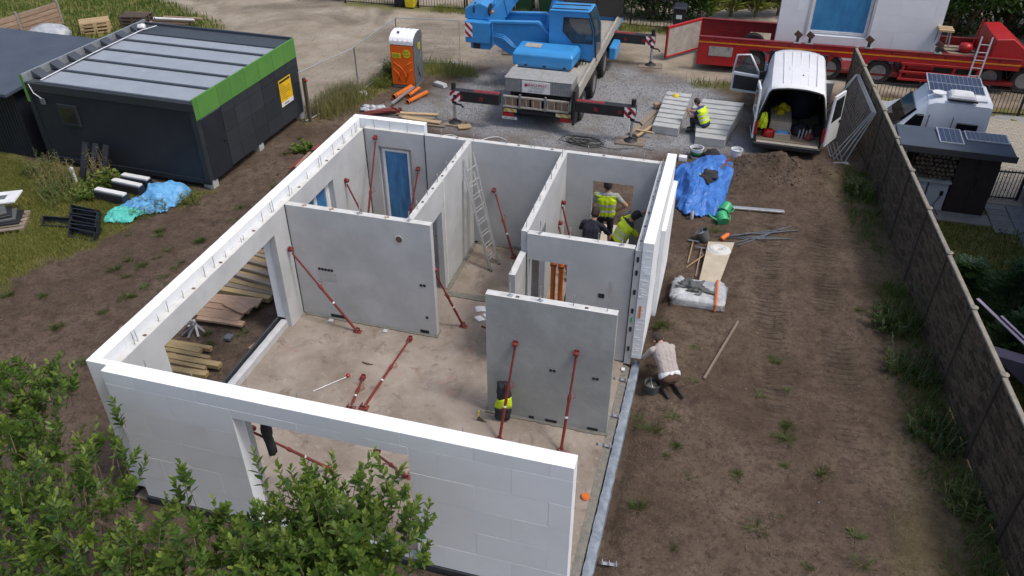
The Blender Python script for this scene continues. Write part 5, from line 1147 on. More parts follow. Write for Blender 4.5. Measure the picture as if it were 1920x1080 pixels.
MB().prism([(-.12, 1.2), (.48, 1.2), (.5, 1.85), (.3, 1.85)], 'y', -.02, .12).build('side_window', 'glass_dark', cp)
MB().box(1.4, 1.95, -.012, .05, 1.32, 1.75).build('side_window', 'glass_dark', cp, bev=.01)
MB().box(.62, .64, -.006, .02, .5, 1.9).build('door_groove', 'rubber', cp); MB().box(1.26, 1.275, -.006, .02, .5, 1.9).build('door_groove', 'rubber', cp)
for x in (-.05, 1.7):
    for s, y in ((-1, .08), (1, 1.92)): wheel(cp, (x, y, .33), .33, .2, 'rim_grey', s, 'y')
MB().obox((-.05, -.22, 1.2), (.1, .18, .25)).build('mirror', 'plastic_black', cp, bev=.02); MB().obox((-.05, 2.22, 1.2), (.1, .18, .25)).build('mirror', 'plastic_black', cp, bev=.02)
def solar(name_parent, x0, y0, x1, y1, z, nx_, ny_, tilt=0.0, par=None):
    p = thing_part('solar_panel', par, (x0, y0, z), (tilt, 0, 0)); w_, h_ = x1-x0, y1-y0
    MB().box(0, w_, 0, h_, 0, .03).build('panel_frame', 'pv_frame', p)
    mb = MB(); cw, chh = (w_-.05)/nx_, (h_-.05)/ny_
    for i in range(nx_):
        for j in range(ny_): mb.box(.025+i*cw+.004, .025+(i+1)*cw-.004, .025+j*chh+.004, .025+(j+1)*chh-.004, .0305, .034)
    o = mb.build('solar_cells', 'pv_cell', p); stuff(o); return p
solar(None, .55, 1.35, 2.05, 2.0, 2.36, 12, 5, R(4), cp); solar(None, .55, .72, 2.05, 1.32, 2.34, 12, 5, R(4), cp)
MB().lathe([(0, 0), (.06, .0), (.06, .06), (.17, .08), (.19, .11), (.0, .09)], 20, (.80, .48, 2.31)).build('dish', 'plastic_white', cp, smooth=True, auto=True)
MB().loft([[(1.05+d, .2+d, z), (1.72-d, .2+d, z), (1.72-d, .72-d, z), (1.05+d, .72-d, z)] for d, z in ((.0, 2.3), (0, 2.4), (.04, 2.46), (.12, 2.5))]).build('air_conditioner', 'plastic_white', cp, bev=.03, seg=2)
MB().box(1.0, 1.78, .13, .2, 2.32, 2.36).build('roof_bar', 'rubber', cp); MB().box(1.74, 2.05, .25, .68, 2.31, 2.38).build('roof_hatch', 'plastic_white', cp, bev=.02)
ORD = ('first', 'second', 'third', 'fourth', 'fifth', 'sixth', 'seventh', 'eighth', 'ninth', 'tenth', 'eleventh', 'twelfth')
# ================================================================ dark office cabin and shed
OC = (-5.22, 10.55, G0); oc = thing('office_cabin', 'dark grey site cabin with green band and yellow notice', 'cabin', OC, R(-1.5))
W_, D_, HH = 5.65, 5.45, 2.72        # local: x from -W to 0, y from 0 to D
MB().box(-W_, -.035, .035, D_, .22, HH-.28).build('shell', 'anthracite', oc); MB().box(-.0348, -.022, .04, D_-.01, .24, HH-.62).build('cladding_rail', 'rim_grey', oc)
# front (towards the lawn): smooth wall with corner posts, a small window
MB().box(-W_-.02, -W_+.14, .0, .034, .15, HH-.3).build('corner_post', 'anthracite', oc); MB().box(-.16, .0, -.005, .034, .15, HH-.35).build('corner_post', 'anthracite_panel', oc)
wn = MB().box(-W_+.95, -W_+1.62, -.02, .034, 1.42, 2.06).build('window', 'anthracite_panel', oc, bev=.01); MB().box(-W_+1.04, -W_+1.53, -.026, -.02, 1.51, 1.97).build('pane', 'glass_dark', wn)
MB().box(-W_, 0, -.012, .034, .15, .30).build('base_rail', 'anthracite', oc)
# side (towards the house): cladding panels in courses, door
cols = [.0, .18, 1.12, 1.75, 2.5, 3.25, 4.05, 4.75, D_]; rows_ = [.24, .72, 1.28, 1.83, HH-.62]
for i in range(len(cols)-1):
    if i == 1: continue
    for j in range(len(rows_)-1):
        MB().box(-.030, .0+.004*rnd.random(), cols[i]+.005, cols[i+1]-.005, rows_[j]+.005, rows_[j+1]-.005).build('facade_panel', 'anthracite_panel', oc)
    MB().box(-.04, .006, cols[i]+.005, cols[i+1]-.005, HH-.61, HH-.0).build('green_panel', 'green_panel', oc)
MB().box(-.04, .006, cols[1]+.005, cols[2]-.005, HH-.61, HH-.0).build('green_panel', 'green_panel', oc)
dd = MB().box(-.030, -.002, cols[1]+.01, cols[2]-.01, .2, HH-.66).build('door', 'anthracite', oc); MB().box(-.004, .05, cols[2]-.16, cols[2]-.06, 1.12, 1.15).build('handle', 'rubber', dd)
for y in (.1, 2.6, D_-.25): MB().box(-.35, -.02, y, y+.25, -.06, .22).build('footing', 'concrete_light', oc)
# roof: membrane sheets between dark ribs, falling slightly to the front
rf = MB().prism([(.02, HH-.28), (D_, HH-.28), (D_, HH-.06), (.02, HH-.16)], 'x', -W_, -.045).build('roof', 'membrane_dark', oc)
ribs = [.12, 1.08, 2.02, 2.95, 3.85, 4.55]
for k in range(5):
    a, b_ = ribs[k]+.05, ribs[k+1]-.05; za = HH-.16+.10*a/D_; zb = HH-.16+.10*b_/D_
    MB().prism([(a, za-.01), (b_, zb-.01), (b_, zb+.012), (a, za+.012)], 'x', -W_+.38, -.05).build('roof_sheet', 'membrane', rf)
for y in ribs: z = HH-.16+.10*y/D_; MB().box(-W_+.35, -.05, y-.045, y+.045, z-.005, z+.06).build('roof_rib', 'membrane_dark', rf, bev=.01)
MB().box(-W_, -.05, D_-.06, D_+.02, HH-.3, HH+.02).build('parapet', 'membrane_dark', rf); MB().box(-W_, 0, -.02, .10, HH-.36, HH-.12).build('gutter', 'anthracite_panel', rf, bev=.01)
MB().box(-W_-.02, -W_+.03, -.02, D_, HH-.3, HH+.10).build('parapet', 'galvanised', rf); MB().box(-W_-.03, -W_+.05, -.03, .0, HH-.7, HH+.1).build('parapet', 'green_panel', rf)
for k in range(7): y = .35+k*.72; MB().prism([(-W_+.03, HH+.09), (-W_+.40, HH-.10), (-W_+.03, HH-.10)], 'y', y, y+.32).build('stiffener', 'membrane_dark', rf)
MB().tube([(-W_+.45, .2, HH-.09), (-W_+.42, 2.5, HH-.03), (-W_+.5, 4.6, HH+.02), (-W_+.75, 5.1, HH+.05)], .014, 6).build('white_cable', 'plastic_white', rf)
MB().tube([(-W_+.2, -.03, HH-.15), (-W_+.3, -.05, HH-.4), (-W_+.5, -.03, HH-.55)], .012, 6).build('white_cable', 'plastic_white', rf); MB().box(-W_+.45, -W_+.58, -.06, .0, HH-.72, HH-.55).build('junction_box', 'potty_grey', oc)
blob('plastic_bag', 'small white plastic bag on the far corner of the cabin roof', 'bag', 'plastic_white', (-10.4, 15.55, HH+G0+.05), (.14, .12, .09), 1, 3, .5)
# yellow notice
nb = MB().box(.008, .02, 4.15, 4.88, .86, 1.72).build('notice_board', 'sign_yellow', oc); MB().box(.0201, .022, 4.15, 4.88, .86, 1.0).build('notice_foot', 'plate_white', nb)
MB().box(.0201, .022, 4.19, 4.84, 1.62, 1.69).build('notice_title', 'text_black', nb)
for k, (a, b_) in enumerate(((.0, .25), (.0, .22), (.0, .6), (.0, .55), (.0, .62), (.0, .58), (0, .3), (0, .28), (0, .4))): z = 1.54-k*.055; MB().box(.0201, .0215, 4.2+a, 4.2+b_, z, z+.012).build('notice_line', 'wood_dark', nb)
MB().box(.0222, .0235, 4.32, 4.6, .90, .95).build('notice_line', 'text_grey', nb)
# shed left of it
sh_ = thing('tool_shed', 'long dark shed with blue grey felt roof beside the cabin', 'shed', (-11.6, 10.9, G0), R(-1.5))
MB().box(-7.5, 0, .0, 3.7, .05, 2.15).build('wall', 'anthracite', sh_)
for k in range(60): MB().box(-.12*k-.07, -.12*k-.02, -.025, -.001, .05, 2.15).build('corrugation', 'anthracite', sh_)
MB().prism([(-.45, 2.15), (3.9, 2.40), (3.9, 2.50), (-.45, 2.25)], 'x', -7.7, .2).build('roof', 'felt_blue', sh_, bev=.01)
MB().box(-2.5, -1.6, -.06, -.026, .05, 1.9).build('door', 'trailer_dark_red', sh_)

# ================================================================ small buildings and fences at the right
# concrete fence with posts and brick relief panels
fe = thing('concrete_fence', 'tall brown concrete fence with brick relief panels beside the soil strip', 'fence', (13.55, 11.05, G0))
ys_ = [22.4, 20.55, 18.75, 16.85, 14.95, 13.0, 11.05, 9.12, 7.16, 5.2, 3.25, 1.3]; FHT = 1.93
bk = MB().box(0, .13, -.012, .018, 0, .042).mesh('brick_piece', 'fence_brown')
for i, y in enumerate(ys_):
    x = float(fence_x(y)); px, py = x-13.55, y-11.05
    MB().box(px-.06, px+.06, py-.07, py+.07, -.1, FHT+.03).build('post', 'fence_brown', fe, bev=.015)
    MB().lathe([(.07, 0), (.075, .03), (.0, .07)], 8, (px, py, FHT+.03)).build('post_cap', 'fence_cap', fe)
    if i+1 < len(ys_):
        y2 = ys_[i+1]; x2 = float(fence_x(y2)); a = Vector((px, py-.07, 0)); b_ = Vector((x2-13.55, y2-11.05+.07, 0)); d = (b_-a); L = d.length; d.normalize(); n_ = Vector((-d.y, d.x, 0))
        rz = math.atan2(d.y, d.x); nrow = 4
        for r_ in range(nrow):
            z0 = .03+r_*(FHT-.05)/nrow; z1 = .03+(r_+1)*(FHT-.05)/nrow-.008
            o = MB().box(0, L, -.02, .02, z0, z1).build('panel', 'fence_brown', fe); o.location = a; o.rotation_euler = (0, 0, rz)
        mb = MB(); rows = int((FHT-.08)/.066)
        for r_ in range(rows):
            z0 = .05+r_*.066; u = .02+(.12 if r_ % 2 else 0)
            while u < L-.16:
                w_ = .22+.05*rnd.random(); jj = .008+.005*rnd.random(); mb.box(u, min(u+w_, L-.01), -.02-jj, .02+jj, z0, z0+.054+.003*rnd.random(), (0, 0, 1, 2, 0, 1)[int(rnd.random()*6)]); u += w_+.018
        o = mb.build('brick_relief', ['fence_brick', 'fence_brick_light', 'fence_brick_dark'], fe, fix=False); o.location = a; o.rotation_euler = (0, 0, rz); stuff(o)
        o = MB().box(-.02, L+.02, -.045, .045, FHT-.02, FHT+.03).build('coping', 'fence_cap', fe, bev=.01); o.location = a; o.rotation_euler = (0, 0, rz)
# spare mesh fence panels leaning on it
def mesh_panel(root, a, b_, h_, n_x=18, n_z=12, tilt=None, rw=.0022):
    """tubular frame with welded wire; a..b is the foot line"""
    a, b_ = Vector(a), Vector(b_); up = Vector(tilt).normalized()*h_ if tilt else Vector((0, 0, h_)); d = b_-a
    MB().tube([a, a+up, b_+up, b_, a], .02, 8).build('frame', 'galvanised', root, smooth=True, auto=True)
    mb = MB()
    for i in range(1, n_x): mb.tube([a+d*i/n_x+up*.04, a+d*i/n_x+up], rw, 3, cap=False)
    for k in range(1, n_z): mb.tube([a+up*k/n_z, b_+up*k/n_z], rw, 3, cap=False)
    stuff(mb.build('wire_infill', 'wire', root))
for k, (xo, yo) in enumerate(((0, 0), (-.13, .12), (-.26, .25), (-.36, .4))):
    r = thing('site_fence', ('spare steel mesh fence panel leaning on the concrete fence, innermost of the bundle', 'spare steel mesh fence panel leaning on the concrete fence, second of the bundle', 'spare steel mesh fence panel leaning on the concrete fence, third of the bundle', 'spare steel mesh fence panel leaning on the concrete fence, outermost of the bundle')[k], 'fence', (12.45+xo, 17.2+yo, G0), 0, 'spare mesh panels leaning on the fence')
    mesh_panel(r, (0, 0, 0), (-.25, 3.2, 0), 1.75, 16, 9, (.34+.08*k, .12, 1))
t = thing('concrete_block', 'pale concrete fence foot lying at the end of the mesh panels', 'block', (12.35, 16.95, G0), .4)
MB().prism([(-.3, 0), (.3, 0), (.24, .13), (-.24, .13)], 'y', -.11, .11).build('block', 'concrete_light', t, bev=.015)
for x in (-.12, 0, .12): MB().lathe([(.022, 0), (.022, .004)], 8, (x, 0, .1305)).build('socket', 'black_hole', t)
t = thing('gate_post', 'grey concrete block post at the head of the fence', 'post', (12.1, 22.2, G0), .1)
MB().box(-.13, .13, -.12, .12, 0, .7).build('column', 'concrete_light', t, bev=.015); MB().box(-.15, .15, -.14, .14, .7, .75).build('cap', 'concrete_edge', t, bev=.01)
# shed with firewood and solar panels
sb = thing('wood_shed', 'dark brown garden shed with firewood and solar panels on its flat roof', 'shed', (13.75, 14.75, G0), R(-1))
MB().box(-.45, 2.35, -.25, 1.15, 1.88, 1.98).build('roof', 'felt_blue', sb, bev=.015); MB().box(-.47, 2.37, -.28, -.24, 1.82, 1.99).build('fascia', 'roof_tile', sb)
MB().box(1.15, 2.15, .1, .95, .0, 1.88).build('cabinet', 'shed_brown', sb, bev=.01); MB().box(1.64, 1.65, .09, .1, .1, 1.7).build('door_gap', 'gap_black', sb); MB().box(1.7, 1.72, .07, .1, .8, 1.1).build('handle', 'iron_black', sb)
MB().box(.0, 1.14, .85, .95, .0, 1.88).build('back_wall', 'shed_brown', sb); MB().box(.0, .06, .1, .84, .0, 1.88).build('side_wall', 'shed_brown', sb)
MB().box(.07, 1.14, .05, .84, .86, .92).build('shelf', 'concrete_light', sb); MB().box(.10, .58, .12, .6, .02, .85).build('cupboard_door', 'house_wall', sb, bev=.01); MB().box(.62, 1.12, .12, .6, .02, .85).build('cupboard_door', 'house_wall', sb, bev=.01)
MB().box(.95, 1.03, .08, .12, .5, .62).build('socket', 'iron_black', sb); MB().tube([(.99, .08, .5), (.85, .04, .2), (1.0, -.2, .03), (1.3, -.4, .02)], .01, 6).build('cord', 'cable', sb)
for r_ in range(7):
    for c_ in range(9):
        z = .99+r_*.12; x = .13+c_*.115+(.05 if r_ % 2 else 0)+.02*rnd.random()
        if z > 1.78: continue
        o = MB().tube([(x, .12+.05*rnd.random(), z), (x, .8, z)], .045+.018*rnd.random(), 7).build('log', 'log_end', sb)
solar(None, .55, .15, 1.15, 1.05, 1.985, 4, 6, R(2), sb); solar(None, 1.25, .5, 2.3, 1.05, 1.985, 9, 4, R(2), sb)
# iron fences
def rail_fence(label, pts, h_=.95, gap=.12, name='iron_fence', mat='iron_black'):
    b0_ = pts[0]; r = thing(name, label, 'fence', (b0_[0], b0_[1], G0))
    for k in range(len(pts)-1):
        a = Vector((pts[k][0]-b0_[0], pts[k][1]-b0_[1], 0)); b_ = Vector((pts[k+1][0]-b0_[0], pts[k+1][1]-b0_[1], 0)); d = b_-a; n = max(2, int(d.length/gap))
        for z in (.1, h_-.06): MB().bar(a+Vector((0, 0, z)), b_+Vector((0, 0, z)), .035, .035).build('rail', mat, r)
        me_ = MB().box(-.008, .008, -.008, .008, .06, h_).mesh('baluster', mat)
        for i in range(1, n): inst(me_, 'baluster', r, a+d*i/n)
        for p in ((a,) if k else (a,))+((b_,) if k == len(pts)-2 else ()): MB().box(p.x-.035, p.x+.035, p.y-.035, p.y+.035, 0, h_+.08).build('post', mat, r)
rail_fence('black iron fence between the camper van and the red trailer', [(13.3, 22.1), (15.0, 22.25), (17.2, 22.5), (18.4, 22.6), (21, 22.9)], .95)
rail_fence('black iron gate between the garden shed and the pale house', [(16.25, 15.95), (17.0, 16.02)], .95, .09, 'iron_gate')
rail_fence('black iron fence along the far side of the sandy yard', [(-12, 28.7), (-9.6, 28.85), (-7.05, 28.9)], 1.2, .13)
rail_fence('black iron gate beside the yellow bin', [(-5.95, 29.05), (-3.7, 29.2)], 1.2, .13, 'iron_gate')
rail_fence('rusty brown iron fence in front of the hedge behind the crane', [(-3.6, 29.25), (-1.4, 29.45), (1.0, 29.5), (4.1, 28.9), (6.0, 28.95)], 1.3, .14)
# neighbour house at the right edge
nh = thing('neighbour_house', 'pale blue grey rendered house wall beyond the iron gate', 'house', (17.15, 8.5, G0))
MB().box(0, 9, -1.5, 7.75, 0, 5.6).build('wall', 'house_wall', nh); MB().prism([(-.5, 5.3), (4.5, 8.2), (9.5, 5.3), (9.5, 5.6), (4.5, 8.5), (-.5, 5.6)], 'y', -2, 8.2).build('roof', 'roof_tile', nh)
wn = MB().box(-.03, .04, 4, 5.2, 1, 2.3).build('window', 'window_white', nh); MB().box(-.04, -.03, 4.1, 5.1, 1.1, 2.2).build('pane', 'glass_dark', wn)
MB().box(-.03, 0, -1.5, 7.75, 0, .35).build('base_course', 'paving_grey', nh)
# paving
pv = MB().box(14.2, 22, 15.6, 22.6, -.36, -.27).build('driveway', 'paving_grey'); struct(pv)
cob = MB().box(-.095, .095, -.045, .045, -.02, .012).mesh('cobble', 'cobble'); k = 0
mb = MB()
for j in range(64):
    for i in range(28):
        x = 14.3+i*.2+(.1 if j % 2 else 0); y = 15.7+j*.1
        if x > 19.6: continue
        if x > 15.9 and x < 18.6 and y > 16 and k < 290: inst(cob, 'cobble', pv, (x, y, -.262+.004*rnd.random()), (rnd.random()-.5)*.04); k += 1
        else: mb.box(x-.095, x+.095, y-.045, y+.045, -.28, -.252+.004*rnd.random())
stuff(mb.build('cobbles', 'cobble', pv, fix=False))
gp = MB().box(14.2, 16.05, 14.3, 14.9, -.34, -.27).build('path', 'paving_grey'); struct(gp)
for i in range(3): MB().box(14.3+i*.58, 14.3+(i+1)*.58-.012, 14.33, 14.88, -.28, -.262).build('paving_slab', 'paving_grey', gp)
for i in range(6): MB().box(16.08, 16.62, 14.0+i*.33, 14.0+(i+1)*.33-.015, -.3, -.262).build('paving_slab', 'paving_grey', gp)
MB().box(16.65, 17.12, 12.5, 16.0, -.34, -.265).build('gravel_strip', 'gravel_stone', gp)
# garden pavilion edge with ribbon
tn_ = thing('garden_tent', 'dark blue garden tent edge tied with a pale lilac ribbon', 'tent', (15.0, 6.6, G0))
MB().prism([(-.85, 1.5), (.9, .1), (.9, 1.0), (.6, 1.25)], 'y', -.2, .1).build('flap', 'tent_dark', tn_)
rb = [Vector((-.78, 1.65, 1.5)).lerp(Vector((.1, .15, 1.32)), t) for t in (0, .33, .66, 1)]
MB().bar(rb[0], rb[3], .07, .02).build('ribbon', 'ribbon', tn_); MB().bar(rb[1]+Vector((.06, 0, .05)), rb[3]+Vector((.08, 0, .03)), .05, .015).build('ribbon', 'ribbon', tn_)
MB().lathe([(.0, 0), (1.3, -.35), (1.5, -.6), (1.5, -1.2)], 4, (1.35, -.3, 2.2), rotz(R(45))).build('canopy', 'tent_dark', tn_)
# bins
def bin_(label, x, y, mat, lid=None, w_=.55, h_=1.0):
    r = thing('wheelie_bin', label, 'bin', (x, y, G0), R(3))
    MB().loft([[(-a, -a*1.1, z), (a, -a*1.1, z), (a, a*1.1, z), (-a, a*1.1, z)] for a, z in ((w_*.38, .06), (w_*.5, h_))]).build('tub', mat, r, bev=.02)
    MB().loft([[(-a, -a*1.1-.03, z), (a, -a*1.1-.03, z), (a, a*1.1, z+.05), (-a, a*1.1, z+.05)] for a, z in ((w_*.54, h_), (w_*.54, h_+.05), (w_*.4, h_+.1))]).build('lid', lid or mat, r, bev=.015)
    for s in (-1, 1): MB().lathe([(.09, -.025), (.09, .025)], 12, (s*w_*.4, w_*.5, .09), Matrix.Rotation(R(90), 3, 'Y')).build('wheel', 'rubber', r)
    MB().box(-w_*.22, w_*.22, -w_*.50-.02, -w_*.46, h_*.62, h_*.78).build('sticker', 'plate_white', r)
bin_('dark blue wheelie bin at the far fence beside the yellow one', -6.85, 29.1, 'bin_black', h_=1.2); bin_('yellow wheelie bin at the far fence', -6.3, 29.0, 'bin_yellow', h_=1.2)
bin_('green wheelie bin behind the crane boom, beside the twin', -1.0, 30.0, 'bin_green', w_=.9, h_=1.3); bin_('green wheelie bin behind the crane ram, beside the twin', .1, 30.05, 'bin_green', w_=.9, h_=1.3)
bin_('black wheelie bin standing at the hedge near the trailer door', 6.2, 28.7, 'bin_black', h_=1.05)

# ================================================================ yard: toilet, mesh fence, stairs, timber
pt = thing('portable_toilet', 'orange and grey portable toilet with white roof', 'toilet', (-2.82, 19.85, G0), R(2))
MB().box(-.46, .46, -.45, .45, .0, .1).build('skid', 'potty_grey', pt, bev=.02)
MB().box(-.445, .405, -.44, .44, .1, 1.60).build('side_wall', 'potty_grey', pt, bev=.02)
dr_ = MB().box(-.45, .41, -.462, -.442, .12, 1.58).build('door', 'potty_orange', pt, bev=.012)
for pts in (((-.36, .95), (-.1, .8), (.05, .6), (.12, .3)), ((.32, 1.0), (.1, .85), (-.08, .6), (-.2, .3)), ((-.38, .72), (-.2, .55), (-.1, .25)), ((.34, .75), (.2, .6), (.15, .4))): MB().tube([(x, -.465, z) for x, z in pts], [.018]*len(pts), 6).build('door_ridge', 'potty_orange', dr_, smooth=True)
MB().box(.41, .455, -.455, .455, .1, 1.66).build('side_wall', 'potty_grey', pt, bev=.015)
for pts in (((.3, 1.2), (.0, .9), (-.1, .4)), ((-.3, .9), (-.1, .6), (.1, .3))): MB().tube([(.46, y, z) for y, z in pts], .016, 6).build('wall_ridge', 'potty_grey', pt, smooth=True)
rp = [(-.47, 1.6), (-.47, 1.74), (-.40, 1.84), (-.2, 1.95), (.05, 1.99), (.3, 1.97), (.43, 1.88), (.47, 1.70), (.47, 1.6)]
MB().prism([(y, z) for y, z in rp], 'x', -.47, .44).build('roof', 'potty_white', pt, bev=.02, seg=2); MB().prism([(y*.97, z) for y, z in rp], 'x', .441, .468).build('roof_end', 'potty_grey', pt)
for x in (-.3, -.12, .06, .24): MB().tube([(x, y, z+.005) for y, z in rp[1:-1]], .014, 6).build('roof_rib', 'potty_white', pt, smooth=True)
MB().lathe([(.045, 0), (.045, .07), (0, .07)], 10, (-.18, -.2, 1.94)).build('vent_pipe', 'potty_grey', pt)
sk = MB().lathe([(.15, 0), (.15, .006)], 24, (.17, -.468, 1.3), Matrix.Rotation(R(90), 3, 'X')).build('sticker', 'sticker_yellow', pt); text(sk, 'sticker_text', 'WC', .13, 'text_black', (.17, -.476, 1.34), (R(90), 0, 0), 1.1); text(sk, 'sticker_text', 'TOALETY', .065, 'text_black', (.17, -.476, 1.24), (R(90), 0, 0))
sk = MB().box(-.38, -.06, -.47, -.463, 1.12, 1.30).build('sticker', 'sticker_yellow', pt)
for k in range(4): MB().box(-.36, -.1, -.472, -.4705, 1.15+k*.035, 1.16+k*.035).build('sticker_line', 'text_black', sk)
sk = MB().lathe([(.13, 0), (.13, .006)], 24, (.456, .1, 1.45), Matrix.Rotation(R(90), 3, 'Y')).build('sticker', 'sticker_yellow', pt); text(sk, 'sticker_text', 'WC', .1, 'text_black', (.465, .1, 1.48), (R(90), 0, R(90))); text(sk, 'sticker_text', 'TOALETY', .05, 'text_black', (.465, .1, 1.40), (R(90), 0, R(90)))
# mesh fence line
fps = [(-4.85, 15.55), (-4.15, 18.35), (-4.05, 21.9), (-1.6, 22.3)]
for k in range(3):
    a, b_ = fps[k], fps[k+1]
    r = thing('site_fence', ('steel mesh fence panel from the dark cabin to the first joint', 'steel mesh fence panel behind the portable toilet in the grass', 'steel mesh fence panel between the toilet and the crane')[k], 'fence', (a[0], a[1], G0), 0, 'steel mesh fence panels round the yard')
    mesh_panel(r, (0, .03, .06), (b_[0]-a[0], b_[1]-a[1]-.03, .06), 1.68, 34, 9, rw=.0032)
for k, p in enumerate(fps[1:3]):
    t = thing('concrete_block', ('concrete fence foot in the grass beside the dry weeds', 'concrete fence foot behind the portable toilet')[k], 'block', (p[0], p[1], G0), .3)
    MB().prism([(-.3, 0), (.3, 0), (.24, .13), (-.24, .13)], 'y', -.11, .11).build('block', 'concrete_light', t, bev=.015)
t = thing('fence_post', 'dark iron post with a red knob at the cabin corner', 'post', (-4.78, 15.75, G0)); MB().box(-.05, .05, -.05, .05, 0, 1.5).build('shaft', 'wood_dark', t); MB().lathe([(0, 0), (.05, .02), (.05, .07), (0, .09)], 10, (.08, 0, 1.38)).build('knob', 'lamp_red', t, smooth=True)
t = thing('concrete_block', 'concrete fence foot standing alone on the gravel near the toilet', 'block', (-1.62, 19.95, G0), -.4)
MB().prism([(-.3, 0), (.3, 0), (.24, .13), (-.24, .13)], 'y', -.11, .11).build('block', 'concrete_light', t, bev=.015)
# orange pipes by the toilet
def pipe(label, a, b_, r_=.075, mat='pipe_orange', name='drain_pipe', group=None):
    a, b_ = Vector(a), Vector(b_); d = (b_-a).normalized(); t = thing(name, label, 'pipe', tuple(a), 0, group); e = b_-a
    A = d.to_track_quat('Z', 'Y').to_matrix(); L = e.length
    MB().lathe([(r_*.9, L), (r_, L), (r_, .14), (r_*1.14, .12), (r_*1.14, 0), (r_*.98, 0), (r_*.98, .3), (0, .3)], 16, (0, 0, 0), A).build('tube', mat, t, smooth=True, auto=True)
    MB().lathe([(r_*1.17, .05), (r_*1.17, .08)], 16, (0, 0, 0), A).build('seal_ring', 'rubber', t); return t
pipe('thick orange drain pipe under the toilet corner', (-2.74, 18.2, -.18), (-2.5, 19.3, -.18), .09)
pipe('orange drain pipe reaching out from under the toilet', (-2.12, 17.95, -.2), (-1.78, 19.0, -.2)); pipe('short orange drain pipe between two longer ones', (-2.3, 18.5, -.2), (-2.2, 19.3, -.2), .07)
tag(MB().bar((-2.55, 17.6, -.16), (-2.35, 19.2, -.13), .1, .05).build('metal_profile', 'aluminium'), 'pale metal profile lying across the orange pipes', 'profile')
# precast stair flights
def stair(label, loc, rz, n, run, rise, wd, taper=0.0, skew=0.0):
    t = thing('stair_flight', label, 'stairs', loc, rz, 'precast stair flights')
    prev = None
    pts_t = []
    # lying on its back edge: saw tooth upward, soffit down
    prof = []
    for i in range(n): prof += [(i*run, .225+.035*i), (i*run, .265+.035*i), ((i+1)*run, .262+.035*i)]
    prof += [(n*run, .03), (0, 0)]
    rings = []
    for k in range(2):
        s = -1 if k == 0 else 1; rings.append([(s*(wd/2)*(1-taper*y/(n*run))+skew*(y/(n*run))**2, y, z) for y, z in prof])
    MB().loft(rings).build('flight', 'concrete_light', t, bev=.008); return t
stair('straight precast concrete stair flight lying beside planks, helmet on it', (6.92, 17.85, G0+.02), R(-4), 8, .31, .1, .85)
stair('curved precast concrete stair flight with the man sitting on it', (8.38, 17.35, G0+.02), R(-1), 8, .33, .1, .92, -.5, .18)
o = MB().loft([[(x, y, z) for x, y in ((-.55, 0), (.55, 0), (.35, .7), (-.5, .55))] for z in (0, .26)]).build('landing', 'concrete_light', bpy.data.objects['stair_flight.001'], bev=.01); o.location = (-.25, 2.35, 0)
helmet('yellow safety helmet lying on the straight stair flight', (7.0, 20.05, G0+.42))
blob('glove_pair', 'dirty yellow work gloves beside the helmet on the stair flight', 'gloves', 'bin_yellow', (7.2, 19.75, G0+.42), (.12, .1, .05), 7, 3, .5)
# loose timber helper
def plank(label, a, b_, w_=.16, h_=.05, mat='wood_old', group=None, roll=0.0, cat='plank', name='plank'):
    a, b_ = Vector(a), Vector(b_); d = b_-a; n = 5; x = d.normalized(); y = Vector((0, 0, 1)).cross(x).normalized(); z = x.cross(y)
    y, z = y*math.cos(roll)+z*math.sin(roll), z*math.cos(roll)-y*math.sin(roll); rings = []; sg_ = (rnd.random()-.5)*.02; tw = (rnd.random()-.5)*.05
    for i in range(n+1):
        t = i/n-.5; c = d*t+z*sg_*(1-4*t*t); yy = y*math.cos(tw*t)+z*math.sin(tw*t); zz = z*math.cos(tw*t)-y*math.sin(tw*t)
        rings.append([tuple(c+yy*sy*w_/2+zz*sz*h_/2) for sy, sz in ((-1, -1), (1, -1), (1, 1), (-1, 1))])
    o = MB()
    rx = Matrix((x, y, z))
    o.v = []; R3 = [[tuple(rx @ Vector(p)) for p in r_] for r_ in rings]; o.loft(R3)
    ob = o.build(name, mat); ob.location = (a+b_)/2; ob.rotation_euler = rx.transposed().to_euler(); return tag(ob, label, cat, group)
plank('long grey plank lying between the crane jack and the stair flight', (6.05, 17.35, -.2), (6.62, 19.4, -.2), .2, .05, 'wood_old')
plank('second grey plank, edge on the stair side by the crane pad', (5.85, 17.5, -.23), (6.4, 19.6, -.23), .2, .05, 'wood_old')
plank('pale batten crossing the grey planks by the stair flight', (6.1, 17.15, -.14), (6.75, 18.8, -.12), .08, .05, 'wood_new')
plank('short pale batten under the stair edge', (6.0, 17.6, -.12), (6.6, 17.45, -.1), .07, .05, 'wood_new')
plank('thick brown sleeper end behind the stair flight', (6.3, 20.0, -.2), (7.0, 20.3, -.2), .2, .14, 'wood_rust')
bg_ = 'boards and scrap behind the back wall'
for k, (a, b_, w_, mt_) in enumerate((((-2.1, 16.98, -.2), (-.7, 17.2, -.2), .14, 'wood_new'), ((-2.0, 16.85, -.26), (-.75, 17.0, -.26), .18, 'wood_old'), ((-1.8, 16.7, -.2), (-.4, 16.6, -.2), .2, 'wood_new'), ((-1.6, 16.55, -.27), (-.2, 16.5, -.27), .2, 'wood_old'), ((.25, 16.5, -.24), (.62, 16.72, -.24), .3, 'wood_new'))):
    plank(('pale batten on the heap behind the back wall, farthest from the wall', 'grey board under the pale batten on the heap behind the back wall', 'broad pale board on the heap, next to the back wall', 'broad grey board at the bottom of the heap by the back wall', 'short wide board end beside the crane jack pad')[k], a, b_, w_, .04, mt_, bg_)
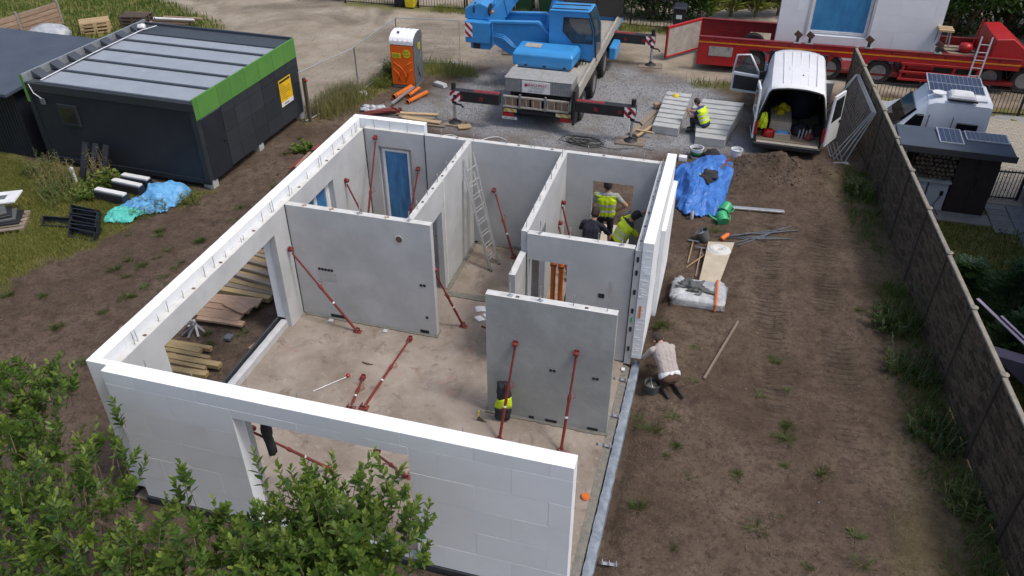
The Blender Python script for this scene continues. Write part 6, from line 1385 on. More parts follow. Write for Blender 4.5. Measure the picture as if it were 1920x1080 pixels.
for k in range(9):
    a = (-3.25+.05*k, 16.55+.03*k, -.24+.05*(k % 3)); b_ = (-2.45+.05*k, 16.95+.09*(k % 4), -.22+.05*(k % 3)); r = thing('wall_brace', 'dull red spare brace stacked behind the white back corner', 'brace', a, 0, 'spare red braces in a heap')
    e = Vector(b_)-Vector(a); MB().tube([(0, 0, 0), tuple(e*.6)], .035, 8).build('outer_tube', 'brace_red_dull', r, smooth=True, auto=True); MB().tube([tuple(e*.58), tuple(e)], .025, 8).build('inner_tube', 'brace_red_dull', r, smooth=True, auto=True); MB().obox(tuple(e), (.12, .03, .12)).build('foot_plate', 'brace_red_dull', r)
# debris pile between cabin and house
for k in range(16):
    t = k/15; x = -2.95-.55*t+.25*(rnd.random()-.5); y = 16.3-3.3*t+.3*(rnd.random()-.5); a = R(70+50*(rnd.random()-.5)); L = .4+.7*rnd.random()
    plank('scrap board in the debris row along the white side wall', (x, y, -.22+.12*rnd.random()), (x+math.cos(a)*L, y-math.sin(a)*L, -.2+.1*rnd.random()), .06+.1*rnd.random(), .03, ('wood_old', 'wood_rust', 'wood_dark', 'brace_red_dull')[k % 4], 'scrap boards along the side wall')
for k in range(10): blob('film_scrap', 'crumpled grey plastic film scrap in the debris by the back corner', 'scrap', 'bag_film', (-3.1+.6*(rnd.random()-.5), 17.2+.5*(rnd.random()-.5), -.24), (.14, .12, .07), k, 2, .6, 'crumpled film scraps')
for k, (x, y) in enumerate(((-3.6, 12.9), (-2.2, 8.9), (-1.9, 8.6), (-3.5, 4.2), (-3.3, 4.0), (-1.3, 1.9))): plank('pale board end poking out beside the white side wall', (x, y, -.22), (x+.55, y+.08*(k % 3), -.2), .12, .04, 'wood_old', 'board ends along the side wall')

# timber seen through the side opening
tg = 'stacked beams seen through the side opening'
for k in range(11):
    y = 5.98+k*.17+.03*rnd.random(); plank('weathered beam in the big stack outside, %s counted from the rusty boards' % ORD[k], (-2.5+.25*rnd.random(), y+.03, -.17+.03*(k % 3)), (-.62-.25*rnd.random()-.05*k, y-.06*rnd.random(), -.17+.04*rnd.random()), .13+.04*rnd.random(), .11, ('wood_beam', 'wood_old', 'wood_beam', 'wood_old')[k % 4], tg)
for k in range(4): plank('weathered beam lying askew on the big stack, %s counted from the rusty boards' % ORD[k], (-2.3, 6.6+.3*k, -.06), (-.8, 6.35+.32*k, -.05), .12, .08, 'wood_old', tg)
pg = 'rust stained formwork boards seen through the side opening'
for k, (y0, y1, w_) in enumerate(((5.55, 5.72, .32), (5.35, 5.42, .2), (5.1, 5.16, .3), (4.92, 4.98, .16))): plank('rust stained formwork board, %s counted from the big beam stack' % ORD[k], (-2.3+.1*k, y0, -.1-.02*k), (-.88-.08*(k % 3), y1, -.1-.02*k), w_, .05, 'wood_rust', pg)
plank('rust stained formwork board, topmost and skewed, in the flat stack outside', (-1.6, 5.55, -.05), (-.95, 5.35, -.05), .34, .03, 'wood_rust', pg)
yg = 'yellowish battens seen through the side opening'
for k, (a, b_) in enumerate((((-2.2, 4.0), (-1.1, 4.05)), ((-2.1, 3.88), (-1.25, 3.88)), ((-2.0, 3.72), (-.95, 3.76)), ((-1.9, 3.58), (-.6, 3.6)), ((-1.75, 3.42), (-.85, 3.44)), ((-1.6, 3.2), (-.7, 3.28)), ((-2.1, 3.95), (-1.7, 3.6)))): plank(('yellowish batten in the loose row, %s counted from the rusty boards' % ORD[k]) if k < 6 else 'yellowish batten lying askew across the loose row outside', (*a, -.18+.02*(k % 3)), (*b_, -.18+.02*(k % 2)), .10+.05*(k % 2), .09, 'wood_beam', yg)
t = thing('trestle', 'bent aluminium trestle scrap on the soil outside the side opening', 'trestle', (-1.9, 4.55, -.3), .3)
for k in range(7): a = k*.9; MB().bar((.25*math.cos(a), .2*math.sin(a), .02), (.1*math.cos(a+2), .12*math.sin(a+2), .3), .05, .03).build('strut', 'rim_grey', t)
tag(MB().box(-1.12, -.96, 4.5, 4.68, -.3, -.22).build('junction_box', 'potty_grey', bev=.01), 'small grey box lying on the soil outside the side opening', 'box')
plank('short wet board leaning at the threshold outside', (-.35, 4.3, -.2), (-.2, 4.65, -.15), .06, .03, 'wood_rust')

# ================================================================ heap by the cabin: planters, profiles, nets
bx_g = 'black plastic planter boxes on the lawn'
def planter(label, loc, rz, tilt=0.0):
    r = thing('planter_box', label, 'box', loc, rz, bx_g); h_ = MB(); L, W2, Z = .85, .26, .22
    rings = [[(sx*(L/2-d), sy*(W2/2-d), z) for sx, sy in ((-1, -1), (1, -1), (1, 1), (-1, 1))] for d, z in ((.03, 0), (0, Z), (.03, Z), (.05, .04))]
    MB().loft(rings).build('tub', 'plastic_black', r, bev=.006); r.rotation_euler = (tilt, 0, rz)
for k in range(7): planter('black planter box in the lawn row, %s counted from the cabin' % ORD[k], (-7.75+.13*k+.05*(k % 2), 8.45-.17*k, -.26+.03*(k % 2)), R(-4+3*(k % 3)), R(60))
planter('black planter box lying loose beside its row on the lawn', (-8.05, 7.75, -.26), R(8), R(50))
def profile_box(label, a, b_, h_=.24):
    a, b_ = Vector(a), Vector(b_); r = thing('profile_bundle', label, 'bundle', tuple(a), 0, 'white topped black profile bundles by the cabin'); e = b_-a
    MB().bar((0, 0, 0), tuple(e), .26, h_).build('core', 'plastic_black', r, bev=.008); MB().bar((0, 0, h_/2+.03), tuple(e+Vector((0, 0, h_/2+.03))), .16, .055).build('cap_board', 'plastic_white', r, bev=.006)
profile_box('white topped black profile bundle, farthest under the cabin wall', (-7.85, 10.15, -.12), (-6.95, 10.1, -.12)); profile_box('white topped black profile bundle, middle of three', (-7.9, 9.8, -.12), (-6.92, 9.7, -.12)); profile_box('white topped black profile bundle, next to the leafy weeds', (-8.0, 9.2, -.12), (-7.0, 9.12, -.12))
def sheetcloth(name, label, cat, mat, x0, x1, y0, y1, h_, n=34, seed=0, fq=3.0, edge=.5, group=None, thick=.012, outline=None):
    """crumpled sheet lying over a heap"""
    xs = np.linspace(0, 1, n); X, Y = np.meshgrid(xs, xs); dx, dy = (X-.5)*2, (Y-.5)*2
    r_ = np.sqrt(dx**2+dy**2)*(1+.7*(fbm(X*3+seed, Y*3, 3)-.5)); hump = np.clip(1-r_**2*.9, 0, 1)
    rid = 1-np.abs(fbm(X*fq+seed*3, Y*fq+5, 4)-.5)*4
    Z = hump*h_*(.55+.6*fbm(X*3+seed, Y*3+9, 3)) + rid*.085*np.clip(hump+.25, 0, 1) + .03*(1-np.abs(fbm(X*fq*2.1+seed, Y*fq*1.6, 3)-.5)*4) + .015
    jx = (fbm(X*6+seed, Y*6, 2)-.5)*.12*(x1-x0); jy = (fbm(X*6, Y*6+seed, 2)-.5)*.12*(y1-y0)
    keep = r_ < 1.08; idx = {}; mb = MB(); gzs = gheight(x0+X*(x1-x0), y0+Y*(y1-y0))
    for j in range(n):
        for i in range(n): mb.v.append((x0+X[j, i]*(x1-x0)+jx[j, i], y0+Y[j, i]*(y1-y0)+jy[j, i], gzs[j, i]+Z[j, i]))
    for j in range(n-1):
        for i in range(n-1):
            if keep[j, i] and keep[j+1, i+1] and keep[j, i+1] and keep[j+1, i]: mb.f.append((j*n+i, j*n+i+1, (j+1)*n+i+1, (j+1)*n+i)); mb.m.append(0)
    me = mb.mesh(name, mat, True); bm = bmesh.new(); bm.from_mesh(me); bmesh.ops.delete(bm, geom=[v_ for v_ in bm.verts if not v_.link_faces], context='VERTS'); bm.to_mesh(me); bm.free()
    o = bpy.data.objects.new(name, me); C.objects.link(o); s = o.modifiers.new('t', 'SOLIDIFY'); s.thickness = thick; return tag(o, label, cat, group)
sheetcloth('shade_net', 'pale blue net heaped over the bundles by the cabin corner', 'net', 'net_blue', -6.95, -5.5, 9.15, 10.45, .38, 34, 1, 6); sheetcloth('shade_net', 'pale blue net trailing in the grass in front of the bundles', 'net', 'net_blue', -7.2, -5.6, 8.75, 9.4, .16, 30, 5, 6); sheetcloth('shade_net', 'teal green net crumpled on the lawn edge', 'net', 'net_teal', -7.2, -6.2, 8.05, 9.0, .14, 34, 8, 6)
for k in range(3): plank('black board leaning on the cabin wall, %s counted from the white post' % ORD[k], (-9.2+.35*k, 9.95, G0), (-9.1+.35*k, 10.45, .75), .22, .04, 'plastic_black', 'black boards leaning on the cabin')
tag(MB().box(-9.35, -9.27, 9.8, 9.88, G0, .2).build('white_post', 'plastic_white'), 'short white post end beside the black leaning boards', 'post')
# pallet with a white slab and black mats at the left edge
t = thing('pallet', 'old wooden pallet carrying black mats on the lawn', 'pallet', (-9.5, 7.2, G0), R(32))
for k in range(5): MB().box(-.65, .65, -.5+k*.22, -.36+k*.22, .10, .125).build('deck_board', 'wood_old', t)
for s in (-.6, 0, .6): MB().box(s-.05, s+.05, -.5, .5, 0, .1).build('bearer', 'wood_old', t)
for k in range(4):
    o = MB().box(-.5+.04*k, .5-.1*k, -.36+.05*k, .36-.03*k, 0, .07).build('rubber_mat', ('plastic_black', 'bucket_grey')[k % 2], bev=.012); o.location = (-9.55, 7.3, G0+.13+.075*k); o.rotation_euler = (0, 0, R(32+6*k)); tag(o, ('black mat on the lawn pallet, bottom of its pile', 'grey mat on the lawn pallet, second of its pile', 'black mat on the lawn pallet, third of its pile', 'grey mat on the lawn pallet, under the white slab')[k], 'mat')
o = MB().box(-.42, .42, -.3, .3, 0, .05).build('foam_slab', 'plastic_white', bev=.008); o.location = (-9.85, 7.85, G0+.45); o.rotation_euler = (R(4), R(-5), R(20)); tag(o, 'white slab lying on top of the black mats', 'slab'); MB().box(-.2, .1, -.12, .1, .0502, .052).build('stain', 'potty_grey', o)
# pallets behind the cabin
def pallet(label, loc, rz, mat='wood_new', grp='pallets stacked behind the cabin'):
    t = thing('pallet', label, 'pallet', loc, rz, grp)
    for k in range(5): MB().box(-.6, .6, -.4+k*.167, -.4+k*.167+.12, .122, .144).build('deck_board', mat, t)
    for y in (-.4, -.05, .3):
        for x in (-.6, -.07, .46): MB().box(x, x+.14, y, y+.1, .022, .1).build('block', mat, t)
        MB().box(-.6, .6, y, y+.1, 0, .022).build('runner', mat, t); MB().box(-.6, .6, y, y+.1, .1, .122).build('stringer', mat, t)
for k in range(4): pallet(('pale pallet behind the cabin, bottom of its stack', 'pale pallet behind the cabin, second of its stack', 'pale pallet behind the cabin, third of its stack', 'pale pallet behind the cabin, topmost of its stack')[k], (-18.2, 22.0, G0-.1+.145*k), R(35+2*k))
for k in range(4): pallet(('dark old pallet, bottom of the stack beside the pale pallets', 'dark old pallet, second of the stack beside the pale pallets', 'dark old pallet, third of the stack beside the pale pallets', 'dark old pallet, topmost of the stack beside the pale pallets')[k], (-17.0, 23.2, G0-.1+.145*k), R(12), 'wood_dark')
for k in range(6): plank('brown board on the heap behind the far end of the cabin roof', (-16.4+.1*k, 23.0+.12*k, -.1+.03*k), (-14.6+.1*k, 23.3+.1*k, -.1+.03*k), .15, .04, ('wood_dark', 'wood_rust')[k % 2], 'boards behind the cabin')
pipe('long white tube lying on the board heap behind the cabin', (-16, 23.1, .12), (-14.2, 23.4, .1), .05, 'plastic_white', 'plastic_tube')
bw = thing('board_fence', 'weathered brown panel fence standing behind the felt roof', 'fence', (-20.2, 22.3, G0), R(-100))
for k in range(4): MB().box(k*2.0, k*2.0+1.96, -.03, .03, 0, 1.0).build('panel', 'wood_old', bw); MB().box(k*2-.05, k*2+.05, -.06, .06, 0, 1.1).build('post', 'fence_cap', bw)
for k in range(4):
    for j in range(5): MB().box(k*2.0+.06, k*2.0+1.9, -.05, .05, .05+j*.19, .2+j*.19).build('slat', 'wood_rust', bw)
blob('wrapped_bale', 'white film wrapped bale between the felt roof and pallets', 'bale', 'bag_film', (-19.2, 20.4, .0), (.9, .7, .35), 3, 3, .3); blob('wrapped_bale', 'pale blue film wrapped bale behind the felt roof', 'bale', 'net_blue', (-20.6, 17.6, 0), (.6, .8, .5), 6, 3, .3)

# ================================================================ things on the soil strip
sheetcloth('tarpaulin', 'crumpled bright blue tarpaulin beside the white wall', 'tarpaulin', 'tarp_blue', 7.55, 9.15, 12.6, 16.25, .52, 90, 3, 5)
jk = thing('work_jacket', 'black and yellow jacket lying on the blue tarpaulin', 'jacket', (8.40, 14.4, gz(8.4, 14.4)+.36), R(-25))
for nm_, mt_, lc_, d_, sd_ in (('body', 'cloth_dark', (.04, .06, .04), (.27, .34, .13), 3), ('lining', 'vest_yellow', (-.10, -.12, .0), (.24, .26, .10), 6)):
    o = blob('tmp', '', '', mt_, lc_, d_, sd_, 4, .7, None, 2.2); o.name = nm_; o.parent = jk
    for kk in ('label', 'category', 'kind'): del o[kk]
def bucket(label, loc, r_=.15, h_=.28, mat='bucket_grey', fill=None, tilt=(0, 0), band=None):
    t = thing('bucket', label, 'bucket', loc); t.rotation_euler = (tilt[0], tilt[1], rnd.random()*6)
    MB().lathe([(r_*.8, 0), (r_*.98, h_*.95), (r_*1.06, h_*.96), (r_*1.06, h_), (r_*.97, h_), (r_*.78, .02), (0, .02)], 20).build('shell', mat, t, smooth=True, auto=True)
    if fill: MB().lathe([(r_*.92, h_*.72), (r_*.5, h_*.76), (0, h_*.8)], 16).build('contents', fill, t, smooth=True)
    if band: MB().lathe([(r_*.88, h_*.25), (r_*.96, h_*.7), (r_*.965, h_*.7), (r_*.885, h_*.25)], 20).build('label_band', band, t, smooth=True)
    MB().tube([(r_*math.cos(a)*1.03, r_*.25*math.sin(a)*1.0, h_*.93-.0*a+(.06*math.sin(a))) for a in [math.pi*k/8 for k in range(9)]], .005, 5).build('handle', 'galvanised', t)
bucket('grey bucket of wet mortar beside the kneeling man', (8.13, 5.42, gz(8.13, 5.42)), .16, .25, 'bucket_grey', 'mortar')
bucket('white bucket with pale blue rim on the soil near the van', (9.24, 16.35, gz(9.24, 16.35)), .17, .3, 'plastic_white', 'house_wall')
bucket('tool bucket with green label behind the blue tarpaulin', (8.05, 16.45, gz(8.05, 16.45)), .2, .34, 'plastic_white', 'cloth_dark', (0, 0), 'bin_green')
bucket('tilted black mixing pail with white rim beside the orange cone', (8.72, 11.5, gz(8.72, 11.5)+.03), .17, .28, 'bucket_grey', 'bag_film', (R(28), R(-10)))
blob('tool_bag', 'black tool bag behind the blue tarpaulin near the stair flight', 'bag', 'cloth_dark', (8.5, 16.4, -.15), (.26, .2, .22), 8, 3, .4)
tag(MB().box(7.55, 7.8, 16.0, 16.2, gz(7.7, 16.1), gz(7.7, 16.1)+.14).build('carton', 'plastic_white', bev=.01), 'small white carton at the head of the blue tarpaulin', 'box')
t = thing('tool_case', 'open dark tool case with red handle beside the blue tarpaulin', 'case', (9.02, 15.45, gz(9.02, 15.45)), R(65))
MB().box(-.35, .35, -.14, .14, 0, .1).build('tray', 'wood_dark', t, bev=.01); MB().bar((-.4, .2, .06), (.45, .16, .12), .07, .07).build('handle', 'brace_red_dull', t, bev=.01); MB().bar((-.2, -.25, .05), (.4, -.2, .08), .05, .04).build('strap', 'brace_red', t)
tag(MB().bar((9.25, 13.4, gz(9.25, 13.4)+.05), (10.7, 13.62, gz(10.7, 13.6)+.05), .13, .05).build('metal_profile', 'aluminium', bev=.004), 'long bright aluminium profile lying on the brown soil', 'profile')
def can(label, loc, rz, lying):
    t = thing('watering_can', label, 'watering can', loc, rz, 'green watering cans'); t.rotation_euler = (R(70) if lying else R(8), 0, rz)
    MB().lathe([(.15, 0), (.16, .02), (.15, .28), (.12, .3), (.09, .3), (.09, .28), (.0, .26)], 18).build('body', 'plastic_green', t, smooth=True, auto=True)
    MB().tube([(.14, 0, .06), (.3, 0, .2), (.36, 0, .32)], [.03, .022, .02], 8).build('spout', 'plastic_green', t, smooth=True); MB().tube([(-.13, 0, .26), (-.22, 0, .22), (-.21, 0, .1), (-.14, 0, .05)], .014, 6).build('handle', 'plastic_green', t, smooth=True)
can('green watering can tipped over, next to the aluminium profile', (9.08, 12.95, gz(9.08, 12.9)+.12), R(160), True); can('green watering can with its handle up, next to the tipped one', (9.12, 12.45, gz(9.1, 12.4)+.1), R(200), True)
rods_ = (((8.97, 11.78), (11.07, 12.7)), ((9.29, 11.46), (10.89, 12.89)), ((9.53, 11.49), (10.7, 12.75)), ((9.2, 11.75), (10.88, 12.21)), ((9.1, 11.7), (10.6, 12.6)), ((9.6, 11.95), (10.5, 12.2)))
for k, (a, b_) in enumerate(rods_):
    o = MB().tube([(*a, gz(*a)+.04), ((a[0]+b_[0])/2, (a[1]+b_[1])/2, gz((a[0]+b_[0])/2, (a[1]+b_[1])/2)+.05), (*b_, gz(*b_)+.03)], .016, 8).build('steel_tube', 'rod_grey', smooth=True); tag(o, 'thin blue grey tube in the fanned bundle on the soil', 'tube', 'thin tubes fanned out on the soil')
o = MB().lathe([(.05, 0), (.07, .03), (.06, .24), (.03, .3), (0, .3)], 14).build('marker_cone', 'cone_orange', smooth=True, auto=True); o.location = (9.12, 11.62, gz(9.1, 11.6)+.06); o.rotation_euler = (R(-80), 0, R(-35)); tag(o, 'orange plastic cone lying at the ends of the thin tubes', 'cone')
def hoe(label, a, b_, head, mat='tool_wood'):
    a, b_ = Vector((*a, gz(*a)+.04)), Vector((*b_, gz(*b_)+.06)); t = thing('hand_tool', label, 'tool', tuple(a), 0, 'hand tools beside the board'); e = b_-a; d = e.normalized(); s_ = Vector((-d.y, d.x, 0))
    MB().tube([(0, 0, 0), tuple(e)], .016, 8).build('handle', mat, t, smooth=True)
    MB().bar(tuple(e-s_*head/2), tuple(e+s_*head/2), .05, .03).build('head', 'rod_grey', t, bev=.004)
hoe('wooden hammer with pale head, outermost of the hand tools', (8.38, 10.3), (8.42, 11.35), .3, 'tool_wood'); hoe('short pickaxe with wooden handle crossing the rake', (8.36, 10.05), (8.75, 10.75), .2); hoe('rake with orange wooden handle beside the board', (8.62, 9.75), (8.66, 11.05), .34, 'wood_rust'); hoe('narrow shovel along the edge of the board', (8.72, 9.7), (8.8, 10.6), .12)
o = MB().add([(8.80, 11.27, 0), (9.45, 11.4, 0), (9.18, 9.35, 0), (8.72, 9.4, 0), (8.80, 11.27, .02), (9.45, 11.4, .02), (9.18, 9.35, .02), (8.72, 9.4, .02)], [(0, 1, 2, 3), (7, 6, 5, 4), (0, 4, 5, 1), (1, 5, 6, 2), (2, 6, 7, 3), (3, 7, 4, 0)]).build('plywood_board', 'plywood'); o.location = (0, 0, gz(9.05, 10.3)+.07); o.rotation_euler = (R(.5), 0, 0); tag(o, 'pale tapering plywood board on the soil with a hose coil', 'board')
pts = []
for k in range(150): a = k*.40; r_ = .05+.0013*k+.008*math.sin(a*1.3); pts.append((r_*math.cos(a)*1.2, r_*math.sin(a), .02+.05*math.sin(k/150*3.1)+.006*math.sin(k)))
o = MB().tube(pts, .026, 6).build('hose_coil', 'hose_white', smooth=True); o.location = (9.1, 10.95, gz(9.05, 10.9)+.13); tag(o, 'coiled white hose lying on the plywood board', 'hose')
# film wrapped block bag with orange strap
t = thing('film_bag', 'torn plastic wrapped pallet load with an orange strap on the soil', 'bag', (8.75, 8.92, gz(8.75, 8.92)), R(2))
rings = []
for k, (d, z) in enumerate(((.0, .0), (-.03, .05), (-.01, .10), (-.03, .15), (.0, .20), (.06, .23), (.15, .22), (.27, .20))):
    ring = []
    for j in range(64):
        a = 2*math.pi*j/64; sx = math.copysign(abs(math.cos(a))**.22, math.cos(a)); sy = math.copysign(abs(math.sin(a))**.22, math.sin(a)); q = 1+.26*(float(fbm(a*2.5+k*.3, k*.9+math.sin(a)*2, 3))-.5)
        ring.append(((.60-d)*sx*q, (.45-d)*sy*q, z+(.15*(float(fbm(j*.33, k*1.3+5, 3))-.5) if k else 0)))
    rings.append(ring)
MB().loft(rings).build('film', 'bag_film', t, smooth=True); o = blob('tmp', '', '', 'bucket_grey', (0, 0, 0), (.34, .26, .10), 2, 4, 1.0); o.name = 'contents'
for kk in ('label', 'category', 'kind'): del o[kk]
o.parent = t; o.location = (-.1, .08, .20)
MB().tube([(.40, -.49, .02), (.40, -.50, .20), (.40, -.38, .27), (.40, .36, .27), (.41, .48, .22), (.41, .49, .02)], .028, 4).build('strap', 'cone_orange', t)
MB().box(-.62, .62, -.46, .46, -.03, .02).build('pallet_base', 'wood_old', t)
t = thing('water_bottle', 'clear plastic bottle standing at the tarpaulin edge', 'bottle', (8.27, 12.55, gz(8.27, 12.55)), 0)
MB().lathe([(.045, 0), (.05, .02), (.05, .2), (.02, .27), (.018, .3)], 12).build('shell', 'house_wall', t, smooth=True, auto=True); MB().lathe([(.02, .3), (.02, .33), (0, .33)], 10).build('cap', 'film_blue_light', t)
o = MB().lathe([(.16, 0), (.165, .02), (.15, .025), (0, .018)], 20).build('plastic_plate', 'bucket_grey', smooth=True, auto=True); o.location = (8.32, 13.1, gz(8.3, 13.1)+.12); o.rotation_euler = (R(10), R(6), 0); tag(o, 'grey bucket lid lying at the tarpaulin edge', 'lid')
plank('thin weathered pole lying alone on the soil past the kneeling man', (9.12, 6.02, gz(9.12, 6.0)+.04), (9.71, 8.18, gz(9.7, 8.2)+.04), .05, .04, 'wood_old')
# cable tangle on the gravel
pts = []
for k in range(150): a = k*.5; r_ = .25+.2*math.sin(k*.37)+.05*rnd.random(); pts.append((r_*1.5*math.cos(a)+.1*math.sin(k*.11), r_*.8*math.sin(a), .02+.05*rnd.random()))
for k in range(30): pts.append((.5+k*.06, -.1-.3*math.sin(k*.2)*.5, .02))
o = MB().tube(pts, .009, 5).build('cable_tangle', 'cable', smooth=True); o.location = (4.45, 16.5, -.27); tag(o, 'tangle of thin black cable on the gravel behind the house', 'cable')
pts = [(-.2+.12*k, 15.6+.25*math.sin(k*.5)+.02*k, -.27) for k in range(20)]; tag(MB().tube(pts, .014, 6).build('hose_line', 'hose_white', smooth=True), 'pale hose snaking behind the bare back wall', 'hose')

o = MB().box(-.75, .75, -.6, .6, 0, .02).build('plywood_board', 'plywood'); o.location = (6.75, 11.0, gz(6.75, 11.0)+.05); o.rotation_euler = (0, 0, .12); tag(o, 'broad plywood sheet on the ground outside the back doorway', 'board')
o = MB().box(-.35, .35, -.25, .25, 0, .03).build('foam_slab', 'insulation_foam'); o.location = (5.85, 10.95, gz(5.85, 10.95)+.06); o.rotation_euler = (0, 0, .4); tag(o, 'white foam offcut on the ground outside the back doorway', 'slab')
bucket('grey pail on the ground outside the back doorway', (6.7, 11.9, gz(6.7, 11.9)), .17, .3, 'bucket_grey', 'mortar')
# ================================================================ vegetation, stones, clods
RS = np.random.RandomState(11)
def np_mesh(name, V, F, mats, tone=None, smooth=False):
    me = bpy.data.meshes.new(name); k = F.shape[1]
    me.vertices.add(len(V)); me.vertices.foreach_set('co', V.astype(np.float32).reshape(-1))
    me.loops.add(F.size); me.loops.foreach_set('vertex_index', F.astype(np.int32).reshape(-1))
    me.polygons.add(len(F)); me.polygons.foreach_set('loop_start', np.arange(0, F.size, k, dtype=np.int32)); me.polygons.foreach_set('loop_total', np.full(len(F), k, np.int32))
    me.update(calc_edges=True)
    if tone is not None: at = me.attributes.new('tone', 'FLOAT', 'POINT'); at.data.foreach_set('value', tone.astype(np.float32))
    me.materials.append(M[mats])
    if smooth: me.polygons.foreach_set('use_smooth', [True]*len(me.polygons))
    return me
def unit(a): return a/np.maximum(1e-9, np.linalg.norm(a, axis=-1, keepdims=True))
def leaves(P, D, N, S, tone, wide=.5, fold=.25):
    """oval folded leaves: base point, direction, face normal, length"""
    D = unit(D); X = unit(np.cross(D, N)); Nn = np.cross(X, D); S = S[:, None]
    pts = []
    for (u, w_, z) in ((0, 0, 0), (.32, wide*.9, fold), (.7, wide*.75, fold*.8), (1, 0, -.08), (.7, -wide*.75, fold*.8), (.32, -wide*.9, fold)):
        pts.append(P + D*S*u + X*S*w_*.5 + Nn*S*z*.4)
    V = np.stack(pts, 1).reshape(-1, 3); n = len(P); b0_ = np.arange(n)[:, None]*6
    F = np.concatenate([b0_+np.array([[0, 1, 2, 3]]), b0_+np.array([[0, 3, 4, 5]])]); return V, F, np.repeat(tone, 6)
def blades(P, Hh, W_, lean, tone):
    n = len(P); a = RS.rand(n)*6.283; t = np.stack([np.cos(a), np.sin(a), np.zeros(n)], 1); b_ = RS.rand(n)*6.283
    l = np.stack([np.cos(b_), np.sin(b_), np.zeros(n)], 1)*(lean*Hh)[:, None]; up = np.zeros((n, 3)); up[:, 2] = Hh
    V = np.stack([P-t*W_[:, None]/2, P+t*W_[:, None]/2, P+up*.6+l*.35+t*W_[:, None]*.35, P+up*.6+l*.35-t*W_[:, None]*.35, P+up+l], 1).reshape(-1, 3)
    b0_ = np.arange(n)[:, None]*5; return V, np.concatenate([b0_+np.array([[0, 1, 2]]), b0_+np.array([[0, 2, 3]]), b0_+np.array([[3, 2, 4]])]), np.repeat(tone, 5)
def link(name, me, parent=None):
    o = bpy.data.objects.new(name, me); C.objects.link(o)
    if parent is not None: o.parent = parent
    return o
def scatter(n, x0, x1, y0, y1, dens):
    X = x0+(x1-x0)*RS.rand(n); Y = y0+(y1-y0)*RS.rand(n); k = RS.rand(n) < dens(X, Y); X, Y = X[k], Y[k]; return X, Y, gheight(X, Y)
# --- lawn and rough grass
clear = lambda X, Y: ((X < -11.4) | (X > -5.1) | (Y < 10.4) | (Y > 16.2)) & ((X > -11.4) | (Y < 10.8) | (Y > 15.1) | (X < -19.4))
X, Y, Z = scatter(150000, -13, -4.9, 2.5, 10.6, lambda x, y: zones(x, y)[0]*.95*clear(x, y)*(.4+.9*fbm(x*1.3, y*1.3, 3)))
pt_ = fbm(X*1.1+4, Y*1.1, 3); V, F, T = blades(np.stack([X, Y, Z-.01], 1), .05+.09*RS.rand(len(X))*(.5+pt_), .012+.008*RS.rand(len(X)), .7*RS.rand(len(X)), np.clip(.2+1.1*pt_+.3*(RS.rand(len(X))-.5), 0, 1))
o = link('lawn_grass', np_mesh('lawn_grass', V, F, 'grass', T)); stuff(o); o['label'] = 'yellow green lawn grass in front of the dark cabin'
X, Y, Z = scatter(60000, -34, -12.5, 14.5, 44, lambda x, y: zones(x, y)[0]*clear(x, y))
V, F, T = blades(np.stack([X, Y, Z-.02], 1), .08+.2*RS.rand(len(X))*fbm(X*.6, Y*.6, 3)*2, .03+.02*RS.rand(len(X)), .6*RS.rand(len(X)), np.clip(.9*fbm(X*.5, Y*.5, 3)+.3*RS.rand(len(X))-.2, 0, 1))
o = link('meadow_grass', np_mesh('meadow_grass', V, F, 'weed', T)); stuff(o); o['label'] = 'tall green meadow grass behind the pallets'
def dst(x, y): s = 0; return np.maximum.reduce([np.clip(psdf(x, y, st)/.3+.6, 0, 1) for st in STRIP])
X, Y, Z = scatter(60000, -5.2, 9.4, 16.2, 29.8, dst)
V, F, T = blades(np.stack([X, Y, Z-.02], 1), .10+.32*RS.rand(len(X))*fbm(X*1.5, Y*1.5, 3)*1.6, .014+.012*RS.rand(len(X)), .8*RS.rand(len(X)), np.clip(1.2*fbm(X*1.2, Y*1.2, 3)-.1+.2*RS.rand(len(X)), 0, 1))
o = link('yard_grass', np_mesh('yard_grass', V, F, 'grass', T)); stuff(o); o['label'] = 'rough grass along the mesh fence and far yard edge'
X, Y, Z = scatter(20000, -5.2, -3.2, 16.0, 18.8, lambda x, y: np.exp(-((x+4.55)/.5)**2-((y-17.4)/1.1)**2)*.6)
V, F, T = blades(np.stack([X, Y, Z-.02], 1), .2+.45*RS.rand(len(X)), .012+.01*RS.rand(len(X)), .7*RS.rand(len(X)), RS.rand(len(X)))
o = link('dry_weeds', np_mesh('dry_weeds', V, F, 'dry_grass', T)); stuff(o); o['label'] = 'dry yellow weeds at the mesh fence by the cabin'
X, Y, Z = scatter(26000, 11.8, 14.3, .5, 16.5, lambda x, y: np.clip(1-(fence_x(y)-x)/1.1, 0, 1)*(x < fence_x(y)-.08)*(fbm(x*1.5, y*.9, 3) > .42)*.8)
V, F, T = blades(np.stack([X, Y, Z-.02], 1), .08+.3*RS.rand(len(X))*fbm(X, Y, 3)*1.6, .016+.014*RS.rand(len(X)), .9*RS.rand(len(X)), np.clip(fbm(X*1.4, Y*1.4, 3)*1.2-.2, 0, 1))
o = link('fence_weeds', np_mesh('fence_weeds', V, F, 'weed', T)); stuff(o); o['label'] = 'green weeds growing along the foot of the concrete fence'
X, Y, Z = scatter(40000, 13.2, 17.2, 4, 15.5, lambda x, y: (x > fence_x(y)+.15)*((y < 14.2) | (x < 14.1))*.7)
V, F, T = blades(np.stack([X, Y, Z-.02], 1), .05+.08*RS.rand(len(X)), .012+.01*RS.rand(len(X)), .7*RS.rand(len(X)), RS.rand(len(X))*.6)
o = link('garden_lawn', np_mesh('garden_lawn', V, F, 'weed', T)); stuff(o); o['label'] = 'dark garden lawn beyond the concrete fence'
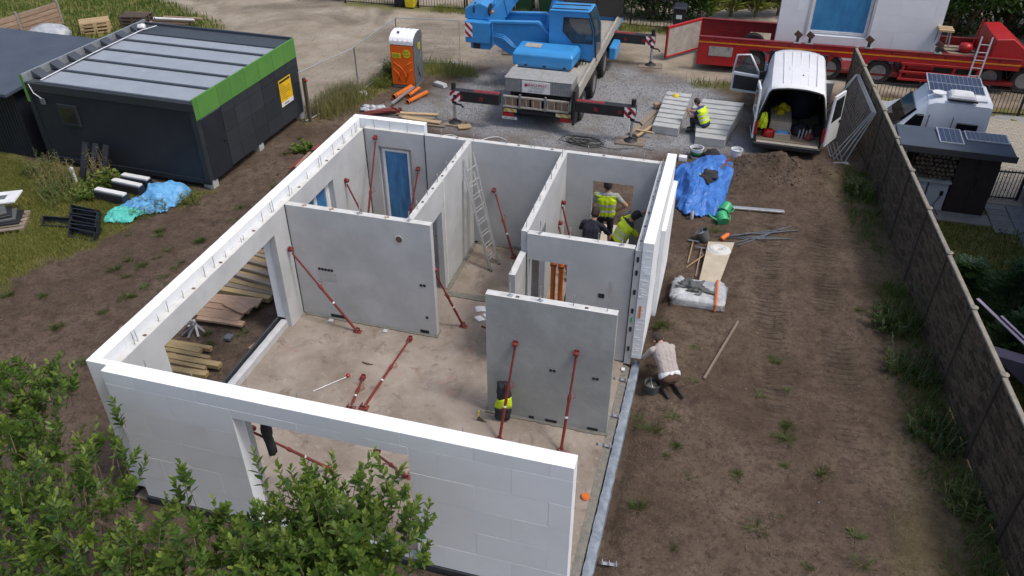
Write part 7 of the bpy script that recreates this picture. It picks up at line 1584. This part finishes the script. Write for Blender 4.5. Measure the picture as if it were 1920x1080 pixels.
# --- stones, clods, gravel as loose geometry
OCT = np.array([(1, 0, 0), (0, 1, 0), (-1, 0, 0), (0, -1, 0), (0, 0, .7), (0, 0, -.7)]); OF = np.array([(0, 1, 4), (1, 2, 4), (2, 3, 4), (3, 0, 4), (1, 0, 5), (2, 1, 5), (3, 2, 5), (0, 3, 5)])
def lumps(name, label, X, Y, Z, s, mat):
    n = len(X); a = RS.rand(n)*6.28; sc = s[:, None]*(.6+.7*RS.rand(n, 3)); J = OCT[None]*(1+.35*(RS.rand(n, 6, 1)-.5))*sc[:, None, :]
    c, s_ = np.cos(a)[:, None], np.sin(a)[:, None]; V = np.stack([J[..., 0]*c-J[..., 1]*s_+X[:, None], J[..., 0]*s_+J[..., 1]*c+Y[:, None], J[..., 2]+Z[:, None]], -1).reshape(-1, 3)
    F = (np.arange(n)[:, None, None]*6+OF[None]).reshape(-1, 3); o = link(name, np_mesh(name, V, F, mat)); stuff(o); o['label'] = label; return o
soilw = lambda x, y: np.clip(1-sum(zones(x, y)), 0, 1)*(((x < -.1) | (x > 7.9) | (y < -.1) | (y > 9.9)))
pm('clod', (.14, .102, .075), (.085, .06, .045), 9, .95, .3, 60); 
X, Y, Z = scatter(30000, -8, 13.6, -2, 18, lambda x, y: soilw(x, y)*np.clip((fbm(x*1.1, y*1.1, 4)-.38)*3, 0.04, 1)); lumps('soil_clods', 'crumbly clods of brown soil scattered over the ground', X, Y, Z+.003, .007+.02*RS.rand(len(X))**3, 'clod')
X, Y, Z = scatter(5000, 8.6, 12.6, 14.6, 17.3, lambda x, y: np.clip(1.1-np.hypot((x-10.5)/2.2, (y-15.7)/1.35), 0, 1)); lumps('heap_clods', 'rough clods on the soil heap behind the van', X, Y, Z+.003, .008+.045*RS.rand(len(X))**5, 'clod')
X, Y, Z = scatter(1500, -8, 13.6, -2, 18, lambda x, y: soilw(x, y)*.6); lumps('pebbles', 'small pale pebbles on the brown soil', X, Y, Z+.006, .008+.02*RS.rand(len(X))**3, 'stone')
X, Y, Z = scatter(26000, -3.4, 10, 15.6, 24.2, lambda x, y: zones(x, y)[2]*np.clip(fbm(x*1.6, y*1.6, 3)*1.6-.2, 0, 1)); lumps('gravel', 'grey crushed gravel under the crane', X, Y, Z+.004, .012+.018*RS.rand(len(X)), 'gravel_stone')
X, Y, Z = scatter(5000, -15, 8, 18, 29, lambda x, y: zones(x, y)[1]*np.clip(fbm(x*.8, y*.8, 3)*2-.6, 0, 1)); lumps('yard_stones', 'pale small stones on the sandy yard', X, Y, Z+.004, .012+.025*RS.rand(len(X))**2, 'stone')
def chip(n):
    X, Y, Z = scatter(n, -6.2, -4.2, 15.4, 18.3, lambda x, y: np.exp(-((x+5.0)/.55)**2-((y-16.6)/.9)**2)); P = np.stack([X, Y, Z+.015], 1); a = RS.rand(len(X))*6.28
    D = np.stack([np.cos(a), np.sin(a), .3*(RS.rand(len(X))-.5)], 1); V, F, T = leaves(P, D, np.array([[0, 0, 1.]])+.5*(RS.rand(len(X), 3)-.5), .05+.09*RS.rand(len(X)), RS.rand(len(X)), .3, .05); return np_mesh('straw_litter', V, F, 'dry_grass', T)
o = link('straw_litter', chip(4500)); stuff(o); o['label'] = 'pale straw litter at the corner of the dark cabin'
X, Y, Z = scatter(9000, -7, 13.4, .5, 17.5, lambda x, y: soilw(x, y)*np.clip(fbm(x*.9+3, y*.9, 4)*3-1.35, 0, 1)); n = len(X); a = RS.rand(n)*6.28
pm('root_bits', (.20, .155, .11), (.10, .072, .05), 9, .95)
V, F, T = leaves(np.stack([X, Y, Z+.012], 1), np.stack([np.cos(a), np.sin(a), .25*(RS.rand(n)-.4)], 1), np.array([[0, 0, 1.]])+.4*(RS.rand(n, 3)-.5), .04+.12*RS.rand(n)**2, RS.rand(n), .10, .05); o = link('root_litter', np_mesh('root_litter', V, F, 'root_bits', T)); stuff(o); o['label'] = 'dry roots and straw bits lying on the brown soil'
# --- weed tufts on bare soil: three kinds copied
def tuft_mesh(k):
    rs = np.random.RandomState(40+k); n = (60, 70, 40)[k]; a = rs.rand(n)*6.283; r_ = .14*rs.rand(n)**1.5; P = np.stack([r_*np.cos(a), r_*np.sin(a), 0*a], 1); el = (.15, .5, .2)[k]+.8*rs.rand(n)
    D = np.stack([np.cos(a)*np.cos(el), np.sin(a)*np.cos(el), np.sin(el)], 1); S = (.13, .15, .08)[k]*(.4+1.0*rs.rand(n))
    V, F, T = leaves(P, D, np.array([[0, 0, 1.]])+.1*(rs.rand(n, 3)-.5), S, rs.rand(n), (.055, .04, .26)[k], .1); return np_mesh('weed_tuft', V, F, 'weed', T)
TM = [tuft_mesh(k) for k in range(3)]
TL_ = [(-5.18, 7.89), (-4.5, 7.35), (-5.17, 6.68), (-3.95, 7.93), (-4.78, 6.05), (-4.07, 5.8), (-4.31, 5.31), (-4.26, 4.64), (-3.83, 6.98), (-4.53, 6.98), (-3.89, 6.3), (-3.91, 9.92), (-3.74, 9.2), (-4.7, 6.53), (-.95, 5.83), (-.83, 4.83), (-1.62, 4.61), (-1.28, 4.28), (-5.93, 7.71), (-3.81, 6.7), (-4.1, 5.4), (-3.5, 6.0), (-5.21, 6.2), (-5.27, 8.09), (-5.54, 5.1), (-6.14, 4.82), (-6.92, 4.61), (-3.6, 11.2), (-3.9, 12.0), (-4.3, 13.2), (-3.3, 10.3), (-4.4, 14.3), (-2.9, 3.6), (-3.6, 3.1), (-5.0, 3.9)]
TR_ = [(10.5, 7.1), (10.19, 7.18), (8.85, 7.02), (8.92, 5.92), (10.12, 6.18), (10.78, 6.21), (10.25, 5.87), (8.9, 5.09), (8.59, 4.75), (8.39, 4.28), (9.8, 5.16), (10.78, 5.11), (10.69, 4.75), (9.94, 4.15), (8.63, 3.66), (10.73, 3.99), (10.2, 3.45), (9.88, 3.51), (9.07, 3.26), (10.04, 2.59), (10.29, 2.45), (10.65, 2.79), (11.01, 2.54), (11.88, 2.74), (8.98, 1.67), (8.86, 1.27), (11.92, 2.15), (11.08, 1.87), (8.32, 1.42), (8.22, 2.41), (8.8, 3.96), (8.73, 3.13), (7.98, 4.54), (11.38, 3.99), (11.95, 8.47), (8.08, 7.62), (8.15, 4.3), (8.05, 3.2), (8.9, 12.1), (12.4, 9.4)]
for lst, lb, gp in ((TL_, 'small green weed tuft on the bare soil between lawn and white side wall', 'weed tufts by the side wall'), (TR_, 'small green weed tuft on the soil strip beside the concrete fence', 'weed tufts on the soil strip')):
    for i_, (x, y) in enumerate(lst):
        if lst is TR_ and i_ % 3 == 1: continue
        for q in range(2 if rnd.random() < .4 else 1):
            xx, yy = x+q*.16*(rnd.random()-.3), y+q*.16*(rnd.random()-.5); o = link('weed_tuft', TM[(0, 0, 1, 1, 2)[int(rnd.random()*5)]]); o.location = (xx, yy, gz(xx, yy)-.005); o.rotation_euler = (0, 0, rnd.random()*6); s = .45+.75*rnd.random(); o.scale = (s, s, s*.9); tag(o, lb, 'weed', gp)
# --- taller weeds at the cabin front
def weed_clump(label, x, y, n, h_, mat='weed', wide=.3, spread=.3, name='weed_clump', stalk=True):
    r = thing(name, label, 'weed', (x, y, gz(x, y))); mb = MB(); P, D, S = [], [], []
    for k in range(n):
        a = rnd.random()*6.28; q = spread*math.sqrt(rnd.random()); b0_ = Vector((q*math.cos(a), q*math.sin(a), -.02)); L = h_*(.5+.6*rnd.random()); tip = b0_+Vector((.35*L*(rnd.random()-.5)+.25*q*math.cos(a), .35*L*(rnd.random()-.5)+.25*q*math.sin(a), L))
        if stalk: mb.tube([b0_, b0_.lerp(tip, .5)+Vector((0, 0, .03)), tip], [.006, .005, .002], 4)
        for i in range(9):
            t = .1+.9*i/9; p = b0_.lerp(tip, t); aa = rnd.random()*6.28; P.append(p); D.append((math.cos(aa), math.sin(aa), .6*rnd.random()+.2)); S.append((.09+.07*rnd.random())*(1.2-t*.6))
    if stalk: stuff(mb.build('stalk', 'wood_beam', r))
    P, D, S = np.array([tuple(p) for p in P]), np.array(D), np.array(S); V, F, T = leaves(P, D, np.array([[0, 0, 1.]])+.3*(RS.rand(len(P), 3)-.5), S*1.2, RS.rand(len(P)), wide, .15); stuff(link('leaves', np_mesh('leaves', V, F, mat, T), r))
for (lb, x, y, n, h_, mt_, wd, sp) in (('tall pale dry weeds at the left end of the cabin front', -9.8, 9.7, 40, .8, 'dry_grass', .14, .5), ('green bushy weeds at the left end of the cabin front', -9.5, 9.3, 46, .55, 'weed', .2, .5), ('tall dry seeding weeds in front of the cabin wall', -8.55, 10.1, 30, 1.05, 'dry_grass', .14, .25), ('lush round leaved weed beside the white topped bundles', -8.15, 9.75, 40, .6, 'leaf', .75, .3), ('low leafy weed by the nearest profile bundle', -8.45, 9.25, 40, .45, 'leaf', .5, .4), ('rank green weeds left of the planter boxes', -8.9, 8.9, 46, .4, 'weed', .16, .5), ('grassy weeds in front of the pale blue net', -6.2, 8.95, 50, .35, 'weed', .12, .45), ('grassy weeds at the cabin corner footing', -5.45, 9.75, 34, .35, 'grass', .12, .3), ('green weed clump at the shed wall', -10.7, 10.1, 40, .6, 'weed', .2, .45), ('leafy dock weed in the debris beside the white side wall', -3.95, 13.6, 26, .3, 'leaf', .6, .25), ('yellow flowering weed at the fence below the mesh panels', 12.75, 15.3, 40, .55, 'weed', .4, .35), ('fern like weeds at the fence foot, middle of the strip', 13.1, 9.0, 50, .5, 'leaf_dark', .25, .5), ('fern like weeds at the fence foot, past the middle', 13.25, 7.4, 50, .5, 'leaf_dark', .25, .5), ('dark green weeds at the fence foot near the end', 13.5, 5.6, 50, .45, 'leaf_dark', .25, .5), ('weeds at the fence foot at the very end', 13.8, 3.9, 40, .4, 'weed', .25, .4), ('bushy grass clump beside the portable toilet', -3.65, 19.4, 60, .5, 'grass', .1, .35), ('dark bush behind the portable toilet corner', -3.75, 20.6, 60, .6, 'leaf_dark', .35, .35)):
    weed_clump(lb, x, y, n, h_, mt_, wd, sp, stalk=mt_ != 'grass')
# --- leafy masses: hedge, far trees, conifers, yucca
def leaf_cloud(name, label, cat, base, balls, n, size, mat, trunk=None, wide=.55, droop=0.0, shell=.55):
    r = thing(name, label, cat, base); P, D, N = [], [], []
    B = np.array([b_[:3] for b_ in balls], float); Rd = np.array([b_[3] for b_ in balls], float); pr = Rd**2/np.sum(Rd**2); ci = RS.choice(len(B), n, p=pr)
    d = unit(RS.randn(n, 3)); q = (shell+(1-shell)*RS.rand(n))**.7; P = B[ci]+d*(Rd[ci]*q)[:, None]*(1+.35*(fbm(d[:, 0]*3+ci, d[:, 1]*3+d[:, 2]*2, 3)-.5))[:, None]
    P[:, 2] = np.maximum(P[:, 2], .03); D = unit(d+RS.randn(n, 3)*.7+np.array([[0, 0, .25-droop]])); N = unit(np.array([[0, 0, 1.]])+RS.randn(n, 3)*.5)
    V, F, T = leaves(P, D, N, size*(.6+.8*RS.rand(n)), np.clip(.35+.35*RS.randn(n), 0, 1), wide, .2); stuff(link('crown', np_mesh('crown', V, F, mat, T), r))
    mb = MB()
    for b_ in balls[:14]: mb.tube([(b_[0]*.25, b_[1]*.25, -.05), (b_[0]*.6, b_[1]*.6, b_[2]*.5), (b_[0], b_[1], b_[2])], [.07, .045, .015], 6)
    stuff(mb.build('trunk', 'bark', r, smooth=True)); return r
leaf_cloud('hedge', 'dense dark green hedge behind the black bin', 'hedge', (5.2, 30.3, G0), [(-1.2+.5*i, .3*(i % 2), .5+.55*j, .55) for i in range(7) for j in range(4)], 9000, .13, 'leaf_dark')
leaf_cloud('hedge', 'dark leafy hedge beyond the iron fence behind the crane cab', 'hedge', (2.0, 31.2, G0), [(-1.6+.6*i, .2*(i % 2), .6+.6*j, .6) for i in range(6) for j in range(3)], 6000, .14, 'leaf_dark')
for k, (x, y) in enumerate(((7.3, 31.0), (8.3, 31.6), (9.4, 31.9), (10.4, 32.4))):
    r = thing('yucca', ('pale striped spiky plant beside the hedge', 'pale striped spiky plant, second along the hedge', 'pale striped spiky plant behind the trailer rail', 'pale striped spiky plant next to the white wall panel')[k], 'plant', (x, y, G0)); n = 420; a = RS.rand(n)*6.28; el = R(15)+R(70)*RS.rand(n); D = np.stack([np.cos(a)*np.cos(el), np.sin(a)*np.cos(el), np.sin(el)], 1)
    V, F, T = leaves(np.stack([.15*np.cos(a), .15*np.sin(a), .2+.9*RS.rand(n)], 1), D, np.array([[0, 0, 1.]])+0*D, .5+.5*RS.rand(n), RS.rand(n), .07, .1); stuff(link('leaves', np_mesh('leaves', V, F, 'yucca', T), r)); MB().tube([(0, 0, 0), (0, 0, 1.1)], .08, 8).build('stem', 'bark', r)
for k, (x, y, s) in enumerate(((17.6, 31.5, 1.), (20.0, 32.5, 1.15), (22.5, 31.2, 1.1), (24.5, 34, 1.2))):
    leaf_cloud('broadleaf_tree', ('dark tree beyond the trailer gooseneck, next to the white panel', 'dark tree behind the red trailer bulkhead', 'dark tree at the end of the red trailer', 'dark tree far behind the tractor truck')[k], 'tree', (x, y, G0), [(1.5*s*math.cos(i*1.1)*(.3+.7*(i % 3)/2), 1.5*s*math.sin(i*1.1)*(.3+.7*(i % 3)/2), 1.0+.28*i*s, .95*s) for i in range(14)], 9000, .2, 'leaf_dark')
def conifer(label, x, y, h_, rad, n):
    r = thing('conifer', label, 'conifer', (x, y, G0)); MB().tube([(0, 0, 0), (0, 0, h_*.9)], [.06, .015], 6).build('trunk', 'bark', r); P, D = [], []
    for k in range(n):
        t = rnd.random()**.8; a = rnd.random()*6.28; L = rad*(1.05-t*.75)*(.6+.5*rnd.random()); z = h_*t
        for i in range(13):
            u = .2+.8*i/12; q = .9*(rnd.random()-.5); P.append((math.cos(a)*L*u, math.sin(a)*L*u, z+.45*L*u-.2*L*u*u)); D.append((math.cos(a+2*q), math.sin(a+2*q), .15+.6*rnd.random()))
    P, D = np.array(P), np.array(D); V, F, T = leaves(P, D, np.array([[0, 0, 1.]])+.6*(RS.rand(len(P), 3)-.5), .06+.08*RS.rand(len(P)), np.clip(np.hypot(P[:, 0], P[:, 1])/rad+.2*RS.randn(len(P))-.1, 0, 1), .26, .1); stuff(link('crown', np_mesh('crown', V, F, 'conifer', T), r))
conifer('spreading juniper just behind the fence, sprays over its top', 14.35, 9.6, 1.5, .9, 600); conifer('dark juniper farther into the garden', 15.4, 9.4, 1.7, 1.1, 600); conifer('low dark juniper beside the tent', 15.3, 8.1, 1.3, 1.0, 360); conifer('dark juniper near the house wall', 16.4, 8.6, 1.6, 1.0, 320)

# --- the two leafy shrubs in front of the house
def shoots_tree(name, label, base, blobs, cat='shrub', per=19, stems=None, sd=.28, leaf=.125):
    r = thing(name, label, cat, base); b0_ = Vector(base); tw = MB(); P, D, N, S, T = [], [], [], [], []
    rg = np.random.RandomState(len(blobs))
    for (bx_, by_, bz_, k_) in blobs:
        c = Vector((bx_, by_, bz_))-b0_
        mid = Vector((c.x*.45+rg.randn()*.12, c.y*.45+rg.randn()*.12, c.z*.5)); low = Vector((c.x*.12, c.y*.12, .0))
        tw.tube([low, mid, c.lerp(mid, .35), c+Vector((0, 0, -.12))], [.045, .03, .02, .010], 6)
        for q in range(int(per*k_)):
            o_ = Vector(rg.randn(3)*np.array([sd, sd, sd*.9])); s0 = c+o_+Vector((0, 0, -.25)); 
            if s0.y+b0_.y > -.10: s0.y = -.10-b0_.y-.25*rg.rand()
            out = Vector((o_.x, o_.y, 0)); dr = (Vector((0, 0, 1))+out*1.1+Vector(rg.randn(3)*.28)).normalized(); L = .18+.30*rg.rand(); bend = Vector(rg.randn(3)*.10)
            if s0.y+b0_.y+dr.y*L > -.06: dr.y = -abs(dr.y)*.3
            pts = [s0, s0+dr*L*.5+bend*L*.5, s0+dr*L+bend*L*.2+Vector((0, 0, .02))]; tw.tube([s0-dr*.15-Vector((0, 0, .1)), *pts], [.006, .005, .004, .0015], 4, cap=False)
            nl = int(9+13*rg.rand()); ph = rg.rand()*6.28; young = rg.rand(); x_ = dr.orthogonal().normalized(); y_ = dr.cross(x_)
            for i in range(nl):
                t = (i+.5)/nl; p = pts[0].lerp(pts[1], t*2) if t < .5 else pts[1].lerp(pts[2], t*2-1); a = ph+i*2.4; side_ = x_*math.cos(a)+y_*math.sin(a); d_ = (side_*(1.1-.5*t)+dr*(.35+.7*t)+Vector((0, 0, .1))).normalized()
                P.append(p); D.append(d_); N.append(dr*1.0+Vector(rg.randn(3)*.25)); S.append(leaf*(.75+.5*rg.rand())*(1.1-.45*t*t)); T.append(min(1, max(0, .14+.5*young*t+.35*t*t+.16*rg.randn())))
    stuff(tw.build('twigs', 'bark', r, smooth=True, fix=False))
    V, F, TT = leaves(np.array([tuple(p) for p in P]), np.array([tuple(p) for p in D]), np.array([tuple(p) for p in N]), np.array(S), np.array(T), .52, .2); stuff(link('foliage', np_mesh('foliage', V, F, 'leaf', TT, smooth=False), r)); return r
BL = [(-.50, -.45, 3.1, 1.3), (.05, -.45, 3.1, 1.1), (-.75, -.6, 2.9, 1.3), (-.15, -.75, 2.8, 1.0), (.3, -1.27, 2.7, .8), (.62, -1.05, 2.6, .5), (.9, -2.17, 2.9, 1.4), (1.41, -1.93, 2.9, 1.2), (1.75, -1.56, 2.85, .9), (1.71, -2.78, 3.1, 1.5), (2.19, -2.56, 3.1, 1.3), (2.35, -2.05, 2.7, .6), (2.39, -3.18, 3.2, 1.5), (3.02, -2.94, 3.2, 1.2), (3.41, -2.54, 3.1, 1.0), (2.95, -1.85, 2.7, .6), (3.49, -1.88, 2.9, .9), (3.92, -2.69, 3.2, 1.2), (.2, -2.0, 2.2, 1.0), (-.6, -1.2, 2.0, 1.2), (.9, -3.0, 2.4, 1.0), (1.3, -.75, 2.75, .25), (2.9, -2.3, 2.3, .7), (-.2, -2.8, 2.0, .8), (1.2, -2.6, 2.0, .8)]
BR = [(4.22, -1.84, 3.15, 1.0), (4.39, -1.38, 3.05, 1.0), (4.72, -1.25, 3.1, 1.2), (5.13, -1.2, 3.1, 1.2), (4.78, -2.09, 3.3, 1.4), (5.17, -1.82, 3.3, 1.4), (5.52, -1.73, 3.2, 1.2), (5.2, -2.41, 3.3, 1.4), (5.6, -2.22, 3.15, 1.0), (4.61, -2.5, 3.3, 1.3), (5.25, -.9, 3.05, .35), (5.6, -1.1, 3.05, .4), (5.75, -1.6, 3.0, .5), (4.12, -2.26, 3.1, 1.0), (4.3, -1.1, 2.9, .6), (4.8, -1.7, 2.5, 1.3), (5.2, -2.0, 2.4, 1.3), (4.4, -2.1, 2.3, 1.0)]
shoots_tree('leafy_shrub', 'wide leafy green shrub with cut limbs at the house corner', (1.3, -2.2, G0), [(x-.15, y-.1, z-.12, k) for x, y, z, k in BL]); shoots_tree('leafy_shrub', 'dense leafy green shrub in front of the big front opening', (4.9, -1.9, G0), [(x-.05, y-.08, z-.2, k*1.15) for x, y, z, k in BR], sd=.25)
sr = bpy.data.objects['leafy_shrub']
for k, pts in enumerate((((1.15, -1.50, 2.35), (1.55, -1.58, 2.2), (2.0, -1.7, 2.0), (2.2, -1.9, 1.4)), ((1.0, -2.1, 2.25), (1.25, -1.6, 2.15), (1.5, -1.4, 2.1)), ((1.35, -1.85, 2.2), (1.9, -1.9, 2.05), (2.5, -1.95, 1.9), (2.6, -2.0, 1.2)), ((2.05, -1.75, 2.1), (2.3, -2.1, 1.9), (2.0, -2.4, 1.2)), ((.1, -.6, 2.2), (.5, -.75, 2.0), (.9, -1.3, 1.4), (1.2, -2.0, .2)))):
    P_ = [Vector(p)-Vector((1.3, -2.2, G0)) for p in pts]; rr = (.05, .018, .036, .03, .02)[k]
    o = MB().tube(P_, [rr*(.9+.15*i) for i in range(len(P_))], 8).build('cut_limb', 'bark', sr, smooth=True, auto=True); d0 = (P_[0]-P_[1]).normalized(); MB().tube([P_[0]-d0*.002, P_[0]+d0*.004], rr*.86, 8).build('cut_face', 'bark_cut', o)
